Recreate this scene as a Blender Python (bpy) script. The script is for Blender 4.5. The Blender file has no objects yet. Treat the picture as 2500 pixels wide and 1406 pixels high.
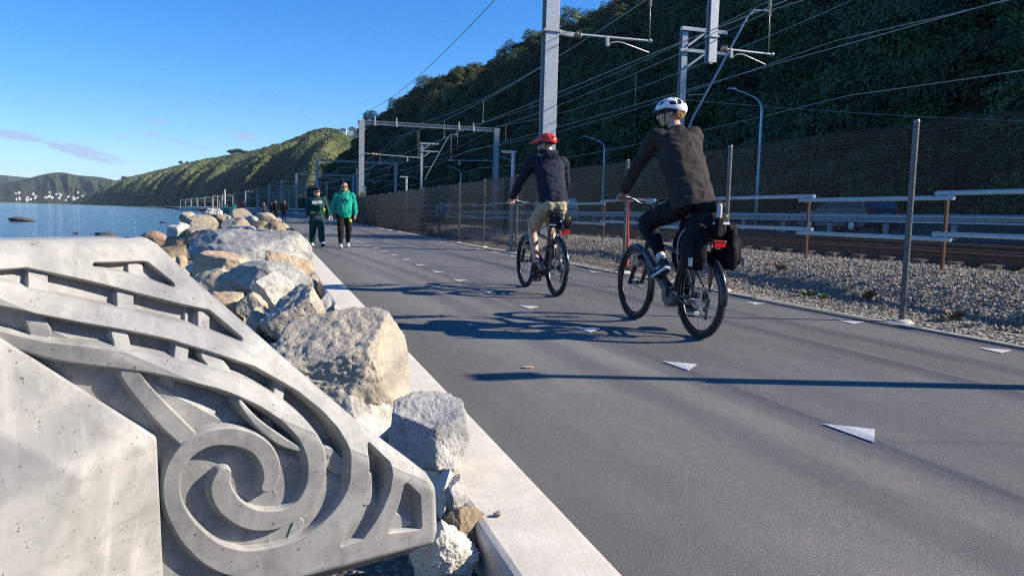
import bpy, bmesh, math, random
import numpy as np
from mathutils import Vector, Matrix, noise, Quaternion
random.seed(7); rng = np.random.default_rng(7)
scene = bpy.context.scene
COL = scene.collection
PI = math.pi
R = math.radians

# ------------------------------------------------------------------ objects
def tag(o, label=None, cat=None, group=None, kind=None):
    if label: o['label'] = label
    if cat: o['category'] = cat
    if group: o['group'] = group
    if kind: o['kind'] = kind
    return o

def empty(name, loc=(0, 0, 0), rz=0.0, label=None, cat=None, group=None, parent=None):
    o = bpy.data.objects.new(name, None); COL.objects.link(o)
    o.location = loc; o.rotation_euler = (0, 0, rz); o.empty_display_size = .2
    if parent: o.parent = parent
    return tag(o, label, cat, group)

def mesh_obj(name, me, m=None, parent=None, smooth=False):
    o = bpy.data.objects.new(name, me); COL.objects.link(o)
    if m is not None:
        me.materials.clear()
        for q in (m if isinstance(m, (list, tuple)) else [m]): me.materials.append(q)
    if parent is not None: o.parent = parent
    if smooth and len(me.polygons): me.polygons.foreach_set('use_smooth', np.ones(len(me.polygons), bool))
    return o

def copy_tree(o, parent=None):
    c = o.copy(); COL.objects.link(c)
    if parent is not None: c.parent = parent
    for ch in list(o.children): copy_tree(ch, c)
    return c

def np_mesh(name, verts, faces):
    """verts (n,3) array, faces (m,k) array of one size"""
    me = bpy.data.meshes.new(name)
    v = np.asarray(verts, np.float32); f = np.asarray(faces, np.int32)
    me.vertices.add(len(v)); me.vertices.foreach_set('co', v.ravel())
    m, k = f.shape
    me.loops.add(m*k); me.loops.foreach_set('vertex_index', f.ravel())
    me.polygons.add(m); me.polygons.foreach_set('loop_start', np.arange(0, m*k, k, dtype=np.int32))
    me.update(calc_edges=True); me.validate()
    return me

class MB:
    """collects shapes and builds them as ONE mesh"""
    def __init__(s): s.v = []; s.f = []; s.mi = []; s.cur = 0
    def _add(s, vs, fs):
        b = len(s.v); s.v += [tuple(p) for p in vs]
        s.f += [tuple(b+i for i in q) for q in fs]; s.mi += [s.cur]*len(fs)
        return s
    def box(s, c, size, rot=None, taper=1.0):
        hx, hy, hz = size[0]/2, size[1]/2, size[2]/2
        vs = [Vector((x*hx*(taper if z > 0 else 1), y*hy*(taper if z > 0 else 1), z*hz)) for z in (-1, 1) for y in (-1, 1) for x in (-1, 1)]
        if rot is not None: vs = [rot @ p for p in vs]
        c = Vector(c)
        return s._add([p+c for p in vs], [(0,2,3,1),(4,5,7,6),(0,1,5,4),(2,6,7,3),(0,4,6,2),(1,3,7,5)])
    def beam(s, a, b, w, h, up=(0,0,1)):
        a, b = Vector(a), Vector(b); d = (b-a); L = d.length; d.normalize()
        u = Vector(up); sd = d.cross(u)
        if sd.length < 1e-4: sd = d.cross(Vector((0,1,0)))
        sd.normalize(); u = sd.cross(d)
        rot = Matrix((sd, d, u)).transposed()
        return s.box((a+b)/2, (w, L, h), rot)
    def ring(s, c, ax, ay, n):
        return [Vector(c)+ax*math.cos(2*PI*i/n)+ay*math.sin(2*PI*i/n) for i in range(n)]
    def loft(s, rings, cap=True, closed=False):
        n = len(rings[0]); vs = [p for r in rings for p in r]; fs = []
        m = len(rings)
        for j in range(m if closed else m-1):
            k = (j+1) % m
            for i in range(n):
                fs.append((j*n+i, j*n+(i+1) % n, k*n+(i+1) % n, k*n+i))
        if cap and not closed:
            fs.append(tuple(range(n-1, -1, -1))); fs.append(tuple((m-1)*n+i for i in range(n)))
        return s._add(vs, fs)
    def tube(s, pts, r, n=8, cap=True, closed=False, squash=None):
        pts = [Vector(p) for p in pts]; m = len(pts)
        rs = r if isinstance(r, (list, tuple)) else [r]*m
        rings = []; prev = None
        for i, p in enumerate(pts):
            a = pts[(i-1) % m] if (i > 0 or closed) else p
            b = pts[(i+1) % m] if (i < m-1 or closed) else p
            t = (b-a)
            if t.length < 1e-9: t = Vector((0,0,1))
            t.normalize()
            if prev is None:
                up = Vector((0,0,1)) if abs(t.z) < .9 else Vector((0,1,0))
                x = t.cross(up).normalized()
            else:
                x = prev - t*prev.dot(t)
                if x.length < 1e-6: x = t.orthogonal()
                x.normalize()
            prev = x; y = t.cross(x)
            q = squash[i] if squash else 1.0
            rings.append(s.ring(p, x*rs[i], y*rs[i]*q, n))
        return s.loft(rings, cap, closed)
    def cyl(s, a, b, r, n=12, r2=None):
        return s.tube([a, b], [r, r if r2 is None else r2], n)
    def lathe(s, prof, c=(0,0,0), n=24, axis='z', cap=False):
        rings = []
        for r, h in prof:
            if axis == 'z': ring = [Vector((r*math.cos(2*PI*i/n), r*math.sin(2*PI*i/n), h)) for i in range(n)]
            elif axis == 'x': ring = [Vector((h, r*math.cos(2*PI*i/n), r*math.sin(2*PI*i/n))) for i in range(n)]
            else: ring = [Vector((r*math.sin(2*PI*i/n), h, r*math.cos(2*PI*i/n))) for i in range(n)]
            rings.append([p+Vector(c) for p in ring])
        return s.loft(rings, cap)
    def sphere(s, c, r, nu=16, nv=10, rot=None):
        r = (r, r, r) if not isinstance(r, (tuple, list)) else r
        rings = []
        for j in range(nv+1):
            th = PI*j/nv; z = -math.cos(th); q = max(math.sin(th), 1e-3)
            ring = [Vector((r[0]*q*math.cos(2*PI*i/nu), r[1]*q*math.sin(2*PI*i/nu), r[2]*z)) for i in range(nu)]
            if rot is not None: ring = [rot @ p for p in ring]
            rings.append([p+Vector(c) for p in ring])
        return s.loft(rings, True)
    def prism(s, poly, d0, d1, frame=None):
        """poly: 2D points; extruded along third axis d0..d1; frame = (origin, u, v, w)"""
        o, u, v, w = frame or (Vector((0,0,0)), Vector((1,0,0)), Vector((0,1,0)), Vector((0,0,1)))
        a = [o+u*p[0]+v*p[1]+w*d0 for p in poly]; b = [o+u*p[0]+v*p[1]+w*d1 for p in poly]
        n = len(poly)
        fs = [tuple(range(n-1, -1, -1)), tuple(range(n, 2*n))]
        fs += [(i, (i+1) % n, n+(i+1) % n, n+i) for i in range(n)]
        return s._add(a+b, fs)
    def build(s, name, m=None, parent=None, smooth=False, bevel=0, seg=2, subsurf=0, fix=True, angle=None):
        me = bpy.data.meshes.new(name); me.from_pydata(s.v, [], s.f)
        if any(s.mi): me.polygons.foreach_set('material_index', np.array(s.mi, np.int32))
        if fix:
            bm = bmesh.new(); bm.from_mesh(me); bmesh.ops.recalc_face_normals(bm, faces=bm.faces); bm.to_mesh(me); bm.free()
        o = mesh_obj(name, me, m, parent, smooth)
        if smooth and angle:
            try: me.set_sharp_from_angle(angle=R(angle))
            except Exception: pass
        if bevel:
            b = o.modifiers.new('bevel', 'BEVEL'); b.width = bevel; b.segments = seg; b.limit_method = 'ANGLE'; b.angle_limit = R(35)
        if subsurf:
            q = o.modifiers.new('sub', 'SUBSURF'); q.levels = subsurf; q.render_levels = subsurf
        return o

def catmull(pts, n=6, closed=False):
    P = [np.array(p, float) for p in pts]; out = []
    m = len(P)
    for i in range(m if closed else m-1):
        if closed: p0, p1, p2, p3 = P[i-1], P[i], P[(i+1) % m], P[(i+2) % m]
        else: p0, p1, p2, p3 = P[max(i-1,0)], P[i], P[i+1], P[min(i+2,m-1)]
        for k in range(n):
            t = k/n
            out.append(.5*((2*p1)+(p2-p0)*t+(2*p0-5*p1+4*p2-p3)*t*t+(3*p1-p0-3*p2+p3)*t**3))
    if not closed: out.append(P[-1])
    return [tuple(p) for p in out]

# ------------------------------------------------------------------ materials
def hexc(c):
    return (c[0], c[1], c[2], 1.0)
class NT:
    def __init__(s, name):
        s.m = bpy.data.materials.new(name); s.m.use_nodes = True
        s.t = s.m.node_tree; s.n = s.t.nodes; s.l = s.t.links
        s.bsdf = s.n['Principled BSDF']; s.out = s.n['Material Output']
        s.tc = s.n.new('ShaderNodeTexCoord')
    def link(s, a, b): s.l.new(a, b)
    def coord(s, kind='Object', scale=(1,1,1), rot=(0,0,0)):
        mp = s.n.new('ShaderNodeMapping'); mp.inputs['Scale'].default_value = scale; mp.inputs['Rotation'].default_value = rot
        s.link(s.tc.outputs[kind], mp.inputs['Vector']); return mp.outputs['Vector']
    def noise(s, vec, scale, detail=4, rough=.55, dist=0):
        t = s.n.new('ShaderNodeTexNoise'); t.inputs['Scale'].default_value = scale; t.inputs['Detail'].default_value = detail
        t.inputs['Roughness'].default_value = rough; t.inputs['Distortion'].default_value = dist
        s.link(vec, t.inputs['Vector']); return t.outputs['Fac']
    def voro(s, vec, scale, feature='F1', out='Distance', rand=1.0):
        t = s.n.new('ShaderNodeTexVoronoi'); t.feature = feature; t.inputs['Scale'].default_value = scale
        t.inputs['Randomness'].default_value = rand
        s.link(vec, t.inputs['Vector']); return t.outputs[out]
    def ramp(s, fac, stops, interp='LINEAR'):
        t = s.n.new('ShaderNodeValToRGB'); e = t.color_ramp.elements; t.color_ramp.interpolation = interp
        while len(e) < len(stops): e.new(.5)
        for i, (p, c) in enumerate(stops):
            e[i].position = p; e[i].color = hexc(c) if len(c) == 3 else c
        s.link(fac, t.inputs['Fac']); return t.outputs['Color']
    def mix(s, fac, a, b, mode='MIX'):
        t = s.n.new('ShaderNodeMix'); t.data_type = 'RGBA'; t.blend_type = mode
        for sock, val in ((t.inputs[0], fac), (t.inputs[6], a), (t.inputs[7], b)):
            if hasattr(val, 'is_output'): s.link(val, sock)
            elif isinstance(val, (int, float)): sock.default_value = val
            else: sock.default_value = hexc(val)
        return t.outputs[2]
    def math(s, op, a, b=0.0, clamp=False):
        t = s.n.new('ShaderNodeMath'); t.operation = op; t.use_clamp = clamp
        for sock, val in ((t.inputs[0], a), (t.inputs[1], b)):
            if hasattr(val, 'is_output'): s.link(val, sock)
            else: sock.default_value = val
        return t.outputs[0]
    def color(s, c):
        if hasattr(c, 'is_output'): s.link(c, s.bsdf.inputs['Base Color'])
        else: s.bsdf.inputs['Base Color'].default_value = hexc(c)
    def set(s, **k):
        for a, v in k.items():
            sock = s.bsdf.inputs[a.replace('_', ' ')]
            if hasattr(v, 'is_output'): s.link(v, sock)
            else: sock.default_value = v
    def bump(s, h, strength=.5, dist=.01, normal=None):
        b = s.n.new('ShaderNodeBump'); b.inputs['Strength'].default_value = strength; b.inputs['Distance'].default_value = dist
        s.link(h, b.inputs['Height'])
        if normal is not None: s.link(normal, b.inputs['Normal'])
        s.link(b.outputs['Normal'], s.bsdf.inputs['Normal']); return b.outputs['Normal']

def pmat(name, c, rough=.6, metal=0.0, var=.12, scale=8.0, bump=0.0, bscale=60.0, bdist=.004, **kw):
    t = NT(name); v = t.coord()
    n = t.noise(v, scale, 5, .6)
    lo = tuple(x*(1-var) for x in c); hi = tuple(min(1, x*(1+var)) for x in c)
    t.color(t.ramp(n, [(.3, lo), (.7, hi)]))
    t.set(Roughness=rough, Metallic=metal, **kw)
    if bump: t.bump(t.noise(v, bscale, 4, .6), bump, bdist)
    return t.m

def fabric(name, c, var=.18, weave=900, rough=.9, wr=.35):
    t = NT(name); v = t.coord()
    n = t.noise(v, 6, 5, .6)
    t.color(t.ramp(n, [(.25, tuple(x*(1-var) for x in c)), (.75, tuple(x*(1+var) for x in c))]))
    t.set(Roughness=rough, Specular_IOR_Level=.18)
    w = t.noise(v, weave, 2, .5)
    f = t.noise(t.coord(scale=(1, 1, .55)), 13, 5, .6, 1.6)
    h = t.math('ADD', t.math('MULTIPLY', w, .12), t.math('MULTIPLY', f, 1.0))
    t.bump(h, wr, .03)
    return t.m

M = {}
M['galv'] = pmat('galvanised_steel', (.42, .44, .46), .5, .55, .18, 14, .08, 90)
M['galv_dull'] = pmat('dull_galvanised_steel', (.34, .355, .37), .62, .25, .2, 5, .05, 60)
M['black'] = pmat('black_rubber', (.022, .022, .024), .75, 0, .2, 20, .15, 150)
M['blackmetal'] = pmat('black_paint', (.02, .02, .023), .38, 0, .15, 10)
M['blackgloss'] = pmat('black_plastic', (.018, .018, .02), .22, 0, .1, 10)
M['greygloss'] = pmat('dark_grey_plastic', (.07, .075, .085), .35, 0, .15, 10)
M['steel'] = pmat('bright_steel', (.55, .56, .58), .3, .9, .1, 20)
M['rim'] = pmat('rim_black', (.03, .032, .036), .4, .2, .1, 20)
M['reflect'] = pmat('reflective_white', (.75, .78, .82), .35, 0, .05, 20)
M['redlens'] = pmat('red_lens', (.55, .015, .012), .2, 0, .1, 10)
M['red'] = pmat('red_plastic', (.62, .045, .025), .5, 0, .12, 6)
M['skin'] = pmat('skin_light', (.56, .32, .235), .5, 0, .1, 25, .08, 200, .002, Subsurface_Weight=.08)
M['skin2'] = pmat('skin_tan', (.42, .23, .15), .5, 0, .1, 25, .08, 200, .002, Subsurface_Weight=.06)
M['white'] = pmat('white_paint', (.78, .78, .77), .45, 0, .05, 8)
M['insul'] = pmat('insulator_porcelain', (.38, .30, .20), .35, 0, .15, 15)
M['rust'] = pmat('rusty_iron', (.17, .075, .035), .85, .1, .4, 9, .3, 60)
M['wire'] = pmat('wire_metal', (.40, .39, .37), .45, .4, .15, 3)

# ------------------------------------------------------------------ camera, light, sky
YAW, PITCH, ROLL, CAMH, FPX = R(17.4), R(5.4), R(1.5), 1.0, 1880/2500
def make_camera():
    cd = bpy.data.cameras.new('camera'); co = bpy.data.objects.new('camera', cd); COL.objects.link(co)
    cd.sensor_fit = 'HORIZONTAL'; cd.sensor_width = 36.0; cd.lens = 36.0*FPX
    cd.clip_start = .05; cd.clip_end = 30000
    f = Vector((math.sin(YAW)*math.cos(PITCH), math.cos(YAW)*math.cos(PITCH), -math.sin(PITCH)))
    r = Vector((math.cos(YAW), -math.sin(YAW), 0)); u = r.cross(f)
    c, s = math.cos(ROLL), math.sin(ROLL)
    rr = c*r + s*u; uu = -s*r + c*u
    co.matrix_world = Matrix(((rr.x, uu.x, -f.x, 0), (rr.y, uu.y, -f.y, 0), (rr.z, uu.z, -f.z, CAMH), (0, 0, 0, 1)))
    scene.camera = co
    return co
CAM = make_camera()

SUN_EL = R(28.2); SUN_H = Vector((.960, -.279, 0)).normalized()
SUN_DIR = Vector((SUN_H.x*math.cos(SUN_EL), SUN_H.y*math.cos(SUN_EL), math.sin(SUN_EL)))
ld = bpy.data.lights.new('sun', 'SUN'); ld.energy = 5.0; ld.angle = R(.53); ld.color = (1.0, .91, .77)
lo = bpy.data.objects.new('sun', ld); COL.objects.link(lo)
lo.rotation_euler = (-SUN_DIR).to_track_quat('-Z', 'Y').to_euler(); lo.location = (40, -20, 40)

w = bpy.data.worlds.new('World'); scene.world = w; w.use_nodes = True
wt = w.node_tree; bg = wt.nodes['Background']
sky = wt.nodes.new('ShaderNodeTexSky'); sky.sky_type = 'NISHITA'; sky.sun_disc = False
sky.sun_elevation = SUN_EL; sky.sun_rotation = math.atan2(SUN_H.x, SUN_H.y)
sky.altitude = 0; sky.air_density = 1.0; sky.dust_density = 0.0; sky.ozone_density = 4.0
hsv = wt.nodes.new('ShaderNodeHueSaturation'); hsv.inputs['Saturation'].default_value = 1.32
wt.links.new(sky.outputs['Color'], hsv.inputs['Color'])

# thin mauve clouds low over the bay: noise on the sky direction, bounded in azimuth and height
def wn(t, **k):
    n = wt.nodes.new(t)
    for a, v in k.items(): setattr(n, a, v)
    return n
def wmath(op, a, b=0.0, c=None, clamp=False):
    n = wn('ShaderNodeMath', operation=op, use_clamp=clamp)
    for i, v in enumerate((a, b) if c is None else (a, b, c)):
        if hasattr(v, 'is_output'): wt.links.new(v, n.inputs[i])
        else: n.inputs[i].default_value = v
    return n.outputs[0]
tcw = wn('ShaderNodeTexCoord'); sep = wn('ShaderNodeSeparateXYZ'); wt.links.new(tcw.outputs['Generated'], sep.inputs[0])
az = wmath('ARCTAN2', sep.outputs[0], sep.outputs[1])          # azimuth from +Y
el = wmath('ARCSINE', sep.outputs[2])
comb = wn('ShaderNodeCombineXYZ')
wt.links.new(wmath('MULTIPLY', wmath('SUBTRACT', az, wmath('MULTIPLY', el, -.9)), 26.0), comb.inputs[0])
wt.links.new(wmath('MULTIPLY', el, 95.0), comb.inputs[1]); comb.inputs[2].default_value = 3.7
cn = wn('ShaderNodeTexNoise'); cn.inputs['Scale'].default_value = 1.0; cn.inputs['Detail'].default_value = 7; cn.inputs['Roughness'].default_value = .62
wt.links.new(comb.outputs[0], cn.inputs['Vector'])
CLOUDS = []   # (az, el, half width, half height, weight, tilt) in degrees
for a0, e0, wa, we, wgt, tl in [(-11.5, 3.3, 3.0, .55, 1.0, -.24), (-15.2, 4.1, 2.0, .4, .8, -.1), (-6.4, 4.45, 2.6, .4, .55, -.2), (-1.8, 4.9, 1.0, .35, .7, -.2), (.4, 4.1, 2.0, .22, .4, -.1), (-7.2, 5.5, 1.0, .3, .4, 0.), (-9.4, 4.5, 1.0, .3, .45, 0.)]:
    da = wmath('DIVIDE', wmath('SUBTRACT', az, R(a0)), R(wa))
    de = wmath('DIVIDE', wmath('SUBTRACT', wmath('SUBTRACT', el, R(e0)), wmath('MULTIPLY', wmath('SUBTRACT', az, R(a0)), tl)), R(we))
    r2 = wmath('ADD', wmath('MULTIPLY', da, da), wmath('MULTIPLY', de, de))
    CLOUDS.append(wmath('MULTIPLY', wmath('SUBTRACT', 1.0, r2, clamp=True), wgt))
acc = CLOUDS[0]
for q in CLOUDS[1:]: acc = wmath('MAXIMUM', acc, q)
cm = wmath('MULTIPLY', wmath('ADD', wmath('MULTIPLY', acc, .55), wmath('SUBTRACT', wmath('MULTIPLY', cn.outputs['Fac'], 2.4), 1.18)), 2.4, clamp=True)
cm = wmath('MULTIPLY', wmath('MULTIPLY', cm, wmath('MULTIPLY', acc, 2.0, clamp=True)), .75)
tint = wn('ShaderNodeValToRGB'); te = tint.color_ramp.elements
te[0].position = 0.0; te[0].color = (.80, .93, 1.22, 1); te[1].position = .45; te[1].color = (.84, 1.02, 1.30, 1)
e_ = te.new(.16); e_.color = (.78, .98, 1.26, 1)
wt.links.new(sep.outputs[2], tint.inputs['Fac'])
tm = wn('ShaderNodeMix', data_type='RGBA', blend_type='MULTIPLY'); tm.inputs[0].default_value = 1.0
wt.links.new(hsv.outputs['Color'], tm.inputs[6]); wt.links.new(tint.outputs['Color'], tm.inputs[7])
mixc = wn('ShaderNodeMix', data_type='RGBA'); wt.links.new(cm, mixc.inputs[0]); wt.links.new(tm.outputs[2], mixc.inputs[6])
mixc.inputs[7].default_value = (3.1, 3.65, 5.3, 1)
wt.links.new(mixc.outputs[2], bg.inputs['Color']); bg.inputs['Strength'].default_value = .078

vs = scene.view_settings; vs.view_transform = 'Standard'
try: vs.look = 'None'
except Exception: pass
vs.exposure = 0.98; vs.gamma = 1.0
cy = scene.cycles
cy.max_bounces = 6; cy.diffuse_bounces = 3; cy.glossy_bounces = 3; cy.transmission_bounces = 3; cy.transparent_max_bounces = 12
cy.caustics_reflective = False; cy.caustics_refractive = False; cy.sample_clamp_indirect = 6.0
cy.use_denoising = False
scene.cycles.pixel_filter_type = 'BLACKMAN_HARRIS'; scene.cycles.filter_width = 1.25
cy.use_adaptive_sampling = True; cy.adaptive_threshold = .008
scene.render.film_transparent = False
SC = {'N': [0.3969, 1.8889, 0.15], 'hd': 25, 'crease': ((-0.6957, 0.5557), (0.497, 0.8677)), 'A': 0.6494, 'B': 0.3057, 'outline': [(-1.0317, 0.7581), (-0.9146, 0.7637), (-0.776, 0.7651), (-0.6446, 0.7667), (-0.6287, 0.7573), (-0.5694, 0.6915), (-0.4397, 0.5631), (-0.3161, 0.4393), (-0.2006, 0.3266), (-0.0704, 0.2163), (-0.0225, 0.1743), (-0.0011, 0.1362), (0.0283, 0.0094), (0.0275, -0.0176), (-0.1824, -0.0222), (-0.3161, -0.0255), (-0.4484, -0.0349), (-0.7007, -0.0464), (-1.0442, -0.0528)], 'openings': [[(-0.7547, 0.7333), (-0.6623, 0.7324), (-0.6531, 0.7304), (-0.6077, 0.6882), (-0.6533, 0.7047), (-0.7048, 0.7225)], [(-0.9905, 0.7281), (-0.919, 0.7289), (-0.8783, 0.7303), (-0.8346, 0.7174), (-0.725, 0.6845), (-0.6166, 0.6494), (-0.5387, 0.6269), (-0.4745, 0.5657), (-0.5303, 0.5906), (-0.5984, 0.6175), (-0.6878, 0.6458), (-0.7426, 0.6627), (-0.8397, 0.6928), (-0.8781, 0.7025), (-0.8932, 0.7117), (-0.9201, 0.7202), (-0.9908, 0.7229)], [(-0.991, 0.6848), (-0.924, 0.6661), (-0.8326, 0.6398), (-0.7269, 0.6088), (-0.633, 0.5778), (-0.5849, 0.5582), (-0.5129, 0.5282), (-0.4571, 0.5042), (-0.4032, 0.4672), (-0.3577, 0.4355), (-0.3063, 0.3864), (-0.2719, 0.3413), (-0.255, 0.303), (-0.2413, 0.251), (-0.2183, 0.1796), (-0.2507, 0.0867), (-0.3248, 0.0433), (-0.4177, 0.0235), (-0.4894, 0.0161), (-0.5402, -0.0015), (-0.7023, -0.015), (-0.9944, 0.0223)], [(-0.1844, 0.291), (-0.1353, 0.2363), (-0.13, 0.2069), (-0.1299, 0.1619), (-0.1386, 0.1228), (-0.154, 0.085), (-0.1776, 0.0443), (-0.2251, 0.0375), (-0.2167, 0.0652), (-0.1909, 0.1024), (-0.1789, 0.1539), (-0.179, 0.2137), (-0.1891, 0.2634)], [(-0.0807, 0.1704), (-0.0408, 0.1313), (-0.0197, 0.0365), (-0.1012, 0.0448), (-0.0891, 0.0913), (-0.0835, 0.1296)]], 'arms': [[(-0.2053, 0.3188, 0.0296), (-0.2185, 0.2866, 0.029), (-0.2142, 0.2462, 0.0296), (-0.2115, 0.2023, 0.03), (-0.2224, 0.1517, 0.0325), (-0.2545, 0.0988, 0.0359), (-0.3023, 0.06, 0.0377), (-0.3584, 0.0408, 0.0402), (-0.4193, 0.0381, 0.0412), (-0.475, 0.0507, 0.0389), (-0.5308, 0.0884, 0.0325), (-0.5772, 0.1428, 0.0274), (-0.608, 0.1975, 0.0247), (-0.6241, 0.2454, 0.0232), (-0.628, 0.2897, 0.0228), (-0.6197, 0.3255, 0.0226), (-0.5985, 0.3544, 0.0236), (-0.5634, 0.3711, 0.0248), (-0.5234, 0.3697, 0.0262), (-0.4834, 0.354, 0.0259), (-0.4505, 0.3275, 0.0247), (-0.4289, 0.2902, 0.0243), (-0.4223, 0.2559, 0.0227), (-0.4263, 0.2354, 0.0218)], [(-0.958, 0.6368, 0.0155), (-0.9118, 0.6131, 0.0174), (-0.8508, 0.588, 0.0196), (-0.793, 0.5731, 0.0226), (-0.7321, 0.5581, 0.0235), (-0.6749, 0.5422, 0.022), (-0.6192, 0.5225, 0.0211), (-0.5597, 0.5006, 0.0213), (-0.5069, 0.4768, 0.0221), (-0.4537, 0.444, 0.023), (-0.4004, 0.4019, 0.0238), (-0.3601, 0.3579, 0.0246), (-0.33, 0.3058, 0.0264), (-0.3171, 0.2519, 0.027), (-0.3195, 0.2051, 0.0284), (-0.3385, 0.1664, 0.0285), (-0.3756, 0.1447, 0.0292), (-0.4171, 0.1445, 0.0307), (-0.4593, 0.1603, 0.0299), (-0.4955, 0.1907, 0.0281), (-0.5193, 0.2258, 0.0275), (-0.5288, 0.2563, 0.0261), (-0.5265, 0.2773, 0.0223), (-0.5236, 0.2816, 0.0204)]], 'struts': [([(-0.6734, 0.7241, 0.0198), (-0.6753, 0.7107, 0.0197)], 0.6), ([(-0.8564, 0.7235, 0.0201), (-0.8602, 0.6971, 0.0198)], 0.62), ([(-0.7057, 0.6717, 0.0212), (-0.7089, 0.6515, 0.021)], 0.62), ([(-0.5754, 0.6353, 0.0079), (-0.5817, 0.6093, 0.0078)], 0.4), ([(-0.5427, 0.6231, 0.0188), (-0.5492, 0.5977, 0.0186)], 0.6), ([(-0.8738, 0.654, 0.0196), (-0.8615, 0.6194, 0.0199)], 0.6), ([(-0.7288, 0.6068, 0.0196), (-0.7255, 0.5752, 0.0194)], 0.6), ([(-0.6068, 0.5666, 0.0191), (-0.6167, 0.5404, 0.0188)], 0.6), ([(-0.5528, 0.5459, 0.0208), (-0.5273, 0.5048, 0.021)], 0.6), ([(-0.5032, 0.4425, 0.008), (-0.4662, 0.3936, 0.0129), (-0.4078, 0.3403, 0.0135), (-0.3587, 0.3105, 0.008)], 0.72), ([(-0.7181, 0.5304, 0.0208), (-0.6971, 0.4963, 0.0213), (-0.6534, 0.4374, 0.0223), (-0.6052, 0.3802, 0.0224)], 0.8), ([(-0.6396, 0.5072, 0.0203), (-0.6535, 0.4392, 0.0198), (-0.671, 0.3885, 0.0182), (-0.6675, 0.3338, 0.0152)], 0.35), ([(-0.8128, 0.547, 0.0189), (-0.7657, 0.4749, 0.0191)], 0.35), ([(-0.3817, 0.4627, 0.0177), (-0.4024, 0.4237, 0.0172)], 0.45), ([(-0.2904, 0.2827, 0.024), (-0.2469, 0.2413, 0.0237)], 0.5), ([(-0.5626, 0.3241, 0.0189), (-0.5652, 0.2874, 0.0172), (-0.5673, 0.2347, 0.0175), (-0.5678, 0.1905, 0.0187), (-0.5471, 0.1407, 0.0173)], 0.45), ([(-0.4345, 0.3717, 0.0208), (-0.4047, 0.2981, 0.0196), (-0.3821, 0.2226, 0.0163), (-0.3645, 0.1931, 0.0145)], 0.3), ([(-0.3367, 0.1144, 0.0182), (-0.345, 0.0804, 0.0184)], 0.55), ([(-0.4018, 0.2111, 0.0091), (-0.3868, 0.1767, 0.0072)], 0.5), ([(-0.5811, 0.1085, 0.0162), (-0.5944, 0.0454, 0.0164)], 0.4), ([(-0.6331, 0.0766, 0.0159), (-0.575, 0.0086, 0.0168)], 0.5), ([(-0.1808, 0.2053, 0.018), (-0.1668, 0.1379, 0.0185)], 0.55), ([(-0.0974, 0.0486, 0.0171), (-0.0933, 0.0899, 0.0073)], 0.4)], 'butt': {'A': (-0.427, 1.5268, 0.7472), 'P1': (-0.2197, 1.6444, 0.5398), 'P1b': (-0.2236, 1.7337, 0.2089), 'P2': (-0.3373, 1.54, 0.502), 'Q': (-0.4428, 1.4806, 0.6095), 'B2': (-0.3811, 1.5323, 0.377), 'B3': (-0.4008, 1.5269, 0.3276), 'Q2': (-0.5798, 1.4028, 0.7459)}}
# ------------------------------------------------------------------ course of the path, railway and shore
def bend(y):
    """how far the whole corridor has swung to the left at distance y"""
    if y < 70: return 0.0
    if y < 420: return -26*((y-70)/350)**2
    return -26-.15*(y-420)
def lin(x, xs, ys): return float(np.interp(x, xs, ys))

def strip_mesh(name, x0, x1, ys, z0, z1=None, m=None, nx=1, zf=None, kind='structure'):
    vs_ = []; xs = np.linspace(0, 1, nx+1)
    z1 = z0 if z1 is None else z1
    for y in ys:
        b = bend(y)
        for q in xs:
            a0 = x0(y) if callable(x0) else x0; a1 = x1(y) if callable(x1) else x1
            x = a0+(a1-a0)*q; z = z0+(z1-z0)*q
            if zf: z = zf(x, y, z)
            vs_.append((x+b, y, z))
    n = nx+1; idx = np.arange(len(ys)*n).reshape(len(ys), n)
    f = np.stack([idx[:-1, :-1].ravel(), idx[:-1, 1:].ravel(), idx[1:, 1:].ravel(), idx[1:, :-1].ravel()], 1)
    o = mesh_obj(name, np_mesh(name, vs_, f), m, None, True)
    return tag(o, kind=kind) if kind else o

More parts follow.
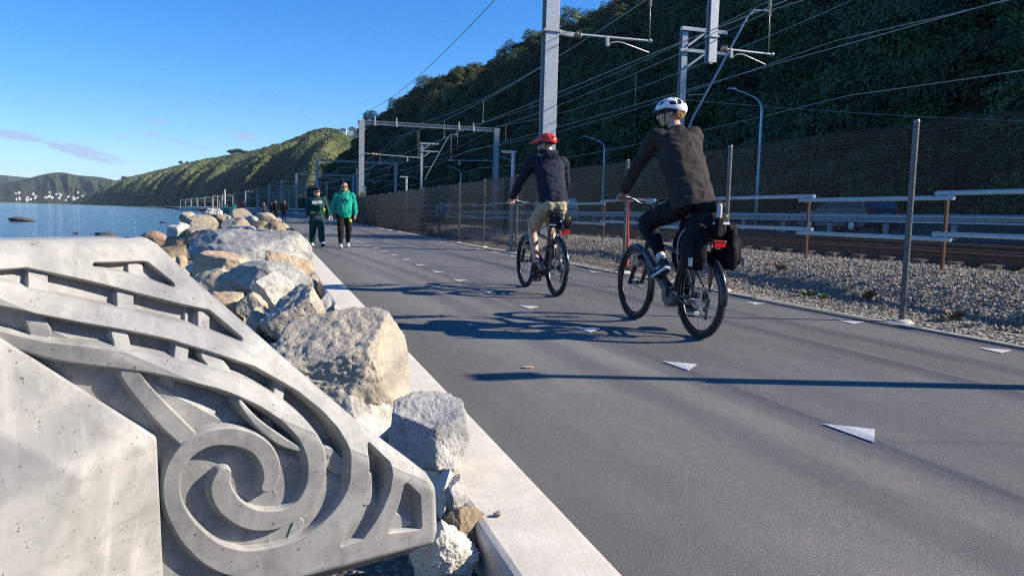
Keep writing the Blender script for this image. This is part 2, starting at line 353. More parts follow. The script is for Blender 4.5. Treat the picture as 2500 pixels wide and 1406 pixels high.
# --- materials of the ground
def asphalt_mat(name, c):
    t = NT(name); v = t.coord()
    big = t.noise(t.coord(scale=(.9, .25, 1)), 1.1, 5, .6); mid = t.noise(v, 7, 5, .6, .3); fine = t.noise(v, 240, 3, .7)
    st = t.voro(v, 300, out='Color'); sp = t.n.new('ShaderNodeSeparateColor'); t.link(st, sp.inputs[0])
    a = t.ramp(big, [(.3, tuple(x*.72 for x in c)), (.7, tuple(x*1.18 for x in c))])
    a = t.mix(t.ramp(fine, [(.35, (0,0,0)), (.7, (.6,.6,.6))]), a, tuple(x*.62 for x in c))
    a = t.mix(t.math('MULTIPLY', t.math('GREATER_THAN', sp.outputs[0], .90), .55), a, tuple(x*2.1 for x in c))
    dust = t.noise(t.coord(scale=(1.3, .5, 1)), 3.1, 6, .7, .5)
    a = t.mix(t.math('MULTIPLY', t.ramp(dust, [(.50, (0,0,0)), (.72, (1,1,1))]), .55), a, (.215, .195, .165))
    spots = t.noise(t.coord(scale=(1, .45, 1)), 16, 5, .75)
    a = t.mix(t.math('MULTIPLY', t.ramp(spots, [(.66, (0,0,0)), (.74, (1,1,1))]), .30), a, (.26, .23, .18))
    if name == 'asphalt':      # cleaner, darker strip that nobody rides on beside the kerb, ragged inner edge
        sx_ = t.n.new('ShaderNodeSeparateXYZ'); t.link(t.tc.outputs['Object'], sx_.inputs[0])
        e = t.math('ADD', sx_.outputs[0], t.math('MULTIPLY', t.noise(t.coord(scale=(1, .5, 1)), 2.2, 6, .7), 1.0))
        a = t.mix(t.math('MULTIPLY', t.ramp(t.math('DIVIDE', e, 4.0), [(.40, (1,1,1)), (.52, (0,0,0))]), .42), a, tuple(x*.42 for x in c))
        # faint lengthwise lanes where tyres have run
        ln = t.noise(t.coord(scale=(2.1, .03, 1)), 1.3, 4, .6)
        a = t.mix(t.math('MULTIPLY', t.ramp(ln, [(.45, (0,0,0)), (.65, (1,1,1))]), .28), a, tuple(x*.62 for x in c))
    t.color(a); t.set(Roughness=.88, Specular_IOR_Level=.3)
    t.bump(t.math('ADD', t.math('MULTIPLY', t.voro(v, 280), .8), t.math('MULTIPLY', fine, .6)), .5, .0045)
    return t.m
M['asphalt'] = asphalt_mat('asphalt', (.158, .153, .146))
def kerb_mat():
    t = NT('kerb_concrete'); v = t.coord()
    n = t.noise(v, 5, 6, .65, .4); f = t.noise(v, 60, 5, .65)
    a = t.ramp(n, [(.3, (.46, .42, .355)), (.68, (.60, .555, .48))])
    a = t.mix(t.math('MULTIPLY', t.ramp(f, [(.55, (0,0,0)), (.75, (1,1,1))]), .4), a, (.44, .40, .34))
    cr = t.voro(t.coord(scale=(.5, 1, 1)), 1.5, 'DISTANCE_TO_EDGE')
    a = t.mix(t.math('MULTIPLY', t.math('LESS_THAN', t.math('ADD', cr, t.math('MULTIPLY', f, .014)), .0095), .35), a, (.27, .24, .20))
    t.color(a); t.set(Roughness=.9)
    tr = t.noise(t.coord(scale=(9, 1.2, 1)), 3, 4, .6)
    t.bump(t.math('ADD', t.math('MULTIPLY', f, .5), t.math('MULTIPLY', tr, .6)), .5, .006); return t.m
M['kerb'] = kerb_mat()
def gravel_mat(name, cs, scale):
    t = NT(name); v = t.coord()
    d = t.voro(v, scale); c = t.voro(v, scale, out='Color'); sp = t.n.new('ShaderNodeSeparateColor'); t.link(c, sp.inputs[0])
    a = t.ramp(sp.outputs[0], [(0, cs[0]), (.4, cs[1]), (.75, cs[2]), (1, cs[3])])
    a = t.mix(t.ramp(d, [(.35, (0,0,0)), (.75, (.85,.85,.85))]), a, tuple(x*.35 for x in cs[0]))
    big = t.noise(v, .9, 4, .6)
    a = t.mix(t.math('MULTIPLY', big, .35), a, (.10, .085, .065))
    t.color(a); t.set(Roughness=.9)
    t.bump(t.math('SUBTRACT', 1.0, d), 1.0, .03); return t.m
M['ballast'] = gravel_mat('rail_ballast', ((.27,.215,.16), (.40,.34,.27), (.52,.47,.39), (.64,.60,.54)), 22)
M['dirt'] = gravel_mat('dirt_and_chips', ((.12,.10,.075), (.18,.15,.115), (.25,.215,.17), (.30,.27,.225)), 38)
M['ballast_dark'] = gravel_mat('brown_track_ballast', ((.04,.028,.02), (.06,.042,.03), (.085,.06,.045), (.11,.085,.065)), 20)

YS = np.concatenate([np.arange(-12, 60, 3.0), np.arange(60, 420, 10), np.arange(420, 2400, 60)])
# ground: one big sheet of land; the surfaces lie on it
def ground_z(x, y, z): return z
strip_mesh('ground', -3.2, 260, YS, -.16, -.16, M['dirt'], 4)
strip_mesh('path', .93, 6.08, YS, 0, 0, M['asphalt'], 2)
# concrete kerb strip with a soft outer edge, one solid piece
kerb = MB()
prof_k = [(.635, -.16), (.635, -.016), (.647, -.004), (.665, .002), (.915, .004), (.936, .001), (.940, -.01), (.940, -.16)]
rings = []
for y in YS[YS < 430]:
    rings.append([Vector((x+bend(y)+.006*noise.noise((x*3, y*1.3, 0)), y, z)) for x, z in prof_k])
vs_ = [p for r in rings for p in r]; n_ = len(prof_k)
kerb._add(vs_, [(j*n_+i, j*n_+i+1, (j+1)*n_+i+1, (j+1)*n_+i) for j in range(len(rings)-1) for i in range(n_-1)])
tag(kerb.build('kerb_strip', M['kerb'], None, True, angle=15), kind='structure')
# pale timber edging on the far side
M['edging'] = pmat('weathered_edging_board', (.60, .54, .38), .8, 0, .2, 12, .2, 60)
ed = MB()
for a, b in zip(YS[:-1], YS[1:]):
    if b > 120: break
    ed.beam((6.105+bend(a), a, -.046), (6.105+bend(b), b, -.046), .045, .10)
tag(ed.build('edging_board', M['edging']), kind='structure')

# --- painted triangles: real thin sheets above the asphalt
def paint_mat():
    t = NT('road_paint'); v = t.coord()
    f = t.noise(v, 130, 3, .6); wv = t.n.new('ShaderNodeTexWave'); wv.inputs['Scale'].default_value = 20.0; wv.wave_type = 'BANDS'; wv.bands_direction = 'X'
    t.link(t.coord(rot=(0, 0, .9)), wv.inputs['Vector'])
    a = t.mix(t.math('MULTIPLY', t.ramp(wv.outputs['Fac'], [(.5, (0,0,0)), (.9, (1,1,1))]), .33), (.68, .67, .64), (.30, .29, .28))
    a = t.mix(t.math('MULTIPLY', t.ramp(f, [(.48, (0,0,0)), (.66, (1,1,1))]), .6), a, (.26, .25, .24))
    t.color(a); t.set(Roughness=.7); t.bump(f, .3, .003); return t.m
M['paint'] = paint_mat()
def tri(name, pts, y, label):
    cx_ = sum(p[0] for p in pts)/3; cy_ = sum(p[1] for p in pts)/3
    mb = MB(); mb.prism([(p[0]-cx_, p[1]-cy_) for p in pts], 0, .003)
    o = mb.build(name, M['paint']); o.location = (cx_+bend(y), cy_, .004)
    return o
def centre_tri(y): return tri('painted_triangle', [(2.62, y+.26), (2.81, y+.11), (2.64, y-.07)], y, None)
names_c = {2.87: 'large white painted triangle nearest the viewer on the centre line', 4.53: 'white painted triangle on the centre line, second from the viewer',
           6.19: 'white painted triangle within the shadow of the nearer bicycle', 7.85: 'white painted triangle just beyond the shadow of the nearer bicycle'}
for i in range(34):
    y = 2.87+1.66*i; o = centre_tri(y)
    lb = [v_ for k, v_ in names_c.items() if abs(k-y) < .2]
    tag(o, lb[0] if lb else ('white painted triangle on the centre line between the farther cyclist and the walkers' if y < 21.5 else 'small white painted triangle on the centre line of the path beyond the two walkers'), 'road marking', 'white triangles painted along the centre line')
for i in range(24):
    y = 4.76+1.66*i
    o = tri('painted_triangle', [(5.60, y+.12), (5.80, y-.02), (5.57, y-.12)], y, None)
    lb = 'white painted triangle at the right edge of the picture beside the edging board' if i == 0 else 'white painted triangle by the edging board under the nearest fence post' if i == 1 else 'white painted triangle by the edging board just right of the nearer rear wheel' if i == 2 else 'white painted triangle along the edging board beyond the nearer cyclist'
    tag(o, lb, 'road marking', 'white triangles painted along the fence side')

# --- railway ground: shoulder gravel, ballast bank, track bed, road
def bank(x, y, z):
    zz = lin(x, [6.1, 6.9, 7.6, 8.4, 9.4, 30], [-.03, .04, .26, .40, .40, .40])
    if 6.3 < x < 9.3: zz += .05*noise.noise((x*.9, y*.5, 3)) + .022*noise.noise((x*3.1, y*3.1, 5))
    return zz
YB = np.concatenate([np.arange(-12, 46, .35), np.arange(46, 120, 2.0), np.arange(120, 420, 10), np.arange(420, 1500, 60)])
strip_mesh('ballast_bank', 6.12, 9.4, YB, 0, 0, M['ballast'], 24, bank)
strip_mesh('track_bed', 9.4, 17.2, YS, .36, .36, M['ballast_dark'], 2)
M['road'] = asphalt_mat('dark_road_asphalt', (.055, .056, .06))
strip_mesh('road', 18.2, 34.5, YS, .62, .62, M['road'], 2)
strip_mesh('road_bank', 17.2, 18.2, YS, .36, .62, M['ballast_dark'], 2)
strip_mesh('verge', 34.5, 42, YS, .62, 1.4, M['ballast_dark'], 2)

# --- sea
def sea_mat():
    t = NT('sea_water'); v = t.coord(scale=(1, 1, 1))
    t.color((.022, .085, .155)); t.set(Roughness=.08, IOR=1.33)
    a = t.noise(t.coord(scale=(.16, .5, 1)), .8, 6, .62, .3); b = t.noise(t.coord(scale=(.5, 1.9, 1)), 1.1, 5, .65)
    c = t.noise(t.coord(scale=(.012, .05, 1)), 1.0, 4, .55)
    h = t.math('ADD', t.math('MULTIPLY', a, t.math('ADD', t.math('MULTIPLY', c, 1.6), -.25)), t.math('MULTIPLY', b, .30))
    t.bump(h, .4, .55); return t.m
M['sea'] = sea_mat()
sea = MB(); sea._add([(-16000, -300, -1.8), (-3.0, -300, -1.8), (-3.0, 60, -1.8), (60, 1200, -1.8), (60, 9000, -1.8), (-16000, 9000, -1.8)], [(0, 1, 2, 3, 4, 5)])
tag(sea.build('sea', M['sea']), kind='structure')
# bed of small stone under the boulders, falling into the water
def shore_z(x, y, z):
    return lin(x, [-12, -8.5, -6.0, -4.2, -1.5, .45, .7], [-3.2, -2.6, -1.9, -1.0, -.34, -.17, -.17]) + .05*noise.noise((x*1.7, y*1.7, 1))
strip_mesh('shore_slope', -12, .64, np.concatenate([np.arange(-8, 60, .5), np.arange(60, 430, 8)]), 0, 0, M['dirt'], 30, shore_z)
# ------------------------------------------------------------------ hills and their scrub
def scatter(name, pts, scales, src, m=None, kind='stuff', label=None, cat=None, tilt=.25, seed=1):
    """one object: copies of a small clump mesh on many points (geometry nodes)"""
    me = bpy.data.meshes.new(name); n = len(pts)
    me.vertices.add(n); me.vertices.foreach_set('co', np.asarray(pts, np.float32).ravel())
    a = me.attributes.new('sc', 'FLOAT_VECTOR', 'POINT'); a.data.foreach_set('vector', np.asarray(scales, np.float32).ravel())
    r_ = np.random.default_rng(seed); rot = np.stack([r_.normal(0, tilt, n), r_.normal(0, tilt, n), r_.uniform(0, 2*PI, n)], 1)
    b = me.attributes.new('rot', 'FLOAT_VECTOR', 'POINT'); b.data.foreach_set('vector', rot.astype(np.float32).ravel())
    o = bpy.data.objects.new(name, me); COL.objects.link(o)
    g = bpy.data.node_groups.new('scatter', 'GeometryNodeTree')
    g.interface.new_socket('Geometry', in_out='INPUT', socket_type='NodeSocketGeometry')
    g.interface.new_socket('Geometry', in_out='OUTPUT', socket_type='NodeSocketGeometry')
    gi = g.nodes.new('NodeGroupInput'); go = g.nodes.new('NodeGroupOutput')
    oi = g.nodes.new('GeometryNodeObjectInfo'); oi.inputs['Object'].default_value = src
    iop = g.nodes.new('GeometryNodeInstanceOnPoints')
    na = g.nodes.new('GeometryNodeInputNamedAttribute'); na.data_type = 'FLOAT_VECTOR'; na.inputs['Name'].default_value = 'sc'
    nb = g.nodes.new('GeometryNodeInputNamedAttribute'); nb.data_type = 'FLOAT_VECTOR'; nb.inputs['Name'].default_value = 'rot'
    mp = g.nodes.new('GeometryNodeMeshToPoints')
    g.links.new(gi.outputs[0], mp.inputs[0]); g.links.new(mp.outputs[0], iop.inputs['Points'])
    g.links.new(oi.outputs['Geometry'], iop.inputs['Instance'])
    g.links.new(na.outputs[0], iop.inputs['Scale']); g.links.new(nb.outputs[0], iop.inputs['Rotation'])
    g.links.new(iop.outputs[0], go.inputs[0])
    md = o.modifiers.new('scatter', 'NODES'); md.node_group = g
    return tag(o, label, cat, None, kind)

def leaf_mat(name, c, c2, rough=.6):
    t = NT(name)
    gi = t.n.new('ShaderNodeNewGeometry'); oi = t.n.new('ShaderNodeObjectInfo')
    v = t.coord(); n = t.noise(v, 2.2, 3, .6)
    a = t.mix(gi.outputs['Random Per Island'], c, c2)
    hs = t.n.new('ShaderNodeHueSaturation'); t.link(a, hs.inputs['Color'])
    t.link(t.math('ADD', t.math('MULTIPLY', oi.outputs['Random'], .9), .5), hs.inputs['Value'])
    t.link(t.math('ADD', t.math('MULTIPLY', oi.outputs['Random'], .05), .475), hs.inputs['Hue'])
    t.color(hs.outputs['Color']); t.set(Roughness=rough, Specular_IOR_Level=.25)
    return t.m
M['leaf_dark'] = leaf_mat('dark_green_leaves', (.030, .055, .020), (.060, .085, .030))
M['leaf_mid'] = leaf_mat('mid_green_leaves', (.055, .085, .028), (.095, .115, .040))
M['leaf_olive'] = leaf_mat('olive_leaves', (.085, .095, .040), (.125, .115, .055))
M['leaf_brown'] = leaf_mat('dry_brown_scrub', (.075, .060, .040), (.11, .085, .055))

def clump(name, m, n, leaf, seed, hollow=.55, flat=.8, lump=.35, jit=.6):
    r_ = random.Random(seed); v = []; f = []
    for i in range(n):
        d = Vector((r_.gauss(0,1), r_.gauss(0,1), r_.gauss(0,1))).normalized()
        if d.z < -.35: d.z = -d.z
        rr = (hollow+(1-hollow)*r_.random()**.5)*(1+lump*noise.noise(d*1.9+Vector((seed*7.1, 0, 0))))
        p = Vector((d.x*rr, d.y*rr, d.z*rr*flat+.25))
        nrm = (d+Vector((r_.gauss(0,jit), r_.gauss(0,jit), r_.gauss(0,jit)))).normalized()
        x = nrm.orthogonal().normalized(); x = Quaternion(nrm, r_.random()*6.28) @ x; y = nrm.cross(x)
        s_ = leaf*(.6+.9*r_.random()); b = len(v)
        v += [p-x*s_, p-y*s_*.55, p+x*s_+nrm*s_*.2, p+y*s_*.55]; f.append((b, b+1, b+2, b+3))
    me = bpy.data.meshes.new(name); me.from_pydata(v, [], f); me.materials.append(m)
    return bpy.data.objects.new(name, me)        # a clump used only as the repeated piece of a scrub mass

# --- the near hill beside the road
FX = [-10, 0, 8, 15, 21, 36, 49, 57, 63, 85, 140, 260]; FZ = [-3, 0.2, 12, 19, 25, 41, 51, 57, 60.5, 69, 74, 60]
def hill_foot(y): return 42+bend(y)+2.5*noise.noise((y*.03, 0, 0))
def hill_z(x, y):
    s = x-hill_foot(y) - max(0, y-430)*.5
    if 60 < y: s *= 1.0
    k = lin(y, [-220, -120, -50, 0, 14, 50, 120, 300, 430], [.22, .33, .55, .77, .81, .86, .95, 1.02, 1.06])
    z = lin(s, FX, FZ)*k
    q = min(1, max(0, s/25))
    gul = abs(noise.noise((y*.021+x*.006, x*.004, 2.0)))*13 - 3.0 + 4.5*noise.noise((x*.05, y*.05, 0)) + 1.3*noise.noise((x*.2, y*.2, 4))
    return 1.2 + max(-2.5, z - q*gul*min(1, k))
def hill_mesh():
    xs = np.concatenate([np.arange(0, 70, 3.0), np.arange(70, 240, 8)]); ys = np.concatenate([np.arange(-220, 20, 10), np.arange(20, 470, 5), np.arange(470, 800, 15)])
    v = []
    for y in ys:
        f0 = hill_foot(y)
        for x in xs: v.append((f0-12+x, y, hill_z(f0-12+x, y)))
    nx = len(xs); idx = np.arange(len(ys)*nx).reshape(len(ys), nx)
    f = np.stack([idx[:-1,:-1].ravel(), idx[:-1,1:].ravel(), idx[1:,1:].ravel(), idx[1:,:-1].ravel()], 1)
    return np_mesh('near_hill', v, f)
def soil_mat():
    t = NT('hill_soil'); v = t.coord()
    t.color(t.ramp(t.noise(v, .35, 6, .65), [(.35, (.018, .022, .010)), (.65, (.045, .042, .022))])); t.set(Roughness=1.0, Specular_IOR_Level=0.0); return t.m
M['soil'] = soil_mat()
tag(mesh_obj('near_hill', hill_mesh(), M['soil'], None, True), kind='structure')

r1 = np.random.default_rng(21)
def near_points(n, ylo, yhi, smin, smax):
    ys = ylo+(yhi-ylo)*r1.random(n)**1.25; ss = smin+(smax-smin)*r1.random(n)**.85
    out = []
    for y, s in zip(ys, ss):
        x = hill_foot(y)+s+max(0, y-430)*.5
        out.append((x, y, hill_z(x, y)))
    return np.array(out)
SRC = {}
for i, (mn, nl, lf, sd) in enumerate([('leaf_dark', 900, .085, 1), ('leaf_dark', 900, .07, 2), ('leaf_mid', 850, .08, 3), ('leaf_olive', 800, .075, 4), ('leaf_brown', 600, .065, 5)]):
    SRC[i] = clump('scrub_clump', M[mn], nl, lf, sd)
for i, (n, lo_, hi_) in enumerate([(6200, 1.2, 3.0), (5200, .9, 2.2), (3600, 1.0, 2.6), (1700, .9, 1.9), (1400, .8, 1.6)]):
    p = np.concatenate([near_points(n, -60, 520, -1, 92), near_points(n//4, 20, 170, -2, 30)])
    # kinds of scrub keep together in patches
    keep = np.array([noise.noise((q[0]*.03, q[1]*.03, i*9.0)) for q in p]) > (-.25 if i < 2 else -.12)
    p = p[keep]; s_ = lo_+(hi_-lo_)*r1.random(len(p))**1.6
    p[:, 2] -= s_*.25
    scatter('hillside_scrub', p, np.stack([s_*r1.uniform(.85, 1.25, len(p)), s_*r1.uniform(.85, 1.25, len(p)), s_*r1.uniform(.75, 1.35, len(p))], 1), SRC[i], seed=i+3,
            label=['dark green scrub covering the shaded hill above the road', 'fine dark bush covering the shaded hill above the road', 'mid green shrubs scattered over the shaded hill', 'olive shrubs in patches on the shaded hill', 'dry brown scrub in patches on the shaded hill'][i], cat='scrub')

# a few tall crowns that stand out of the scrub
for i, (mn, n, sd) in enumerate([('leaf_mid', 90, 61), ('leaf_dark', 110, 62), ('leaf_olive', 50, 63)]):
    src = clump('tall_crown_clump', M[mn], 2600, .046, sd, .5, .95, .5)
    p = near_points(n, 5, 430, 2, 85); s_ = 2.2+2.6*r1.random(n); p[:, 2] += s_*.15
    scatter('tall_scrub', p, np.stack([s_, s_, s_*r1.uniform(.9, 1.4, n)], 1), src, seed=70+i, label=['taller mid green crowns standing out of the shaded hillside', 'taller dark crowns standing out of the shaded hillside', 'taller olive crowns standing out of the shaded hillside'][i], cat='scrub')
# one bare grey tree high on the slope
def bare_tree():
    d = Vector(((2003-1250)/1880, -(104-703)/1880, -1)); d = CAM.matrix_world.to_3x3() @ d; t = 30.0
    while t < 300 and CAMH+d.z*t > hill_z(d.x*t, d.y*t): t += .25
    b = Vector((d.x*t, d.y*t, CAMH+d.z*t)); k = t/1880
    o = empty('bare_tree', b, 0, 'bare grey forked tree high on the shaded hill at upper right', 'tree'); q = random.Random(4); mb = MB()
    def br(p, dr, L, r_, dep):
        e = p+dr*L; m = p.lerp(e, .5)+Vector((q.gauss(0, .06), q.gauss(0, .06), 0))*L
        mb.tube([p, m, e], [r_, r_*.8, r_*.6], 6)
        if dep:
            for s_ in range(2 if dep < 3 else 3): br(e if s_ < 2 else m, (dr+Vector((q.gauss(0, .5), q.gauss(0, .5), q.gauss(.15, .25)))).normalized(), L*.72, r_*.55, dep-1)
    br(Vector((0, 0, -.5)), Vector((.05, 0, 1)), 20*k+.5, 1.6*k, 4); mb.build('branches', M['timber_grey'], o, True)
M['timber_grey'] = pmat('bleached_bark', (.30, .28, .25), .85, 0, .2, 4)
bare_tree()

# --- the sunlit hill round the bay
def px_dir(px, py):
    a = (px-1250)/1880; b = -(py-703)/1880
    d = CAM.matrix_world.to_3x3() @ Vector((a, b, -1)); return d
def far_pt(px, py, y):
    d = px_dir(px, py); t = y/d.y; return Vector((d.x*t, y, CAMH+d.z*t))
CREST = [far_pt(q[0], q[1], q[2]*1.7) for q in [(905, 352, 720), (868, 338, 790), (835, 322, 860), (790, 317, 950), (745, 330, 1060), (690, 352, 1200), (600, 374, 1480), (500, 391, 1800), (440, 404, 2100), (360, 424, 2500), (300, 438, 2950), (255, 455, 3400), (215, 478, 3900)]]
FOOT = [far_pt(*q) for q in [(800, 500, 560), (775, 500, 600), (735, 500, 660), (690, 500, 740), (640, 500, 830), (560, 501, 960), (520, 499, 1150), (450, 498, 1400), (400, 496, 1650), (330, 494, 2000), (280, 493, 2400), (235, 491, 2900), (190, 489, 3400)]]
def rows(seq, n):
    c = catmull([tuple(p) for p in seq], 24); c = np.array(c)
    L = np.concatenate([[0], np.cumsum(np.linalg.norm(np.diff(c[:, :2], axis=0), axis=1))]); return np.stack([np.interp(np.linspace(0, L[-1], n), L, c[:, k]) for k in range(3)], 1), L[-1]
NT_, NS_ = 420, 46
cr, Lc = rows(CREST, NT_); ft, Lf = rows(FOOT, NT_)
def mid_pt(i, s):
    a = ft[i]; b = cr[i]; arc = i/NT_*Lc
    p = a+(b-a)*s
    shape = min(1, s)**.82
    sp = noise.noise((arc*.0040+s*.9, s*.3, 7.0)); sp2 = noise.noise((arc*.011+s*1.6, s*1.2, 3.0))
    gully = (abs(sp)*1.6-.36)*.36 + sp2*.15
    w_ = 4*s*(1-s)*(.35+.65*(1-s)) if s < 1 else 0
    z = b[2]*(shape - gully*w_) if s <= 1 else b[2]*(1-.35*(s-1))
    out = (a-b)[:2]; out = out/np.linalg.norm(out)
    push = -gully*50*max(0, 1-s)*min(1, s*6)
    return (p[0]+out[0]*push, p[1]+out[1]*push, max(-2.5, z))
vm = [mid_pt(i, s) for i in range(NT_) for s in np.linspace(0, 1.5, NS_)]
idx = np.arange(NT_*NS_).reshape(NT_, NS_)
fm = np.stack([idx[:-1,:-1].ravel(), idx[1:,:-1].ravel(), idx[1:,1:].ravel(), idx[:-1,1:].ravel()], 1)
def mid_soil():
    t = NT('grassy_hill'); v = t.coord()
    t.color(t.ramp(t.noise(v, .02, 7, .65), [(.3, (.05, .07, .026)), (.55, (.10, .11, .045)), (.75, (.18, .155, .085))])); t.set(Roughness=1.0, Specular_IOR_Level=0.0); return t.m
M['hillgrass'] = mid_soil()
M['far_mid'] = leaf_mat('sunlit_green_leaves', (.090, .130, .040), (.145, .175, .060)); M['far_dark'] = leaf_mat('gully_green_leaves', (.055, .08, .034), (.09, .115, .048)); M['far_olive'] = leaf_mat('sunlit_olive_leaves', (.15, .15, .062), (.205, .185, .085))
tag(mesh_obj('sunlit_hill', np_mesh('sunlit_hill', vm, fm), M['hillgrass'], None, True), kind='structure')
for i, (mn, n, lo_, hi_) in enumerate([('far_mid', 15000, 1.5, 3.3), ('far_dark', 11000, 1.5, 3.8), ('far_olive', 7000, 1.1, 2.4)]):
    src = clump('far_scrub_clump', M[mn], 150, .24, 30+i, .7, .85, .3, .28)
    ii = (r1.random(n)**1.5*(NT_-1)).astype(int); ss = r1.random(n)**1.1*1.02
    p = np.array([mid_pt(a, b) for a, b in zip(ii, ss)])
    keep = np.array([noise.noise((q[0]*.006, q[1]*.006, i*5.0+q[2]*.01)) for q in p]) > -.16
    p = p[keep]; dd = np.linalg.norm(p[:, :2], axis=1)
    s_ = (lo_+(hi_-lo_)*r1.random(len(p))**1.5)*np.clip(dd/1300, .7, 1.5)
    scatter('distant_scrub', p, np.stack([s_, s_, s_*.85], 1), src, seed=40+i,
            label=['sunlit mid green scrub on the hill round the bay', 'dark bush in the gullies of the hill round the bay', 'olive scrub on the spurs of the hill round the bay'][i], cat='scrub')

# --- blue hills across the water
def far_hill(name, crest, foot_py, depth, m, seed):
    c = np.array([tuple(far_pt(px, py, y)) for px, py, y in crest]); cc = np.array(catmull([tuple(q) for q in c], 14))
    v = []; ns = 22
    for i, q in enumerate(cc):
        for s in np.linspace(0, 1.25, ns):
            g = noise.noise((i*.13+s*.8, s*1.3, seed))*.18+noise.noise((i*.4+s*2, s*3, seed+4))*.07
            w_ = 4*s*(1-s) if s < 1 else 0
            yy = q[1]-depth*(1-s); xx = q[0]*yy/q[1]
            z = q[2]*(s**.85+g*w_) if s <= 1 else q[2]*(1-.5*(s-1))
            v.append((xx, yy, max(-2.2, z-2)))
    idx = np.arange(len(cc)*ns).reshape(len(cc), ns)
    f = np.stack([idx[:-1,:-1].ravel(), idx[1:,:-1].ravel(), idx[1:,1:].ravel(), idx[:-1,1:].ravel()], 1)
    tag(mesh_obj(name, np_mesh(name, v, f), m, None, True), kind='structure'); return np.array(v).reshape(len(cc), ns, 3)
def blue_hill(name, a, b):
    t = NT(name); v = t.coord()
    t.color(t.ramp(t.noise(v, .006, 8, .7), [(.35, a), (.65, b)])); t.set(Roughness=1.0, Specular_IOR_Level=0.0)
    t.bump(t.noise(v, .05, 5, .7), 1.0, 14.0); return t.m
M['farhill'] = blue_hill('far_wooded_hill', (.030, .042, .030), (.075, .080, .045))
FARGRID = far_hill('far_hill', [(-420, 470, 6500), (-200, 452, 6500), (-60, 450, 6400), (40, 440, 6300), (110, 424, 6200), (150, 420, 6200), (190, 427, 6100), (240, 431, 6000), (275, 438, 5900), (330, 452, 5800), (420, 470, 5700)], 490, 1700, M['farhill'], 1.0)
far_hill('farthest_hill', [(-500, 440, 9500), (-200, 424, 9500), (-40, 425, 9500), (40, 430, 9500), (120, 440, 9400), (220, 452, 9300)], 488, 1500, M['farhill'], 5.0)
# ------------------------------------------------------------------ carved concrete block
def concrete_mat(name, c, dark, stain=.5):
    t = NT(name); v = t.coord()
    big = t.noise(v, 3.2, 6, .62, .6); fine = t.noise(v, 26, 6, .65)
    streak = t.noise(t.coord(scale=(16, 16, 1.5)), 1.6, 4, .6)
    base = t.ramp(big, [(.3, dark), (.62, c)])
    base = t.mix(t.math('MULTIPLY', t.ramp(fine, [(.42, (0,0,0)), (.75, (1,1,1))]), .35), base, tuple(x*.72 for x in c))
    base = t.mix(t.math('MULTIPLY', t.ramp(streak, [(.5, (0,0,0)), (.72, (1,1,1))]), stain), base, tuple(min(1, x*1.22) for x in c))
    # bug holes left by air bubbles
    def holes(scale, lo, dens):
        wv = t.n.new('ShaderNodeTexNoise'); wv.inputs['Scale'].default_value = scale*1.5; t.link(v, wv.inputs['Vector'])
        vm_ = t.n.new('ShaderNodeMix'); vm_.data_type = 'VECTOR'; vm_.inputs[0].default_value = .018*24/scale; t.link(v, vm_.inputs[4]); t.link(wv.outputs['Color'], vm_.inputs[5]); vv = vm_.outputs[1]
        d = t.voro(vv, scale); keep = t.voro(vv, scale, out='Color')
        sp = t.n.new('ShaderNodeSeparateColor'); t.link(keep, sp.inputs[0])
        k = t.math('LESS_THAN', sp.outputs[0], dens)
        sz = t.math('MULTIPLY', sp.outputs[1], lo)
        return t.math('MULTIPLY', t.math('LESS_THAN', d, sz), k)
    h = t.math('MAXIMUM', t.math('MAXIMUM', holes(23, .14, .16), holes(55, .20, .30)), holes(120, .26, .30))
    base = t.mix(t.math('MULTIPLY', t.ramp(t.noise(v, 9, 7, .7, 1.2), [(.46, (0,0,0)), (.66, (1,1,1))]), .45), base, tuple(x*.62 for x in dark))
    base = t.mix(t.math('MULTIPLY', t.ramp(t.noise(t.coord(scale=(5, 5, 40)), 1.0, 5, .65), [(.55, (0,0,0)), (.75, (1,1,1))]), .3), base, tuple(min(1, x*1.25) for x in c))
    base = t.mix(t.math('MULTIPLY', h, .75), base, (.075, .07, .065))
    t.color(base); t.set(Roughness=.82)
    hh = t.math('SUBTRACT', t.math('ADD', t.math('MULTIPLY', fine, .25), t.math('MULTIPLY', t.noise(v, 140, 4, .6), .12)), t.math('MULTIPLY', h, .9))
    t.bump(hh, .55, .004)
    return t.m
M['cast'] = concrete_mat('cast_concrete', (.36, .35, .335), (.20, .20, .20))
M['cast_sunlit'] = concrete_mat('sunlit_cast_concrete', (.40, .385, .365), (.27, .262, .252), .8)  # face concrete in a paler tone, the sun's brightness put into the colour

def seg_sdf_poly(P, poly):
    poly = np.asarray(poly); d = np.full(len(P), 1e9); s = np.ones(len(P))
    n = len(poly)
    for i in range(n):
        a = poly[i]; b = poly[i-1]; e = b-a; w_ = P-a
        q = np.clip((w_@e)/max(e@e, 1e-12), 0, 1); bb = w_-q[:, None]*e
        d = np.minimum(d, (bb*bb).sum(1))
        c1 = P[:, 1] >= a[1]; c2 = P[:, 1] < b[1]; c3 = e[0]*w_[:, 1] > e[1]*w_[:, 0]
        flip = (c1 & c2 & c3) | (~c1 & ~c2 & ~c3)
        s[flip] *= -1
    return s*np.sqrt(d)          # <0 inside
def stroke_sdf(P, line):
    L = np.asarray(catmull(line, 5)) if len(line) > 2 else np.asarray(line)
    d = np.full(len(P), 1e9)
    for a, b in zip(L[:-1], L[1:]):
        e = b[:2]-a[:2]; w_ = P-a[:2]
        q = np.clip((w_@e)/max(e@e, 1e-12), 0, 1)
        dist = np.sqrt(((w_-q[:, None]*e)**2).sum(1)) - (a[2]+q*(b[2]-a[2]))
        d = np.minimum(d, dist)
    return d
def prof(s, b):
    t = np.clip((s+b)/(2*b), 0, 1); return t*t*(3-2*t)

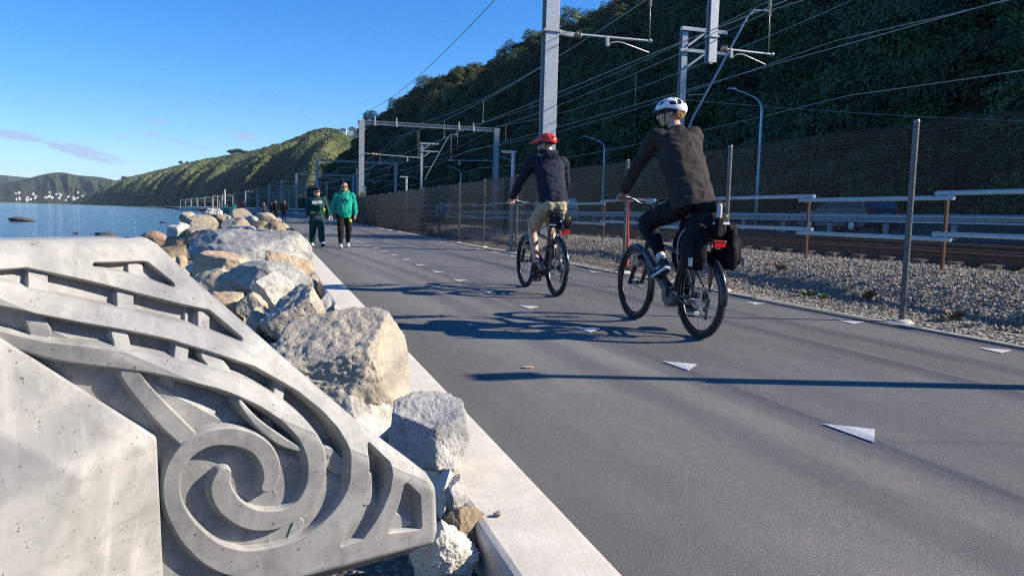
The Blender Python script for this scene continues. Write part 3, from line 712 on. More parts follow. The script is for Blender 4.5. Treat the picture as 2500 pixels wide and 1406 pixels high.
def build_sculpture():
    root = empty('carved_concrete_block', (-.05, 1.95, 0), 0, 'pale concrete block carved with interlocking spirals, standing in front of the boulders', 'sculpture')
    inv = Matrix.Translation((.05, -1.95, 0))
    Np = np.array(SC['N']); h_ = R(SC['hd'])
    U = np.array([math.cos(h_), math.sin(h_), 0]); V = np.array([0, 0, 1.]); W = np.array([math.sin(h_), -math.cos(h_), 0])
    c0, cm_ = np.array(SC['crease'][0]), np.array(SC['crease'][1])
    step = .0015; us = np.arange(-1.0, .05, step); vz = np.arange(-.045, .80, step)
    UU, VV = np.meshgrid(us, vz); P = np.stack([UU.ravel(), VV.ravel()], 1)
    out = seg_sdf_poly(P, SC['outline'])
    # gentle hand-made waviness of every edge
    wob = np.array([noise.noise((p[0]*9, p[1]*9, 0)) for p in P[::1]]) * .0022
    D = .078; b = .0072
    solid = np.full(len(P), 1.0)
    for o in SC['openings']: solid = np.minimum(solid, prof(seg_sdf_poly(P, o)+wob, b))
    for k, a in enumerate(SC['arms']): solid = np.maximum(solid, prof(-stroke_sdf(P, a)+wob+.003, b+.003)*(1.0 if k == 0 else .97))
    for a, lv in SC['struts']: solid = np.maximum(solid, prof(-stroke_sdf(P, a)+wob, b*.8)*min(.93, lv+.20))
    rel = (solid-1)*D + wob*.5
    d = (P-c0)@cm_
    base = np.where(d > 0, -SC['A']*d, SC['B']*d)
    base = base + .004*np.exp(-(d/.012)**2)*-1     # softened crease
    e = .024
    q = np.clip((out+.006)/e, 0, 1)
    base = base - e*(1-np.sqrt(np.clip(1-q*q, 0, 1)))
    w_ = base+rel
    pts = Np + P[:, :1]*U + P[:, 1:]*V + w_[:, None]*W
    keep = (out < e-.006).reshape(UU.shape)
    nr, nc = UU.shape; idx = np.arange(nr*nc).reshape(nr, nc)
    k4 = keep[:-1, :-1] & keep[1:, :-1] & keep[:-1, 1:] & keep[1:, 1:]
    f = np.stack([idx[:-1, :-1][k4], idx[:-1, 1:][k4], idx[1:, 1:][k4], idx[1:, :-1][k4]], 1)
    used = np.unique(f); rm = np.full(nr*nc, -1); rm[used] = np.arange(len(used))
    me = np_mesh('carved_face', pts[used]-np.array([-.05, 1.95, 0]), rm[f])
    mesh_obj('carved_face', me, M['cast'], root, True)
    # body behind the face
    ol = np.array(SC['outline']); ctr = ol.mean(0)
    def off(pt, s):
        dd = pt-ctr; return pt+dd/np.linalg.norm(dd)*s
    ring = [off(p, .012) for p in ol]
    def world(p, w0):
        dcr = (p-c0)@cm_; bb = -SC['A']*dcr if dcr > 0 else SC['B']*dcr
        return Np+p[0]*U+p[1]*V+(bb+w0)*W - np.array([-.05, 1.95, 0])
    nb = len(ring); low = ol[:, 1] < .02
    r0 = [world(p, -.020) for p in ring]
    r1 = []
    for i, p in enumerate(ring):
        q_ = p.copy()
        if low[i]: q_[1] -= .06
        elif p[0] > -.06: q_[0] -= .0
        r1.append(world(q_, -.085 if low[i] else -.03))
    r2 = [Np + off(p, -.03 if p[1] > .1 else .0)[0]*U + (p[1]-(.1 if low[i] else 0))*V + (-.42)*W - np.array([-.05, 1.95, 0]) for i, p in enumerate(ring)]
    mb = MB(); mb.loft([[Vector(a) for a in r] for r in (r0, r1, r2)], cap=True)
    mb.build('block_body', M['cast'], root, False, .006, 2)
    # the wedge-shaped buttress that stands out of the face on the left
    B = {k: Vector(q)+Vector((.05, -1.95, 0)) for k, q in SC['butt'].items()}
    Wv = Vector(W); n_ = -Wv
    A, P1, P2, Q, Q2, P1b, B2, B3 = [B[k] for k in ('A', 'P1', 'P2', 'Q', 'Q2', 'P1b', 'B2', 'B3')]
    down = Vector((0, 0, -1))
    P1g = P1b + (P1b-P1).normalized()*.28; B3g = B3 + (B3-B2).normalized()*.25
    Q = P2 + (Q-P2)*1.6; L2 = Q + (B2-P2)*1.0 + Vector((-.05, 0, 0)); L3 = L2 + (B3-B2)*1.8
    back = n_*.22; A2 = A + (A-P1)*.6
    vs_ = [A2, P1, P2, Q, B2, B3g, P1g, L2, L3, A2+back, P1+back, P1g+back, Q+back*2, L3+back]
    bm = bmesh.new()
    for p in vs_: bm.verts.new(p)
    bmesh.ops.convex_hull(bm, input=bm.verts)
    for vtx in [v_ for v_ in bm.verts if not v_.link_faces]: bm.verts.remove(vtx)
    bmesh.ops.dissolve_limit(bm, angle_limit=R(4), verts=bm.verts, edges=bm.edges)
    bmesh.ops.recalc_face_normals(bm, faces=bm.faces)
    me = bpy.data.meshes.new('buttress'); bm.to_mesh(me); bm.free()
    o = mesh_obj('buttress', me, M['cast_sunlit'], root)
    bv = o.modifiers.new('bevel', 'BEVEL'); bv.width = .006; bv.segments = 3; bv.limit_method = 'ANGLE'; bv.angle_limit = R(15)
    return root
build_sculpture()
# ------------------------------------------------------------------ boulders of the sea wall
def rock_mat(name, c1, c2, c3, speck=.35, dark=(.05,.05,.05), sc=1.0, band=0.0):
    t = NT(name); v = t.coord()
    a = t.noise(v, 2.6*sc, 6, .65, .8); b = t.noise(v, 9*sc, 6, .7); f = t.noise(v, 48*sc, 4, .7)
    col = t.ramp(a, [(.28, c1), (.5, c2), (.72, c3)])
    if band:
        wv = t.n.new('ShaderNodeTexWave'); wv.inputs['Scale'].default_value = 2.6; wv.inputs['Distortion'].default_value = 7; wv.inputs['Detail'].default_value = 4
        t.link(t.coord(rot=(.5, .7, .3)), wv.inputs['Vector'])
        col = t.mix(t.math('MULTIPLY', wv.outputs['Fac'], band), col, tuple(x*.55 for x in c2))
    col = t.mix(t.math('MULTIPLY', t.ramp(b, [(.50, (0,0,0)), (.72, (1,1,1))]), .55), col, tuple(x*.62 for x in c1))
    col = t.mix(t.math('MULTIPLY', t.ramp(f, [(.55, (0,0,0)), (.68, (1,1,1))]), speck), col, dark)
    col = t.mix(t.math('MULTIPLY', t.ramp(f, [(.30, (1,1,1)), (.42, (0,0,0))]), speck*.6), col, tuple(min(.75, x*1.5) for x in c3))
    t.color(col); t.set(Roughness=.9, Specular_IOR_Level=.3)
    h = t.math('ADD', t.math('MULTIPLY', b, .8), t.math('MULTIPLY', f, .45))
    t.bump(h, .9, .022/sc); return t.m
ROCK = {
 'grey': rock_mat('grey_rock', (.25,.245,.235), (.37,.36,.34), (.48,.465,.43), .45, (.07,.07,.075)),
 'lichen': rock_mat('lichened_grey_rock', (.17,.17,.165), (.33,.325,.305), (.48,.465,.42), .6, (.045,.045,.05), .75),
 'split': rock_mat('split_rock', (.27,.26,.245), (.42,.36,.27), (.47,.43,.37), .4, (.13,.11,.085), .9),
 'tan': rock_mat('tan_rock', (.32,.25,.165), (.42,.35,.25), (.50,.44,.35), .3, (.12,.095,.07)),
 'orange': rock_mat('orange_rock', (.36,.235,.14), (.46,.355,.24), (.53,.46,.37), .3, (.15,.09,.05)),
 'rust': rock_mat('rusty_rock', (.21,.12,.075), (.36,.235,.155), (.50,.42,.33), .35, (.07,.035,.025)),
 'white': rock_mat('pale_rock', (.44,.41,.35), (.54,.50,.43), (.60,.57,.52), .28, (.24,.20,.15)),
 'brown': rock_mat('brown_rock', (.15,.11,.075), (.24,.185,.12), (.33,.27,.19), .4, (.055,.04,.03)),
 'stripe': rock_mat('banded_rock', (.33,.27,.20), (.46,.40,.32), (.54,.49,.43), .4, (.10,.08,.07), 1.0, .55),
 'dark': rock_mat('dark_wet_rock', (.05,.045,.04), (.085,.075,.065), (.14,.12,.10), .3, (.02,.02,.02)),
}
def rock_mesh(name, seed, sub, dims, cuts=15, rough=.032, tight=(.50, .88), fine=.012, ridge=.0, planes=()):
    r_ = random.Random(seed)
    bm = bmesh.new(); bmesh.ops.create_icosphere(bm, subdivisions=sub, radius=1.0)
    pl = []
    for k in range(cuts):
        d = Vector((r_.gauss(0,1), r_.gauss(0,1), r_.gauss(0,.8))).normalized(); pl.append((d, r_.uniform(*tight)))
    pl += [(Vector(d).normalized(), q) for d, q in planes]
    o = Vector((seed*3.17, seed*1.31, seed*.7))
    for vtx in bm.verts:
        p = vtx.co
        for d, q in pl:
            e = p.dot(d)-q
            if e > 0: p = p - d*e*.95
        nn = vtx.co.normalized()
        p = p + nn*(rough*1.2*noise.noise(p*1.6+o) + rough*noise.fractal(p*4.5+o, .9, 2.1, 4) + fine*noise.fractal(p*22+o, .8, 2.0, 3))
        if ridge: p = p - nn*ridge*max(0, .25-abs(noise.noise(p*3.1+o*2)))*2
        vtx.co = p
    mn = [min(v_.co[i] for v_ in bm.verts) for i in range(3)]; mx = [max(v_.co[i] for v_ in bm.verts) for i in range(3)]
    for v_ in bm.verts:
        v_.co = Vector([((v_.co[i]-mn[i])/(mx[i]-mn[i])*2-1)*dims[i]/2 for i in range(3)])
    me = bpy.data.meshes.new(name); bm.to_mesh(me); bm.free(); return me

RVEC = CAM.matrix_world.to_3x3() @ Vector((1, 0, 0))
def place_rock(x0, x1, y0, y1, D, kind, label, seed, group=None, sub=None, ext=.3, dep=1.0, **kw):
    """a boulder whose visible outline spans the given field of view at distance D"""
    cx, cy = (x0+x1)/2, (y0+y1)/2; w_ = (x1-x0)/1880*D; h_ = (y1-y0)/1880*D
    d = px_dir(cx, cy); p = CAM.matrix_world.translation + d*D + Vector((math.sin(YAW), math.cos(YAW), 0))*w_*.10
    hh = h_*(1+ext); p.z -= h_*ext/2
    if sub is None: sub = 6 if (x1-x0)*(y1-y0) > 9000 else 5 if (x1-x0)*(y1-y0) > 2200 else 4
    me = rock_mesh('boulder', seed, sub, (w_*1.03, max(w_*.75, hh*.9)*dep, hh), **kw)
    o = mesh_obj('boulder', me, ROCK[kind], None, True); o.location = p; o.rotation_euler = (0, 0, -YAW)
    if kw.get('fine', .012) < .02: me.set_sharp_from_angle(angle=R(38))
    return tag(o, label, 'boulder', group or 'boulders of the sea wall')
BK = 'boulders of the sea wall'
def zD(px, py, z):      # distance along the view axis where this pixel meets height z
    d = px_dir(px, py); return (z-CAMH)/d.z
RL = [
 (636, 990, 758, 1016, zD(900, 1012, -.02), 'split', 'largest near boulder, grey above and tan below, behind the slope of the carved block', 101, dict(cuts=5, tight=(.62,.85), fine=.022, rough=.03, planes=[((-.12,-.55,1), .42), ((.15,-1,.12), .50), ((1,-.3,.25), .62), ((-1,-.2,.35), .72), ((.6,-.8,-.1), .6)])),
 (770, 975, 905, 1075, zD(950, 1060, -.10), 'white', 'cream boulder low between the carved block and the largest near boulder', 102, dict(cuts=10)),
 (946, 1145, 964, 1154, zD(1060, 1150, 0.0), 'grey', 'pale grey blocky boulder sitting on the edge of the kerb strip', 103, dict(cuts=3, tight=(.7,.85), fine=.022, ext=.06, rough=.03, planes=[((.15,-.5,1), .52), ((-.35,-1,.1), .52), ((.8,-.7,.1), .58), ((1,0,.2), .75), ((-1,-.1,.1), .72), ((0,-.3,-1), .7)])),
 (1056, 1106, 1150, 1254, zD(1080, 1250, -.05), 'white', 'small cream stone pressed against the nose of the carved block', 104, {}),
 (1083, 1145, 1164, 1250, zD(1110, 1248, -.04), 'grey', 'small rounded grey stone below the pale grey blocky boulder', 105, {}),
 (1083, 1202, 1240, 1364, zD(1150, 1362, -.12), 'brown', 'brown angular stone between the kerb strip and the carved block', 106, dict(cuts=8, fine=.02, ridge=.10, ext=.05)),
 (995, 1170, 1272, 1440, zD(1090, 1440, -.16), 'white', 'rough cream stone under the nose of the carved block', 107, dict(cuts=9, fine=.03, rough=.08, ext=.05)),
 (642, 802, 696, 812, zD(780, 800, -.02), 'stripe', 'banded cream and brown boulder next to the kerb behind the largest near boulder', 108, dict(cuts=5, ridge=.05, planes=[((-.5,-.6,1), .40), ((.3,-1,.2), .5), ((1,-.2,.5), .55)])),
 (782, 806, 716, 768, zD(790, 766, -.02), 'grey', 'thin grey slab of stone on the kerb side of the banded boulder', 109, {}),
 (797, 831, 742, 770, zD(812, 768, 0.0), 'grey', 'small dark triangular stone lying on the kerb strip', 110, dict(cuts=6, tight=(.45,.7), ext=.05)),
 (612, 714, 664, 742, zD(660, 750, -.05), 'white', 'cream white stone perched left of the banded boulder', 111, dict(cuts=9)),
 (578, 652, 713, 772, zD(610, 775, -.06), 'tan', 'tan knobbly stone below the perched cream white stone', 112, dict(cuts=12, ridge=.08)),
 (600, 672, 748, 812, zD(630, 812, -.12), 'tan', 'broken tan stone squeezed behind the sloping edge of the carved block', 113, dict(ridge=.1)),
 (520, 596, 712, 800, zD(560, 790, -.15), 'orange', 'orange buff stone touching the sloping edge of the carved block', 114, {}),
 (538, 752, 636, 740, zD(720, 735, -.05), 'lichen', 'grey and white boulder behind the perched cream white stone', 115, dict(cuts=10)),
 (466, 606, 614, 690, zD(540, 700, -.1), 'orange', 'smooth orange topped boulder in front of the huge lichened boulder', 116, dict(cuts=8, rough=.04, fine=.006)),
 (440, 630, 654, 760, zD(560, 750, -.15), 'tan', 'wide tan boulder with ridges behind the top corner of the carved block', 117, dict(cuts=11, ridge=.06)),
 (632, 760, 612, 708, zD(735, 700, -.03), 'orange', 'orange brown boulder at the kerb side of the grey and white boulder', 118, dict(cuts=9, ridge=.06)),
 (446, 742, 560, 690, zD(690, 668, -.05), 'lichen', 'huge grey lichened boulder, the broadest in the sea wall', 119, dict(cuts=9, tight=(.62,.9), fine=.018, rough=.04, planes=[((.05,-.7,1), .48), ((-.5,-.8,.7), .55), ((.6,-.7,.5), .6)])),
 (552, 652, 560, 590, zD(640, 640, -.05)*1.12, 'rust', 'reddish slab lying behind the huge lichened boulder', 120, {}),
 (448, 536, 562, 600, zD(600, 640, -.05)*1.12, 'rust', 'dark red stone at the left shoulder of the huge lichened boulder', 121, {}),
 (643, 699, 536, 604, zD(715, 606, -.02), 'brown', 'brown upright boulder with a purple stained top beside the path', 122, dict(cuts=9)),
 (682, 724, 556, 606, zD(715, 605, -.02), 'orange', 'orange footed stone against the kerb beside the brown upright boulder', 123, dict(cuts=9)),
 (616, 690, 556, 600, zD(700, 612, -.02), 'white', 'pale sloping boulder left of the brown upright boulder', 124, {}),
 (548, 628, 550, 580, zD(690, 598, -.02), 'grey', 'flat grey slab behind the reddish slab', 125, {}),
 (452, 528, 524, 566, zD(690, 580, -.05), 'tan', 'tan peaked boulder with a shaded left face near the water', 126, dict(cuts=8)),
 (438, 476, 517, 552, zD(690, 575, -.05), 'tan', 'rounded tan boulder farthest left on the skyline of the sea wall', 127, {}),
 (402, 458, 546, 590, zD(690, 592, -.1), 'white', 'whitish grey veined boulder at the water side', 128, dict(cuts=9)),
 (434, 462, 543, 572, zD(690, 586, -.1), 'white', 'cream stone between the veined boulder and the tan peaked boulder', 129, {}),
 (346, 408, 564, 604, zD(690, 606, -.15), 'rust', 'rust brown boulder with a pale top just above the carved block', 130, dict(cuts=8)),
 (386, 468, 576, 624, zD(690, 612, -.15), 'rust', 'red and cream boulder above the top corner of the carved block', 131, dict(ridge=.08)),
 (376, 452, 596, 650, zD(690, 640, -.2), 'brown', 'olive brown boulder half hidden by the top corner of the carved block', 132, {}),
 (452, 540, 552, 590, zD(690, 592, -.1), 'tan', 'long beige slab below the tan peaked boulder', 133, {}),
 (538, 580, 532, 560, zD(700, 582, -.02), 'grey', 'bluish grey stone in the middle of the far sea wall', 134, {}),
 (566, 612, 530, 566, zD(700, 585, -.02), 'orange', 'pinkish boulder in the middle of the far sea wall', 135, {}),
 (556, 614, 508, 545, zD(700, 566, -.02), 'tan', 'tallest tan boulder at the back of the sea wall', 136, dict(cuts=8)),
 (612, 682, 518, 556, zD(700, 562, -.02), 'tan', 'broad tan boulder at the back of the sea wall beside the path', 137, dict(cuts=8)),
 (606, 652, 538, 562, zD(700, 574, -.02), 'brown', 'brown stone in front of the broad tan boulder', 138, {}),
 (594, 628, 526, 546, zD(700, 568, -.02), 'grey', 'grey stone between the tallest tan boulder and the broad tan boulder', 139, {}),
 (508, 550, 523, 552, zD(700, 570, -.05), 'brown', 'dark mottled stone left of the tallest tan boulder', 140, {}),
 (540, 568, 526, 540, zD(700, 568, -.05), 'white', 'flat white stone between the dark mottled stone and the tallest tan boulder', 141, {}),
 (230, 282, 582, 606, zD(690, 606, -.2)*.98, 'tan', 'low stone showing over the top edge of the carved block, farthest left', 142, {}),
 (262, 328, 577, 608, zD(690, 608, -.2), 'rust', 'pinkish brown stone showing over the top edge of the carved block', 143, {}),
 (316, 352, 584, 606, zD(690, 610, -.2), 'tan', 'small stone beside the rust brown boulder over the carved block', 144, {}),
 (690, 705, 548, 560, zD(700, 556, 0), 'tan', 'small stone beyond the brown upright boulder at the path edge', 145, {}),
 (722, 760, 628, 690, zD(745, 684, 0), 'grey', 'shaded grey stone tucked against the kerb by the orange brown boulder', 146, {}),
 (745, 775, 668, 700, zD(765, 698, 0), 'tan', 'thin tan slab tipped over the edge of the kerb strip', 147, dict(cuts=6)),
 (428, 452, 622, 650, zD(440, 690, -.1), 'orange', 'small orange splinter left of the huge lichened boulder', 148, {}),
]
for a in RL: place_rock(*a[:7], a[7], None, **a[8])
# boulders farther along the wall, past the bend of the crest
rr = random.Random(5)
for i in range(46):
    y = 34+70*rr.random()**1.3; x = rr.uniform(-5.0, .2)
    s_ = rr.uniform(.45, 1.0)
    me = rock_mesh('boulder', 300+i, 4, (s_*1.2, s_, s_*.8)); o = mesh_obj('boulder', me, ROCK[rr.choice(['tan', 'grey', 'white', 'orange', 'tan', 'brown'])], None, True)
    o.location = (x+bend(y), y, shore_z(x, y, 0)+s_*.2); o.rotation_euler = (0, 0, rr.random()*6)
    tag(o, 'one of the many small far boulders along the water edge of the path', 'boulder', 'far boulders of the sea wall')
# unseen-from-front fill: smaller boulders between and under the big ones
for i in range(170):
    y = 1.2+26*rr.random()**1.2; x = rr.uniform(-4.2, .42); s_ = rr.uniform(.14, .46)
    if y < 3.2: continue
    me = rock_mesh('boulder', 500+i, 4, (s_*1.2, s_, s_*.8)); o = mesh_obj('boulder', me, ROCK[rr.choice(['tan', 'grey', 'white', 'white', 'tan', 'stripe'])], None, True)
    o.location = (x, y, shore_z(x, y, 0)+s_*.12+rr.random()*.24); o.rotation_euler = (0, 0, rr.random()*6)
    tag(o, 'small filling stone down in the gaps of the boulder wall', 'stone', 'filling stones of the sea wall')
# stone chips among them and under the block
pe = [clump_ for clump_ in ()]
def pebble_src(name, seed, m):
    me = rock_mesh(name, seed, 2, (1, .85, .7), cuts=9, rough=.05); me.materials.append(m)
    return bpy.data.objects.new(name, me)
M['chip'] = rock_mat('stone_chips', (.20,.17,.13), (.32,.28,.22), (.42,.39,.34), .2, (.10,.09,.08))
n = 9000; px_ = rng.uniform(-4, .56, n); py_ = rng.uniform(.6, 26, n)**1.0
pts = np.array([(a, b, shore_z(a, b, 0)+.008) for a, b in zip(px_, py_)]); s_ = .018+.11*rng.random(n)**3
scatter('rubble', pts, np.stack([s_, s_, s_], 1), pebble_src('chip', 900, M['chip']), label='loose stone chips and grit between the boulders', cat='rubble', tilt=1.2, seed=8)

# rocks standing in the sea
for i, (x0, x1, y0, y1, lb) in enumerate([(20, 88, 527, 541, 'weedy brown rock standing alone in the sea at far left'), (178, 196, 566, 572, 'small dark rock awash in the sea'), (230, 290, 565, 575, 'long low dark rock awash in the sea above the carved block'), (388, 408, 541, 546, 'tiny dark rock awash near the sea wall'), (352, 375, 495, 500, 'yellowish rock at the far water edge')]):
    D = zD((x0+x1)/2, y1-1, -1.8); me = rock_mesh('sea_rock', 700+i, 4, ((x1-x0)/1880*D, (x1-x0)/1880*D*.6, (y1-y0)/1880*D*1.5), rough=.12)
    o = mesh_obj('sea_rock', me, ROCK['tan' if i == 4 else 'dark'], None, True); d = px_dir((x0+x1)/2, y1-1); o.location = Vector((0, 0, CAMH))+d*D; o.rotation_euler = (0, 0, -YAW)
    tag(o, lb, 'rock', 'rocks standing in the sea')
# heap of small broken stone that juts into the water
hp = []; hs = []
for i in range(2600):
    t_ = rr.random(); q = rr.gauss(0, 1)
    D = 46+10*rr.random(); px = 470+100*t_; h_ = max(0, 1-((t_-.52)/.55)**2)*max(0, 1-abs(D-51)/6)
    d = px_dir(px, 520); p = Vector((0, 0, CAMH))+d*D; z = -.9+1.95*h_*rr.random()**.3
    hp.append((p.x, p.y, z)); hs.append(.10+.16*rr.random())
hs = np.array(hs); scatter('stone_heap', np.array(hp), np.stack([hs, hs, hs], 1), pebble_src('chip', 901, ROCK['white']), label='heap of small pale broken stone jutting into the water', cat='stone heap', tilt=1.2, seed=9)
# ------------------------------------------------------------------ chain-link fence
FXX = 6.28; PITCH = 3.35; Y0 = -.30
def yp(px, py, y):
    d = px_dir(px, py); t = y/d.y; return Vector((d.x*t, y, CAMH+d.z*t))
def chain_panel():
    Wd = .050; n = int(round(PITCH/(Wd/2))); seg = 100; dz = 2.02/seg; rad = .0022
    k = np.arange(seg+1); V = []; 
    z = .02+k*dz
    ang = np.array([0, 2*PI/3, 4*PI/3])
    faces = []
    for i in range(n):
        yy = i*Wd/2 + np.where(k % 2 == 0, 0, Wd/2) + .0012*math.sin(i*1.7)
        xx = np.where(k % 2 == 0, .0018, -.0018)
        ring = np.stack([np.stack([xx+rad*1.2*math.cos(a), yy+rad*math.sin(a)*1.3, z+rad*math.sin(a)*.6], 1) for a in ang], 1)   # seg+1,3,3
        V.append(ring.reshape(-1, 3)); b = i*(seg+1)*3
        for c in range(3):
            r0 = b+np.arange(seg)*3+c; r1 = b+np.arange(seg)*3+(c+1) % 3
            faces.append(np.stack([r0, r1, r1+3, r0+3], 1))
        # twisted spike above the tension wire
    V = np.concatenate(V); F = np.concatenate(faces)
    me = np_mesh('wire_mesh', V, F); return me
fence = empty('chain_link_fence', (FXX, Y0, 0), 0, 'tall grey chain-link fence between the path and the railway', 'fence')
M['fencewire'] = pmat('fence_wire', (.040, .042, .046), .26, .55, .25, 30)
M['fencepost'] = pmat('fence_post_steel', (.20, .205, .215), .45, .55, .25, 22, .1, 80)
cp = chain_panel(); cp.materials.append(M['fencewire'])
post = MB(); post.tube([(0, 0, -.05), (0, 0, 2.06)], .031, 14); post.tube([(0, 0, 2.06), (0, 0, 2.075)], [.034, .026], 14)
post0 = post.build('post', M['fencepost'], fence, True, angle=40)
ft_ = MB(); ft_.lathe([(.0, -.08), (.15, -.08), (.14, -.01), (.09, .02), (.0, .025)], n=12); foot0 = ft_.build('footing', M['kerb'], post0, True)
NP = 34
tw = MB()
for i in range(NP):
    y = PITCH*i; b0 = bend(Y0+y); b1 = bend(Y0+y+PITCH)
    p = post0 if i == 0 else post0.copy()
    if i:
        COL.objects.link(p); p.parent = fence
        c = foot0.copy(); COL.objects.link(c); c.parent = p
    p.location = (b0, y, 0)
    q = mesh_obj('wire_mesh', cp, None, fence); q.location = (b0-.036, y, .0); q.rotation_euler = (0, 0, math.atan2(-(b1-b0), PITCH))
    for z in (2.0, 1.05, .06):
        sag = .006*((i*7) % 3)
        tw.tube([(b0-.036, y, z), ((b0+b1)/2-.036, y+PITCH/2, z-sag), (b1-.036, y+PITCH, z)], .0022, 4, False)
tw.build('tension_wire', M['fencewire'], fence)

# --- slim path lights
def path_light():
    r_ = empty('path_light', (0, 0, 0), 0, 'x', 'lamp post', 'slim path lights along the fence')
    p = MB(); p.tube([(0, 0, 0), (0, 0, 2.72)], .052, 16); p.build('pole', M['galv'], r_, True, angle=40)
    b = MB(); b.box((0, 0, .012), (.20, .20, .024)); b.build('base_plate', M['galv'], r_, bevel=.003)
    h = MB(); h.box((-.13, 0, 2.755), (.40, .20, .06)); h.build('light_head', M['galv'], r_, bevel=.018, seg=3)
    g = MB(); g.box((-.15, 0, 2.722), (.30, .15, .008)); g.build('lens', M['reflect'], r_)
    return r_
L0 = path_light()
for i, (y, lb) in enumerate([(20.8, 'slim path light with flat head left of the red helmeted cyclist'), (38.8, 'slim path light with flat head midway along the fence, second from the red helmeted cyclist'), (56.6, 'slim path light with flat head in front of the mast with the yellow number plate'), (3.08, 'slim path light outside the right edge whose long shadow crosses the path'), (74.4, 'small far path light beyond the mast with the yellow number plate')]):
    o = L0 if i == 0 else copy_tree(L0); o.location = (6.46+bend(y), y, 0); o['label'] = lb

ROCK['bal_tan'] = rock_mat('tan_ballast', (.46,.38,.28), (.60,.52,.41), (.70,.64,.55), .15, (.25,.2,.15)); ROCK['bal_grey'] = rock_mat('grey_ballast', (.40,.365,.31), (.54,.50,.43), (.66,.61,.53), .15, (.25,.24,.22)); ROCK['bal_brown'] = rock_mat('brown_ballast', (.26,.20,.14), (.36,.29,.21), (.46,.39,.30), .2, (.14,.11,.08))
# --- loose stones: pale fringe at the fence and the ballast itself
n = 7000; fy = 1.5+62*rng.random(n)**1.5; fx = 6.16+np.abs(rng.normal(0, .17, n))
fp = np.array([(x+bend(y), y, bank(x, y, 0)+.006) for x, y in zip(fx, fy)]); s_ = .010+.022*rng.random(n)**2
M['palechip'] = rock_mat('pale_chips', (.30,.29,.27), (.42,.41,.39), (.52,.51,.48), .2, (.15,.15,.15))
scatter('pale_gravel', fp, np.stack([s_, s_, s_], 1), pebble_src('chip', 902, M['palechip']), label='fringe of pale gravel along the foot of the fence', cat='gravel', tilt=1.3, seed=11)
for j, (n, mt, lb) in enumerate([(13000, 'bal_tan', 'tan ballast stones on the bank between the fence and the rails'), (9000, 'bal_grey', 'grey ballast stones on the bank between the fence and the rails'), (5000, 'bal_brown', 'brown ballast stones on the bank between the fence and the rails')]):
    fy = 1.5+40*rng.random(n)**1.35; fx = rng.uniform(6.6, 9.6, n)
    fp = np.array([(x, y, bank(x, y, 0)+.012) for x, y in zip(fx, fy)]); s_ = .020+.030*rng.random(n)**1.5
    scatter('ballast_stones', fp, np.stack([s_, s_, s_], 1), pebble_src('chip', 910+j, ROCK[mt]), label=lb, cat='ballast', tilt=1.3, seed=12+j)
# small weeds on the bank
def weed(name, m, n, h, seed):
    r_ = random.Random(seed); v = []; f = []
    for i in range(n):
        a = r_.random()*6.28; l = h*(.4+.7*r_.random()); q = Vector((math.cos(a), math.sin(a), 0)); s_ = q.cross(Vector((0, 0, 1)))
        o_ = q*.02*r_.random()*3; b = len(v); w_ = .012*(.5+r_.random())
        v += [o_-s_*w_, o_+s_*w_, o_+q*l*.5+Vector((0, 0, l*.7))+s_*w_, o_+q*l*.5+Vector((0, 0, l*.7))-s_*w_, o_+q*l*.95+Vector((0, 0, l*.8))]
        f += [(b, b+1, b+2, b+3), (b+3, b+2, b+4)]
    me = bpy.data.meshes.new(name); me.from_pydata(v, [], f); o = mesh_obj(name, me, m); return o
M['weed'] = leaf_mat('weed_leaves', (.10, .16, .03), (.13, .18, .05)); M['weed_dry'] = leaf_mat('dry_weed', (.16, .11, .065), (.22, .16, .10))
for i, (px, py, m, h, lb) in enumerate([(1975, 706, 'weed', .10, 'bright green weed tuft on the ballast under the fence'), (2010, 712, 'weed', .07, 'smaller green weed right of the bright tuft'), (1905, 680, 'weed_dry', .12, 'dry brown weed on the ballast behind the rear wheel'), (2120, 722, 'weed_dry', .13, 'dry brown weed left of the nearest fence post'), (2330, 760, 'weed_dry', .12, 'dry brown weed right of the nearest fence post')]):
    D = zD(px, py, .12); p = Vector((0, 0, CAMH))+px_dir(px, py)*D
    o = weed('weed', M[m], 44, h, i); o.location = (p.x, p.y, bank(p.x, p.y, 0)+.01); tag(o, lb, 'weed')

# --- pipe railing by the track
M['pipe'] = pmat('sky_tinted_galvanised_pipe', (.42, .60, .68), .42, .25, .1, 6)  # neutral galvanised steel; the blue sky reflection is put into the colour
rail = empty('pipe_railing', (8.5, 5, .40), 0, 'two-rail pipe railing on thin rusty posts beside the track', 'railing')
RP = 2.75
for i in range(-2, 32):
    y = 3.05+RP*i-.0; up = .035 if i % 2 else -.03; b = bend(y+5)
    p = MB(); p.box((b, y, .5), (.038, .038, 1.06)); o = p.build('post', M['rust'], rail, bevel=.004)
    for z in (1.0, .46):
        t_ = MB(); t_.tube([(b-.045+(.02 if i % 2 else -.02), y-.16, z+up), (bend(y+5+RP)-.045+(.02 if i % 2 else -.02), y+RP+.16, z+up)], .030, 12)
        t_.build('pipe_rail', M['pipe'], rail, True, angle=50)

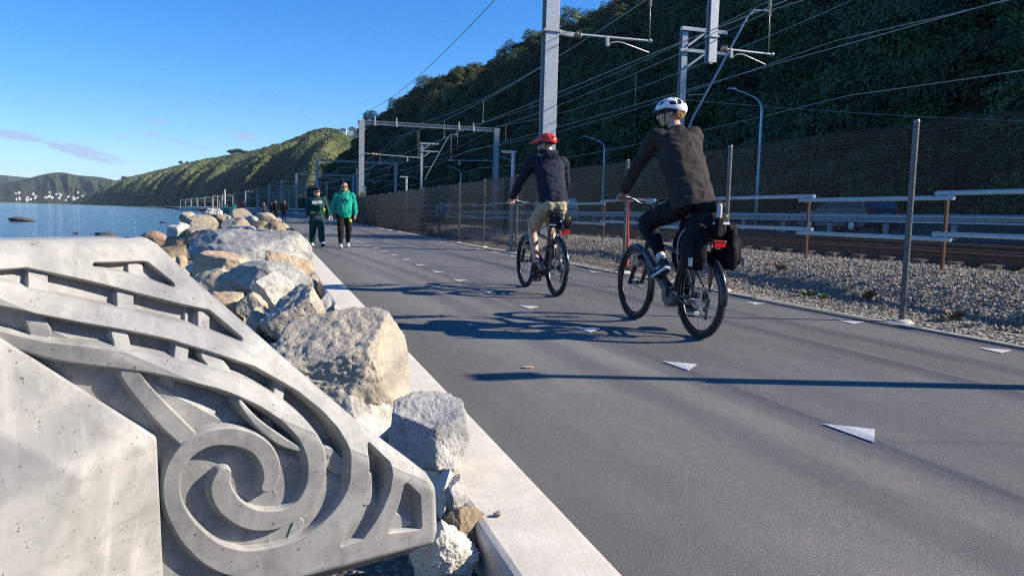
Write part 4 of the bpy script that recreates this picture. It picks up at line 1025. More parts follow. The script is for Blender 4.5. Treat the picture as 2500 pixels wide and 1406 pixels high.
# --- rails and sleepers of the two tracks
def rail_section(x, z):
    return [(x-.065, z), (x+.065, z), (x+.065, z+.02), (x+.012, z+.035), (x+.012, z+.115), (x+.036, z+.125), (x+.036, z+.16), (x-.036, z+.16), (x-.036, z+.125), (x-.012, z+.115), (x-.012, z+.035), (x-.065, z+.02)]
M['railrust'] = pmat('rusty_rail', (.155, .075, .042), .8, .2, .3, 5, .15, 40)
M['sleeper'] = pmat('track_sleeper', (.12, .10, .085), .9, 0, .25, 3, .2, 30)
YR = np.concatenate([np.arange(-10, 70, 5), np.arange(70, 420, 15), np.arange(420, 900, 60)])
for k, (xc, lb) in enumerate([(10.55, 'near railway track with rusty rails, next to the pipe railing'), (14.6, 'far railway track with rusty rails, next to the road')]):
    tr = empty('railway_track', (xc, 0, .36), 0, lb, 'railway track', 'pair of railway tracks')
    for sx in (-.57, .57):
        mb = MB(); mb.loft([[Vector((x+bend(y), y, z)) for x, z in rail_section(sx, .10)] for y in YR]); mb.build('rail', M['railrust'], tr)
    sl = MB()
    for j in range(170): sl.box((bend(-8+.65*j), -8+.65*j, .065), (2.0, .22, .12))
    tag(sl.build('sleepers', M['sleeper'], tr), kind='stuff')

# --- overhead line masts
def hsec(mb, a, b, w, d, t=.03, wdir=(1, 0, 0)):
    """H-section column between a and b; flanges across wdir"""
    a, b = Vector(a), Vector(b); ax = (b-a).normalized(); wx = Vector(wdir); dy = ax.cross(wx).normalized()
    L = (b-a).length; rot = Matrix((wx, dy, ax)).transposed(); c = (a+b)/2
    mb.box(c+dy*(d/2-t/2), (w, t, L), rot); mb.box(c-dy*(d/2-t/2), (w, t, L), rot); mb.box(c, (t, d-2*t-.002, L), rot)
def insulator(mb, a, b, r, n=5):
    a, b = Vector(a), Vector(b); pts = []; rs = []
    for i in range(n*4+1):
        pts.append(a.lerp(b, i/(n*4))); rs.append(r*(1.0 if i % 4 == 2 else .62 if i % 2 else .4))
    mb.tube(pts, rs, 12)
def cantilever(root, y, P):
    """registration arm, insulator, bracket, steady arm and dropper from pixel-measured points on the plane of the mast"""
    o = root.matrix_world.translation if False else root.location
    L = lambda q: yp(q[0], q[1], y)-o
    m = MB(); m.tube([L(P['arm'][0]), L(P['arm'][1])], .034, 10); m.tube([L(P['arm'][1])-Vector((.03, 0, 0)), L(P['arm'][1])+Vector((.03, 0, 0))], .06, 10)
    m.build('registration_arm', M['galv'], root, True, angle=40)
    m = MB(); insulator(m, L(P['ins'][0]), L(P['ins'][1]), .10, 2); m.build('insulator', M['insul'], root, True)
    m = MB(); m.beam(L(P['br'][0]), L(P['br'][1]), .09, .09, (0, 1, 0)); m.build('bracket', M['galv_dull'], root, bevel=.01)
    m = MB(); m.tube([L(q) for q in P['st']], .018, 8); m.build('steady_arm', M['galv'], root, True)
    m = MB(); m.tube([L(P['dr'][0]), L(P['dr'][1])], .012, 6); insulator(m, L((P['dr'][0][0], P['dr'][0][1])), L((P['dr'][0][0]-.3, P['dr'][0][1]+22)), .05, 4); m.build('dropper', M['insul'], root, True)
# the near mast
ym = 20.4
m1 = empty('overhead_line_mast', (7.30, ym, .1), 0, 'tall grey steel mast rising behind the red helmeted cyclist out of the picture', 'mast', 'overhead line masts')
c = MB(); hsec(c, (0, 0, 0), (0, 0, 9.6), .38, .34, .022); c.box((0, -.155, 4.8), (.37, .012, 9.6)); c.build('column', M['galv'], m1, bevel=.004)
f_ = MB(); f_.box((0, 0, .15), (.7, .7, .35)); f_.build('foundation', M['kerb'], m1, bevel=.02)
zc = yp(1342, 78, ym).z-.1
c = MB(); c.box((0, 0, zc), (.50, .42, .07)); c.beam((.19, 0, zc), (yp(1402, 86, ym).x-7.3, 0, zc-.03), .12, .12); c.build('collar', M['galv_dull'], m1, bevel=.006)
cantilever(m1, ym, dict(arm=[(1402, 84), (1588, 101)], ins=[(1404, 84), (1420, 87)], br=[(1482, 90), (1483, 114)], st=[(1485, 112), (1492, 105), (1505, 103), (1520, 105), (1584, 129)], dr=[(1588, -4), (1586, 98)]))
b_ = MB(); b_.beam((-.3, .3, 9.3), (6.6, .3, 9.3), .3, .34); b_.build('cross_beam', M['galv'], m1, bevel=.004)
dpx = yp(1752, 60, ym).x-7.3; zb = yp(1752, 150, ym).z-.1
c = MB(); hsec(c, (dpx, .3, zb), (dpx, .3, 9.2), .26, .24, .02); c.box((dpx, .3, zb+.75), (.34, .30, .05)); c.build('drop_post', M['galv'], m1, bevel=.003)
cantilever(m1, ym+.3, dict(arm=[(1772, 121), (1886, 134)], ins=[(1760, 120), (1776, 121)], br=[(1784, 119), (1785, 143)], st=[(1788, 141), (1797, 134), (1810, 133), (1822, 137), (1868, 158)], dr=[(1880, -2), (1876, 130)]))
# masts between the tracks
y2 = 27.0
def mid_mast(label):
    r_ = empty('overhead_line_mast', (15.1, y2, .3), 0, label, 'mast', 'overhead line masts')
    o = r_.location; L = lambda px, py: yp(px, py, y2)-o
    c = MB(); hsec(c, (0, 0, 0), (0, 0, 8.0), .24, .22, .016); c.box((0, -.10, 4), (.23, .01, 8.0)); c.build('column', M['galv'], r_, bevel=.003)
    zt = L(1700, 76).z; zm = L(1700, 128).z
    c = MB(); c.beam((-.2, -.14, zt), (1.75, -.14, zt), .14, .14); c.beam((-.2, -.14, zm), (1.75, -.14, zm), .12, .12)
    c.build('bracket_arm', M['galv'], r_, bevel=.004)
    c = MB(); c.beam((.1, -.14, zt-.62), (.85, -.14, zt-.06), .08, .08); c.beam((.1, -.14, zm-.62), (.85, -.14, zm-.06), .08, .08); c.build('brace', M['galv'], r_, bevel=.003)
    c = MB(); c.tube([L(1680, 318), L(1692, 288), L(1826, 40), L(1842, 26), L(1880, 28)], .045, 10); c.tube([L(1680, 233), L(1722, 231)], .02, 8); c.build('strut', M['galv'], r_, True, angle=40)
    c = MB(); insulator(c, L(1880, -10), L(1881, 44), .07, 6); c.tube([L(1881, 44), L(1878, 130)], .012, 6); c.build('insulator', M['insul'], r_, True)
    f_ = MB(); f_.box((0, 0, .1), (.7, .7, .3)); f_.build('foundation', M['kerb'], r_, bevel=.02)
    return r_
m2 = mid_mast('galvanised mast with bracket arms and a long diagonal strut, behind the white helmeted cyclist')
for y, lb in ((81, 'grey mast with a diagonal strut inside the nearest portal frame'), (137, 'far grey mast with a diagonal strut left of the nearest portal frame')):
    o = copy_tree(m2); o.location = (15.1+bend(y), y, .3); o['label'] = lb
# portal frames
def portal(label, plate=False):
    r_ = empty('portal_gantry', (0, 0, .2), 0, label, 'gantry', 'portal frames over the railway')
    for x in (0, 11.7):
        c = MB(); hsec(c, (x, 0, 0), (x, 0, 8.3), .44, .38, .025); c.box((x, -.17, 4.1), (.43, .012, 8.2)); c.build('column', M['galv_dull'], r_, bevel=.004)
        c = MB(); c.box((x, 0, .1), (.9, .9, .3)); c.build('foundation', M['kerb'], r_, bevel=.02)
    c = MB(); c.box((5.85, 0, 8.30), (12.3, .36, .03)); c.box((5.85, 0, 8.02+.0), (12.3, .36, .03)); c.box((5.85, 0, 8.16), (12.3, .03, .25)); c.build('beam', M['galv_dull'], r_, bevel=.003)
    for x in (1.1, 2.9, 8.3, 9.6):
        c = MB(); c.box((x, -.2, 8.16), (.16, .05, .46)); c.box((x, .2, 8.16), (.16, .05, .46)); c.tube([(x, 0, 8.35), (x, 0, 8.7)], .05, 8); c.build('clamp', M['galv_dull'], r_, bevel=.005)
    for x0, x1, z in ((.22, 5.1, 5.6), (11.5, 7.4, 5.5)):
        c = MB(); c.tube([(x0, 0, z), (x1, 0, z-.15)], .045, 8); c.beam((x0+(x1-x0)*.75, 0, z-.1), (x0+(x1-x0)*.75, 0, z-.5), .1, .1, (0, 1, 0)); c.build('registration_arm', M['galv'], r_, True, angle=40)
        c = MB(); insulator(c, (x0+(x1-x0)*.12, 0, z), (x0+(x1-x0)*.22, 0, z-.02), .11, 2); c.build('insulator', M['insul'], r_, True)
        c = MB(); c.tube([(x1-.25*(1 if x1 > x0 else -1), 0, z-.1), (x1-.25*(1 if x1 > x0 else -1), 0, 8.0)], .014, 6); c.build('dropper', M['insul'], r_)
    return r_
g1 = portal('nearest portal frame over the tracks with a yellow number plate on its left column')
g1.location = (7.18, 66, .2)
gy = [119, 168, 215, 262, 310, 360, 412, 470, 530, 600, 680, 760, 850, 950]
for i, y in enumerate(gy):
    o = copy_tree(g1); o.location = (7.0+bend(y), y, .2); o.rotation_euler = (0, 0, math.atan2(-(bend(y+5)-bend(y-5)), 10))
    o['label'] = 'second portal frame over the tracks, blue in the shade above the two walkers' if i == 0 else 'one of the small far portal frames over the railway before the sunlit hill'
# number plate on the first portal
def text_mesh(name, body, size, m, parent, loc, rot, extrude=.002, align='CENTER', sx=1.0):
    cu = bpy.data.curves.new(name, 'FONT'); cu.body = body; cu.size = size; cu.extrude = extrude; cu.align_x = align; cu.align_y = 'CENTER'; cu.offset = .0
    to = bpy.data.objects.new(name, cu); COL.objects.link(to)
    dg = bpy.context.evaluated_depsgraph_get(); me = bpy.data.meshes.new_from_object(to.evaluated_get(dg)); me.name = name
    bpy.data.objects.remove(to); bpy.data.curves.remove(cu)
    o = mesh_obj(name, me, m, parent); o.location = loc; o.rotation_euler = rot; o.scale = (sx, 1, 1); return o
M['plate'] = pmat('yellow_number_plate', (.55, .38, .10), .5, 0, .15, 6); M['ink'] = pmat('black_ink', (.015, .015, .015), .6)
z_ = yp(884, 474, 66).z-.2
c = MB(); c.box((.06, -.235, z_), (.62, .02, .36)); pl = c.build('number_plate', M['plate'], g1, bevel=.006)
text_mesh('number', '70', .34, M['ink'], pl, (.06, -.25, z_), (PI/2, 0, 0))
for x in (7.05-7.18+bend(66),):
    pass

# --- overhead wires
def wire_pts(nodes, sag, n=14):
    out = []
    for a, b in zip(nodes[:-1], nodes[1:]):
        a, b = Vector(a), Vector(b)
        for i in range(n):
            t_ = i/n; p = a.lerp(b, t_); p.z -= sag*4*t_*(1-t_)*((b-a).length/50)**2; out.append(p)
    out.append(Vector(nodes[-1])); return out
SUP = [-32, 20.4, 66, 119, 168, 215, 262, 310, 360]
def line(x0, z0, r, sag, label, jit=.0, drop=None):
    nodes = [(x0+bend(y)+jit*(1 if i % 2 else -1), y, z0) for i, y in enumerate(SUP)]
    m = MB(); m.tube(wire_pts(nodes, sag), r, 5, False); o = m.build('overhead_wire', M['wire'], None, True)
    tag(o, label, 'wire', 'overhead railway wires'); return o, nodes
mess = []
for x0, zc_, zm_, lbc, lbm in ((10.3, 5.72, 7.35, 'contact wire of the near track held by the arm of the tall mast', 'upper carrying wire of the near track with hangers'), (14.3, 5.72, 7.35, 'contact wire of the far track held by the arm of the hanging post', 'upper carrying wire of the far track with hangers')):
    line(x0, zc_, .014, .10, lbc, .18); o, nd = line(x0, zm_, .015, .75, lbm, .12)
    for a, b in zip(nd[:4], nd[1:5]):
        for k in range(1, 5):
            t_ = k/5; p = Vector(a).lerp(Vector(b), t_); L_ = (Vector(b)-Vector(a)).length; zt = zm_-.75*4*t_*(1-t_)*(L_/50)**2
            c = MB(); c.tube([(p.x, p.y, zc_-.05), (p.x, p.y, zt)], .006, 4); c.tube([(p.x, p.y, zc_-.02), (p.x, p.y, zc_+.05)], .02, 5); c.build('hanger', M['wire'], o)
line(8.1, 9.55, 0.019, .9, 'thick feeder wire crossing the open sky to the tall mast')
line(12.2, 8.6, 0.014, .8, 'thin wire running over the middle of the portal beams')
line(15.9, 8.45, 0.014, .7, 'thin wire carried by the masts between the tracks')
line(16.6, 6.6, 0.014, .6, 'thin low wire at the road side of the far track')
line(17.3, 5.0, 0.012, .5, 'lowest thin wire at the road side of the far track')
line(18.9, 8.7, 0.016, .9, 'wire over the right columns of the portal frames')
m = MB(); m.tube(wire_pts([(15.1, 27, 5.6), (40, 20, 5.4)], 1.2), .010, 5, False); tag(m.build('overhead_wire', M['wire'], None, True), 'sagging wire from the strutted mast to the right across the hill', 'wire', 'overhead railway wires')
# --- red delineator behind the fence
rd = empty('delineator', (6.55, 13.55, .06), 0, 'slim red plastic delineator cone standing behind the fence', 'traffic cone')
c = MB(); c.lathe([(.0, .0), (.060, .0), (.056, .06), (.040, .5), (.022, .9), (.017, 1.2), (.024, 1.22), (.024, 1.27), (.0, 1.275)], n=18); c.build('cone', M['red'], rd, True, angle=40)
c = MB(); c.lathe([(.0, -.03), (.17, -.03), (.165, .01), (.08, .03), (.0, .03)], n=20); c.build('base', M['black'], rd, True, angle=40)
# --- crash barrier of the road
gr = empty('crash_barrier', (18.6, 0, .62), 0, 'long grey corrugated crash barrier along the shaded road', 'barrier')
wp = [(0, .43), (.05, .46), (.05, .52), (0, .555), (0, .59), (.05, .62), (.05, .68), (0, .72), (-.006, .72), (.04, .675), (.04, .625), (-.008, .595), (-.008, .55), (.04, .515), (.04, .465), (-.006, .435)]
mb = MB(); mb.loft([[Vector((-x+bend(y), y, z)) for x, z in wp] for y in YR[YR < 420]]); mb.build('beam', M['galv'], gr)
for j in range(60):
    y = -6+2.6*j; mb = MB(); mb.box((.12+bend(y), y, .36), (.10, .16, .76)); mb.build('post', M['galv_dull'], gr, bevel=.005)
# --- street lamps on the far side of the road
def street_lamp():
    r_ = empty('street_lamp', (0, 0, .7), 0, 'x', 'street lamp', 'tall curved street lamps beyond the road')
    c = MB(); pts = [(0, 0, 0), (0, 0, 3), (0, 0, 7.3)]; rs = [.10, .09, .075]
    for k in range(1, 9): a = k/8*R(78); pts.append((-.85*(1-math.cos(a)), 0, 7.3+.85*math.sin(a))); rs.append(.07-.002*k)
    pts += [(-1.35, 0, 8.35), (-2.05, 0, 8.5)]; rs += [.045, .04]
    c.tube(pts, rs, 10); c.build('pole', M['pipe'], r_, True)
    c = MB(); c.box((-2.25, 0, 8.53), (.62, .24, .09), taper=.8); c.tube([(-2.05, 0, 8.57), (-2.05, 0, 8.66)], .04, 8); c.build('light_head', M['galv'], r_, bevel=.02)
    return r_
sl0 = street_lamp()
for i, (px, py, y, lb) in enumerate([(1847, 500, 43, 'nearest curved street lamp, right of the white helmeted cyclist'), (1471, 500, 74.5, 'curved street lamp between the two cyclists'), (1124, 500, 135, 'curved street lamp left of the right column of the nearest portal frame'), (1027, 500, 178, 'small curved street lamp next to the grey mast inside the portal frame'), (1247, 500, 105, 'faint curved street lamp behind the red helmeted cyclist')]):
    o = sl0 if i == 0 else copy_tree(sl0); p = yp(px, py, y); o.location = (p.x, y, .7); o['label'] = lb
# --- vehicles on the road
M['glass'] = pmat('car_glass', (.02, .025, .03), .08, 0, .1, 3)
def vehicle(name, label, prof_, glass, L_, w_, paint, loc, rz, wheels=(.8, 3.6), wr=.32):
    """prof_: side outline (y, z); glass: list of side window outlines"""
    r_ = empty(name, loc, rz, label, 'car' if name != 'truck' else 'truck', 'vehicles on the shaded road')
    def sec(k):      # narrower towards roof
        return [Vector((k*(w_/2)*(1-.18*max(0, (z-.85)/.75)), y, z)) for y, z in prof_]
    b = MB(); n_ = len(prof_); a, c = sec(-1), sec(1); b._add(a+c, [tuple(range(n_)), tuple(range(2*n_-1, n_-1, -1))]+[(i, (i+1) % n_, n_+(i+1) % n_, n_+i) for i in range(n_)])
    b.build('body', paint, r_, True, bevel=.05, seg=3, angle=30)
    for poly in glass:
        for sx in (-1, 1):
            g = MB(); g._add([Vector((sx*((w_/2)*(1-.18*max(0, (z-.85)/.75))+.006), y, z)) for y, z in poly], [tuple(range(len(poly)))]); g.build('side_window', M['glass'], r_)
    g = MB(); top = max(z for y, z in prof_)
    g._add([Vector((-w_*.38, -.012, 1.02)), Vector((w_*.38, -.012, 1.02)), Vector((w_*.34, .24, top-.13)), Vector((-w_*.34, .24, top-.13))], [(0, 1, 2, 3)]); g.build('rear_window', M['glass'], r_)
    for sx in (-1, 1):
        h = MB(); h.box((sx*w_*.41, -.01, .86), (.16, .06, .2)); h.build('tail_light', M['redlens'], r_, bevel=.01)
        for y in wheels:
            t_ = MB(); t_.lathe([(wr*.55, -.1), (wr, -.1), (wr, .1), (wr*.55, .1)], (sx*(w_/2-.08), y, wr), 20, 'x'); ww = t_.build('wheel', M['black'], r_, True, angle=40)
            t_ = MB(); t_.lathe([(.0, -.1), (wr*.6, -.095), (wr*.6, .095), (.0, .1)], (sx*(w_/2-.08), y, wr), 16, 'x'); t_.build('rim', M['steel'], ww, True, angle=40)
    return r_
hatch = [(0, .3), (0, .95), (.25, 1.42), (.9, 1.5), (2.1, 1.46), (2.95, .98), (4.0, .85), (4.15, .6), (4.15, .28), (3.95, .22), (.2, .22)]
hg = [[(.35, 1.0), (.5, 1.36), (1.3, 1.42), (1.3, 1.0)], [(1.36, 1.0), (1.36, 1.42), (2.05, 1.38), (2.7, 1.0)]]
van = [(0, .3), (0, 1.0), (.12, 1.95), (.5, 2.02), (3.2, 2.0), (3.9, 1.15), (4.7, .95), (4.85, .5), (4.8, .25), (.2, .22)]
vg = [[(.3, 1.15), (.36, 1.75), (1.6, 1.78), (1.6, 1.15)], [(1.7, 1.15), (1.7, 1.78), (3.0, 1.75), (3.5, 1.15)]]
P_ = dict(dark=pmat('dark_car_paint', (.03, .035, .045), .25, .2, .05, 2), white=pmat('white_car_paint', (.62, .64, .66), .3, 0, .03, 2), navy=pmat('blue_grey_car_paint', (.06, .08, .12), .25, .2, .05, 2))
def road_at(px, x):      # where a sight line meets the lane x
    d = px_dir(px, 490); return d.y*x/d.x
vehicle('car', 'dark hatchback behind the fence near the right edge', hatch, hg, 4.2, 1.75, P_['dark'], (23.2, road_at(2160, 23.2), .625), 0, (.75, 3.3), .31)
vehicle('car', 'white van glimpsed right of the red helmeted cyclist through the fence', van, vg, 4.8, 1.9, P_['white'], (26, road_at(1392, 26), .625), 0)
vehicle('car', 'white van seen through the fence left of the flat-headed path light', van, vg, 4.8, 1.9, P_['white'], (26.5, road_at(1092, 26.5), .625), 0)
vehicle('car', 'dark blue grey van seen through the fence near the middle', van, vg, 4.8, 1.9, P_['navy'], (25, road_at(955, 25), .625), 0)
vehicle('car', 'dark blue grey hatchback farthest along the road behind the fence', hatch, hg, 4.2, 1.75, P_['navy'], (26, road_at(900, 26), .625), 0, (.75, 3.3), .31)
tk = empty('truck', (24.5, road_at(1006, 24.5), .625), 0, 'white box truck seen through the fence between the two vans', 'truck', 'vehicles on the shaded road')
c = MB(); c.box((0, 3.2, 2.2), (2.4, 6.4, 2.9)); c.build('box_body', P_['navy'], tk, bevel=.04)
c = MB(); c.prism([(-1.6, .5), (-1.6, 1.5), (-1.35, 2.6), (-.1, 2.7), (-.1, .5)], -1.15, 1.15, (Vector((0, 0, 0)), Vector((0, 1, 0)), Vector((0, 0, 1)), Vector((1, 0, 0)))); c.build('cab', P_['white'], tk, bevel=.06, seg=3)
c = MB(); c._add([(-1.0, -1.60, 1.55), (1.0, -1.60, 1.55), (.98, -1.385, 2.45), (-.98, -1.385, 2.45)], [(0, 1, 2, 3)]); c.build('windscreen', M['glass'], tk)
for sx in (-1, 1):
    for y in (-.8, 4.6):
        c = MB(); c.lathe([(.0, -.14), (.46, -.14), (.46, .14), (.0, .14)], (sx*1.0, y, .46), 20, 'x'); c.build('wheel', M['black'], tk, True, angle=40)
    c = MB(); c.box((sx*.85, -1.62, .85), (.35, .06, .2)); c.build('headlight', M['reflect'], tk, bevel=.01)
# ------------------------------------------------------------------ electric bicycles
def arc(cx, cz, r, a0, a1, n, x=0.0):
    """points on a circle in the wheel plane; angle 0 = forward (+Y), 90 = up"""
    return [Vector((x, cx+r*math.cos(R(a0+(a1-a0)*i/n)), cz+r*math.sin(R(a0+(a1-a0)*i/n)))) for i in range(n+1)]
M['spoke'] = pmat('spoke_steel', (.30, .31, .33), .35, .8, .1, 10)
M['fender'] = pmat('black_mudguard', (.020, .020, .023), .24, .1, .1, 6)
M['silver'] = pmat('fork_silver', (.60, .61, .63), .18, .9, .05, 10)
M['bagcloth'] = fabric('black_bag_cloth', (.0075, .008, .010), .25, 500, .8, .6)
M['strapgrey'] = pmat('grey_webbing', (.42, .43, .45), .6, 0, .1, 20)
def make_wheel(parent, y, disc_r, cassette):
    zc = .362
    c = (0, y, zc)
    w = MB(); w.lathe([(.298, -.014), (.318, -.015), (.318, .015), (.298, .014), (.292, 0)], c, 64, 'x')
    w.loft([w.ring(Vector((x_, y, zc)), Vector((0, r_, 0)), Vector((0, 0, r_)), 64) for x_, r_ in ((-.014, .298), (-.014, .2981))], False)
    wo = w.build('wheel', M['rim'], parent, True, angle=40)
    t = MB(); prof_ = []
    for k in range(13):
        a = R(-115+230*k/12); prof_.append((.334+.028*math.cos(a), .029*math.sin(a)))
    t.lathe(prof_, c, 72, 'x')
    r_ = random.Random(int(y*100))
    for k in range(84):
        a = 2*PI*k/84
        for sx, off in ((-.019, 0), (0, .5), (.019, 0)):
            aa = a+off*2*PI/84; rr_ = .3625 if sx == 0 else .357
            rot = Matrix.Rotation(PI/2-aa, 3, 'X') if False else Matrix(((1, 0, 0), (0, -math.sin(aa), math.cos(aa)), (0, math.cos(aa), math.sin(aa))))
            t.box(Vector((sx, y+rr_*math.cos(aa), zc+rr_*math.sin(aa))), (.012, .013, .007), rot)
    t.build('tyre', M['black'], wo, True, angle=35)
    s = MB()
    for sx in (-1, 1): s.loft([s.ring(Vector((sx*.0235, y, zc)), Vector((0, r2, 0)), Vector((0, 0, r2)), 64) for r2 in (.3270, .3325)], False)
    s.build('reflective_stripe', M['reflect'], wo)
    s = MB()
    for k in range(32):
        a = 2*PI*k/32; side = 1 if k % 2 else -1; b = a+(.62 if (k//2) % 2 else -.62)
        s.tube([(side*.026, y+.028*math.cos(b), zc+.028*math.sin(b)), (0, y+.297*math.cos(a), zc+.297*math.sin(a))], .0012, 4)
    s.build('spokes', M['spoke'], wo)
    h = MB(); h.lathe([(.0, -.06), (.012, -.06), (.012, -.035), (.030, -.03), (.018, -.02), (.018, .02), (.030, .03), (.012, .035), (.012, .06), (.0, .06)], c, 20, 'x'); h.build('hub', M['blackmetal'], wo, True, angle=40)
    d = MB()
    for ra, rb in ((disc_r-.016, disc_r), (.022, .034)):
        d.lathe([(ra, -.0465), (rb, -.0465), (rb, -.0445), (ra, -.0445), (ra, -.0465)], c, 48, 'x')
    for k in range(7):
        a = 2*PI*k/7; d.beam(Vector((-.0455, y+.03*math.cos(a), zc+.03*math.sin(a))), Vector((-.0455, y+(disc_r-.014)*math.cos(a+.5), zc+(disc_r-.014)*math.sin(a+.5))), .002, .009, (1, 0, 0))
    d.build('brake_disc', M['steel'], wo)
    if cassette:
        k_ = MB()
        for i in range(9):
            rr_ = .074-.0055*i; k_.lathe([(.016, .036+.0042*i), (rr_, .036+.0042*i), (rr_, .0376+.0042*i), (.016, .0376+.0042*i)], c, 36, 'x')
        k_.build('cassette', M['spoke'], wo, False)
    return wo
def make_ebike(name, label, loc, crank_deg, bar_turn=0.0):
    """origin on the ground under the rear axle, forward is +Y"""
    b = empty(name, loc, 0, label, 'bicycle', 'bicycles ridden along the path')
    WB = 1.235
    make_wheel(b, 0, .100, True); make_wheel(b, WB, .090, False)
    BB = Vector((0, .455, .300)); ST = Vector((0, .285, .760)); HT0 = Vector((0, 1.035, .665)); HT1 = Vector((0, .985, .800)); AX = Vector((0, 0, .362))
    f = MB()
    f.tube([BB+Vector((0, .06, .03)), HT0+Vector((0, -.01, .01))], [.050, .042], 12, squash=[1.25, 1.2])
    f.tube([BB, ST], [.026, .020], 12)
    f.tube([ST+Vector((0, .01, -.06)), HT1+Vector((0, -.005, -.02))], [.022, .028], 12)
    f.tube([HT0-Vector((0, -.012, .03)), HT1+Vector((0, -.012, .03))], .027, 14)
    for sx in (-1, 1):
        f.tube([AX+Vector((sx*.068, 0, 0)), Vector((sx*.058, .16, .335)), BB+Vector((sx*.045, -.02, .0))], [.013, .014, .017], 10)
        f.tube([AX+Vector((sx*.068, 0, 0)), Vector((sx*.050, .12, .52)), ST+Vector((sx*.02, -.01, -.10))], [.010, .011, .012], 10)
        f.box(AX+Vector((sx*.068, .005, 0)), (.012, .055, .05))
    f.build('frame', M['blackmetal'], b, True, angle=40, bevel=0)
    m = MB(); m.prism([(.36, .255), (.40, .215), (.50, .205), (.575, .26), (.59, .345), (.545, .395), (.45, .385), (.375, .335)], -.062, .062, (Vector((0, 0, 0)), Vector((0, 1, 0)), Vector((0, 0, 1)), Vector((1, 0, 0))))
    m.build('motor', M['greygloss'], b, True, bevel=.022, seg=3, angle=50)
    # fork
    fk = MB(); ax = Vector((0, WB, .362)); crown = HT0+Vector((0, .03, -.045)); up = (HT1-HT0).normalized()
    fk.tube([crown+Vector((-.075, 0, 0)), crown, crown+Vector((.075, 0, 0))], .026, 10)
    lower = {}
    for sx in (-1, 1):
        top = crown+Vector((sx*.066, 0, 0)); end = ax+Vector((sx*.066, -.012, .0)); mid = top.lerp(end, .30)
        fk.tube([mid, top.lerp(end, .45), end], [.025, .024, .019], 12)
        fk.tube([end+Vector((0, -.02, .0)), end+Vector((0, .02, 0))], .018, 8)
        lower[sx] = (top, mid)
    fk.tube([lower[-1][1].lerp(ax, .1)+Vector((0, .02, .05)), lower[-1][1].lerp(ax, .0)+Vector((.066, .045, .08)), lower[1][1].lerp(ax, .1)+Vector((0, .02, .05))], .014, 8)
    fo = fk.build('fork', M['blackmetal'], b, True, angle=40)
    st_ = MB()
    for sx in (-1, 1): st_.tube([lower[sx][0], lower[sx][1]], .0165, 12)
    st_.build('stanchions', M['silver'], fo, True, angle=40)
    # stem and bar
    hb = Vector((0, 1.045, 1.135)); s = MB()
    s.tube([HT1, HT1+up*.10, Vector((0, .955, 1.08))], .017, 12); s.tube([Vector((0, .950, 1.095)), hb], .019, 12); s.tube([hb-Vector((.03, 0, 0)), hb+Vector((.03, 0, 0))], .026, 12)
    s.build('stem', M['blackmetal'], b, True, angle=40)
    half = [Vector((.03, 1.045, 1.135)), Vector((.09, 1.04, 1.15)), Vector((.17, 1.025, 1.185)), Vector((.24, 1.0, 1.198)), Vector((.36, .955, 1.200))]
    pts = [Vector((-p.x, p.y, p.z)) for p in reversed(half)]+half
    h = MB(); h.tube([Vector(q) for q in catmull([tuple(p) for p in pts], 5)], .0125, 12); ho = h.build('handlebar', M['blackgloss'], b, True)
    for sx in (-1, 1):
        g = MB(); g.tube([(sx*.245, .998, 1.198), (sx*.36, .955, 1.200)], [.0165, .018], 12); g.build('grip', M['black'], ho, True, angle=40)
        g = MB(); g.tube([(sx*.20, 1.02, 1.19), (sx*.225, 1.06, 1.175), (sx*.29, 1.052, 1.155), (sx*.335, 1.035, 1.148)], [.010, .008, .006, .006], 8); g.box((sx*.20, 1.025, 1.188), (.05, .04, .03)); g.build('brake_lever', M['blackmetal'], ho, True, angle=40)
    g = MB(); g.box((-.075, 1.05, 1.175), (.075, .05, .022), Matrix.Rotation(.5, 3, 'X')); g.build('display', M['greygloss'], b, bevel=.006)
    cb = MB()
    cb.tube([Vector(q) for q in catmull([(-.2, 1.04, 1.19), (-.17, 1.14, 1.12), (-.08, 1.17, 1.02), (.0, 1.09, .86), (.02, 1.0, .72)], 5)], .0035, 6); cb.tube([Vector(q) for q in catmull([(.2, 1.04, 1.19), (.15, 1.15, 1.10), (.02, 1.18, .98), (-.05, 1.12, .8), (-.066, 1.16, .5)], 5)], .0035, 6)
    cb.build('cables', M['black'], b, True)
    # saddle
    s = MB(); s.tube([ST, Vector((0, .235, .985))], .0145, 12); s.box((0, .235, 1.0), (.04, .06, .03)); s.build('seatpost', M['blackmetal'], b, True, angle=40)
    s = MB(); rings = []
    for y, w_, z, t_ in ((.075, .062, 1.055, .012), (.085, .080, 1.055, .026), (.12, .088, 1.050, .032), (.17, .078, 1.047, .032), (.22, .050, 1.044, .030), (.28, .030, 1.042, .026), (.34, .024, 1.040, .022), (.375, .016, 1.034, .014)):
        rings.append([Vector((w_*math.copysign(abs(math.cos(a))**.7, math.cos(a)), y, z-.012+t_*math.copysign(abs(math.sin(a))**.8, math.sin(a))*(1.0 if math.sin(a) > 0 else .9))) for a in [2*PI*i/20 for i in range(20)]])
    s.loft(rings); s.build('saddle', M['blackgloss'], b, True, angle=60)
    # cranks and pedals
    a = R(crank_deg)
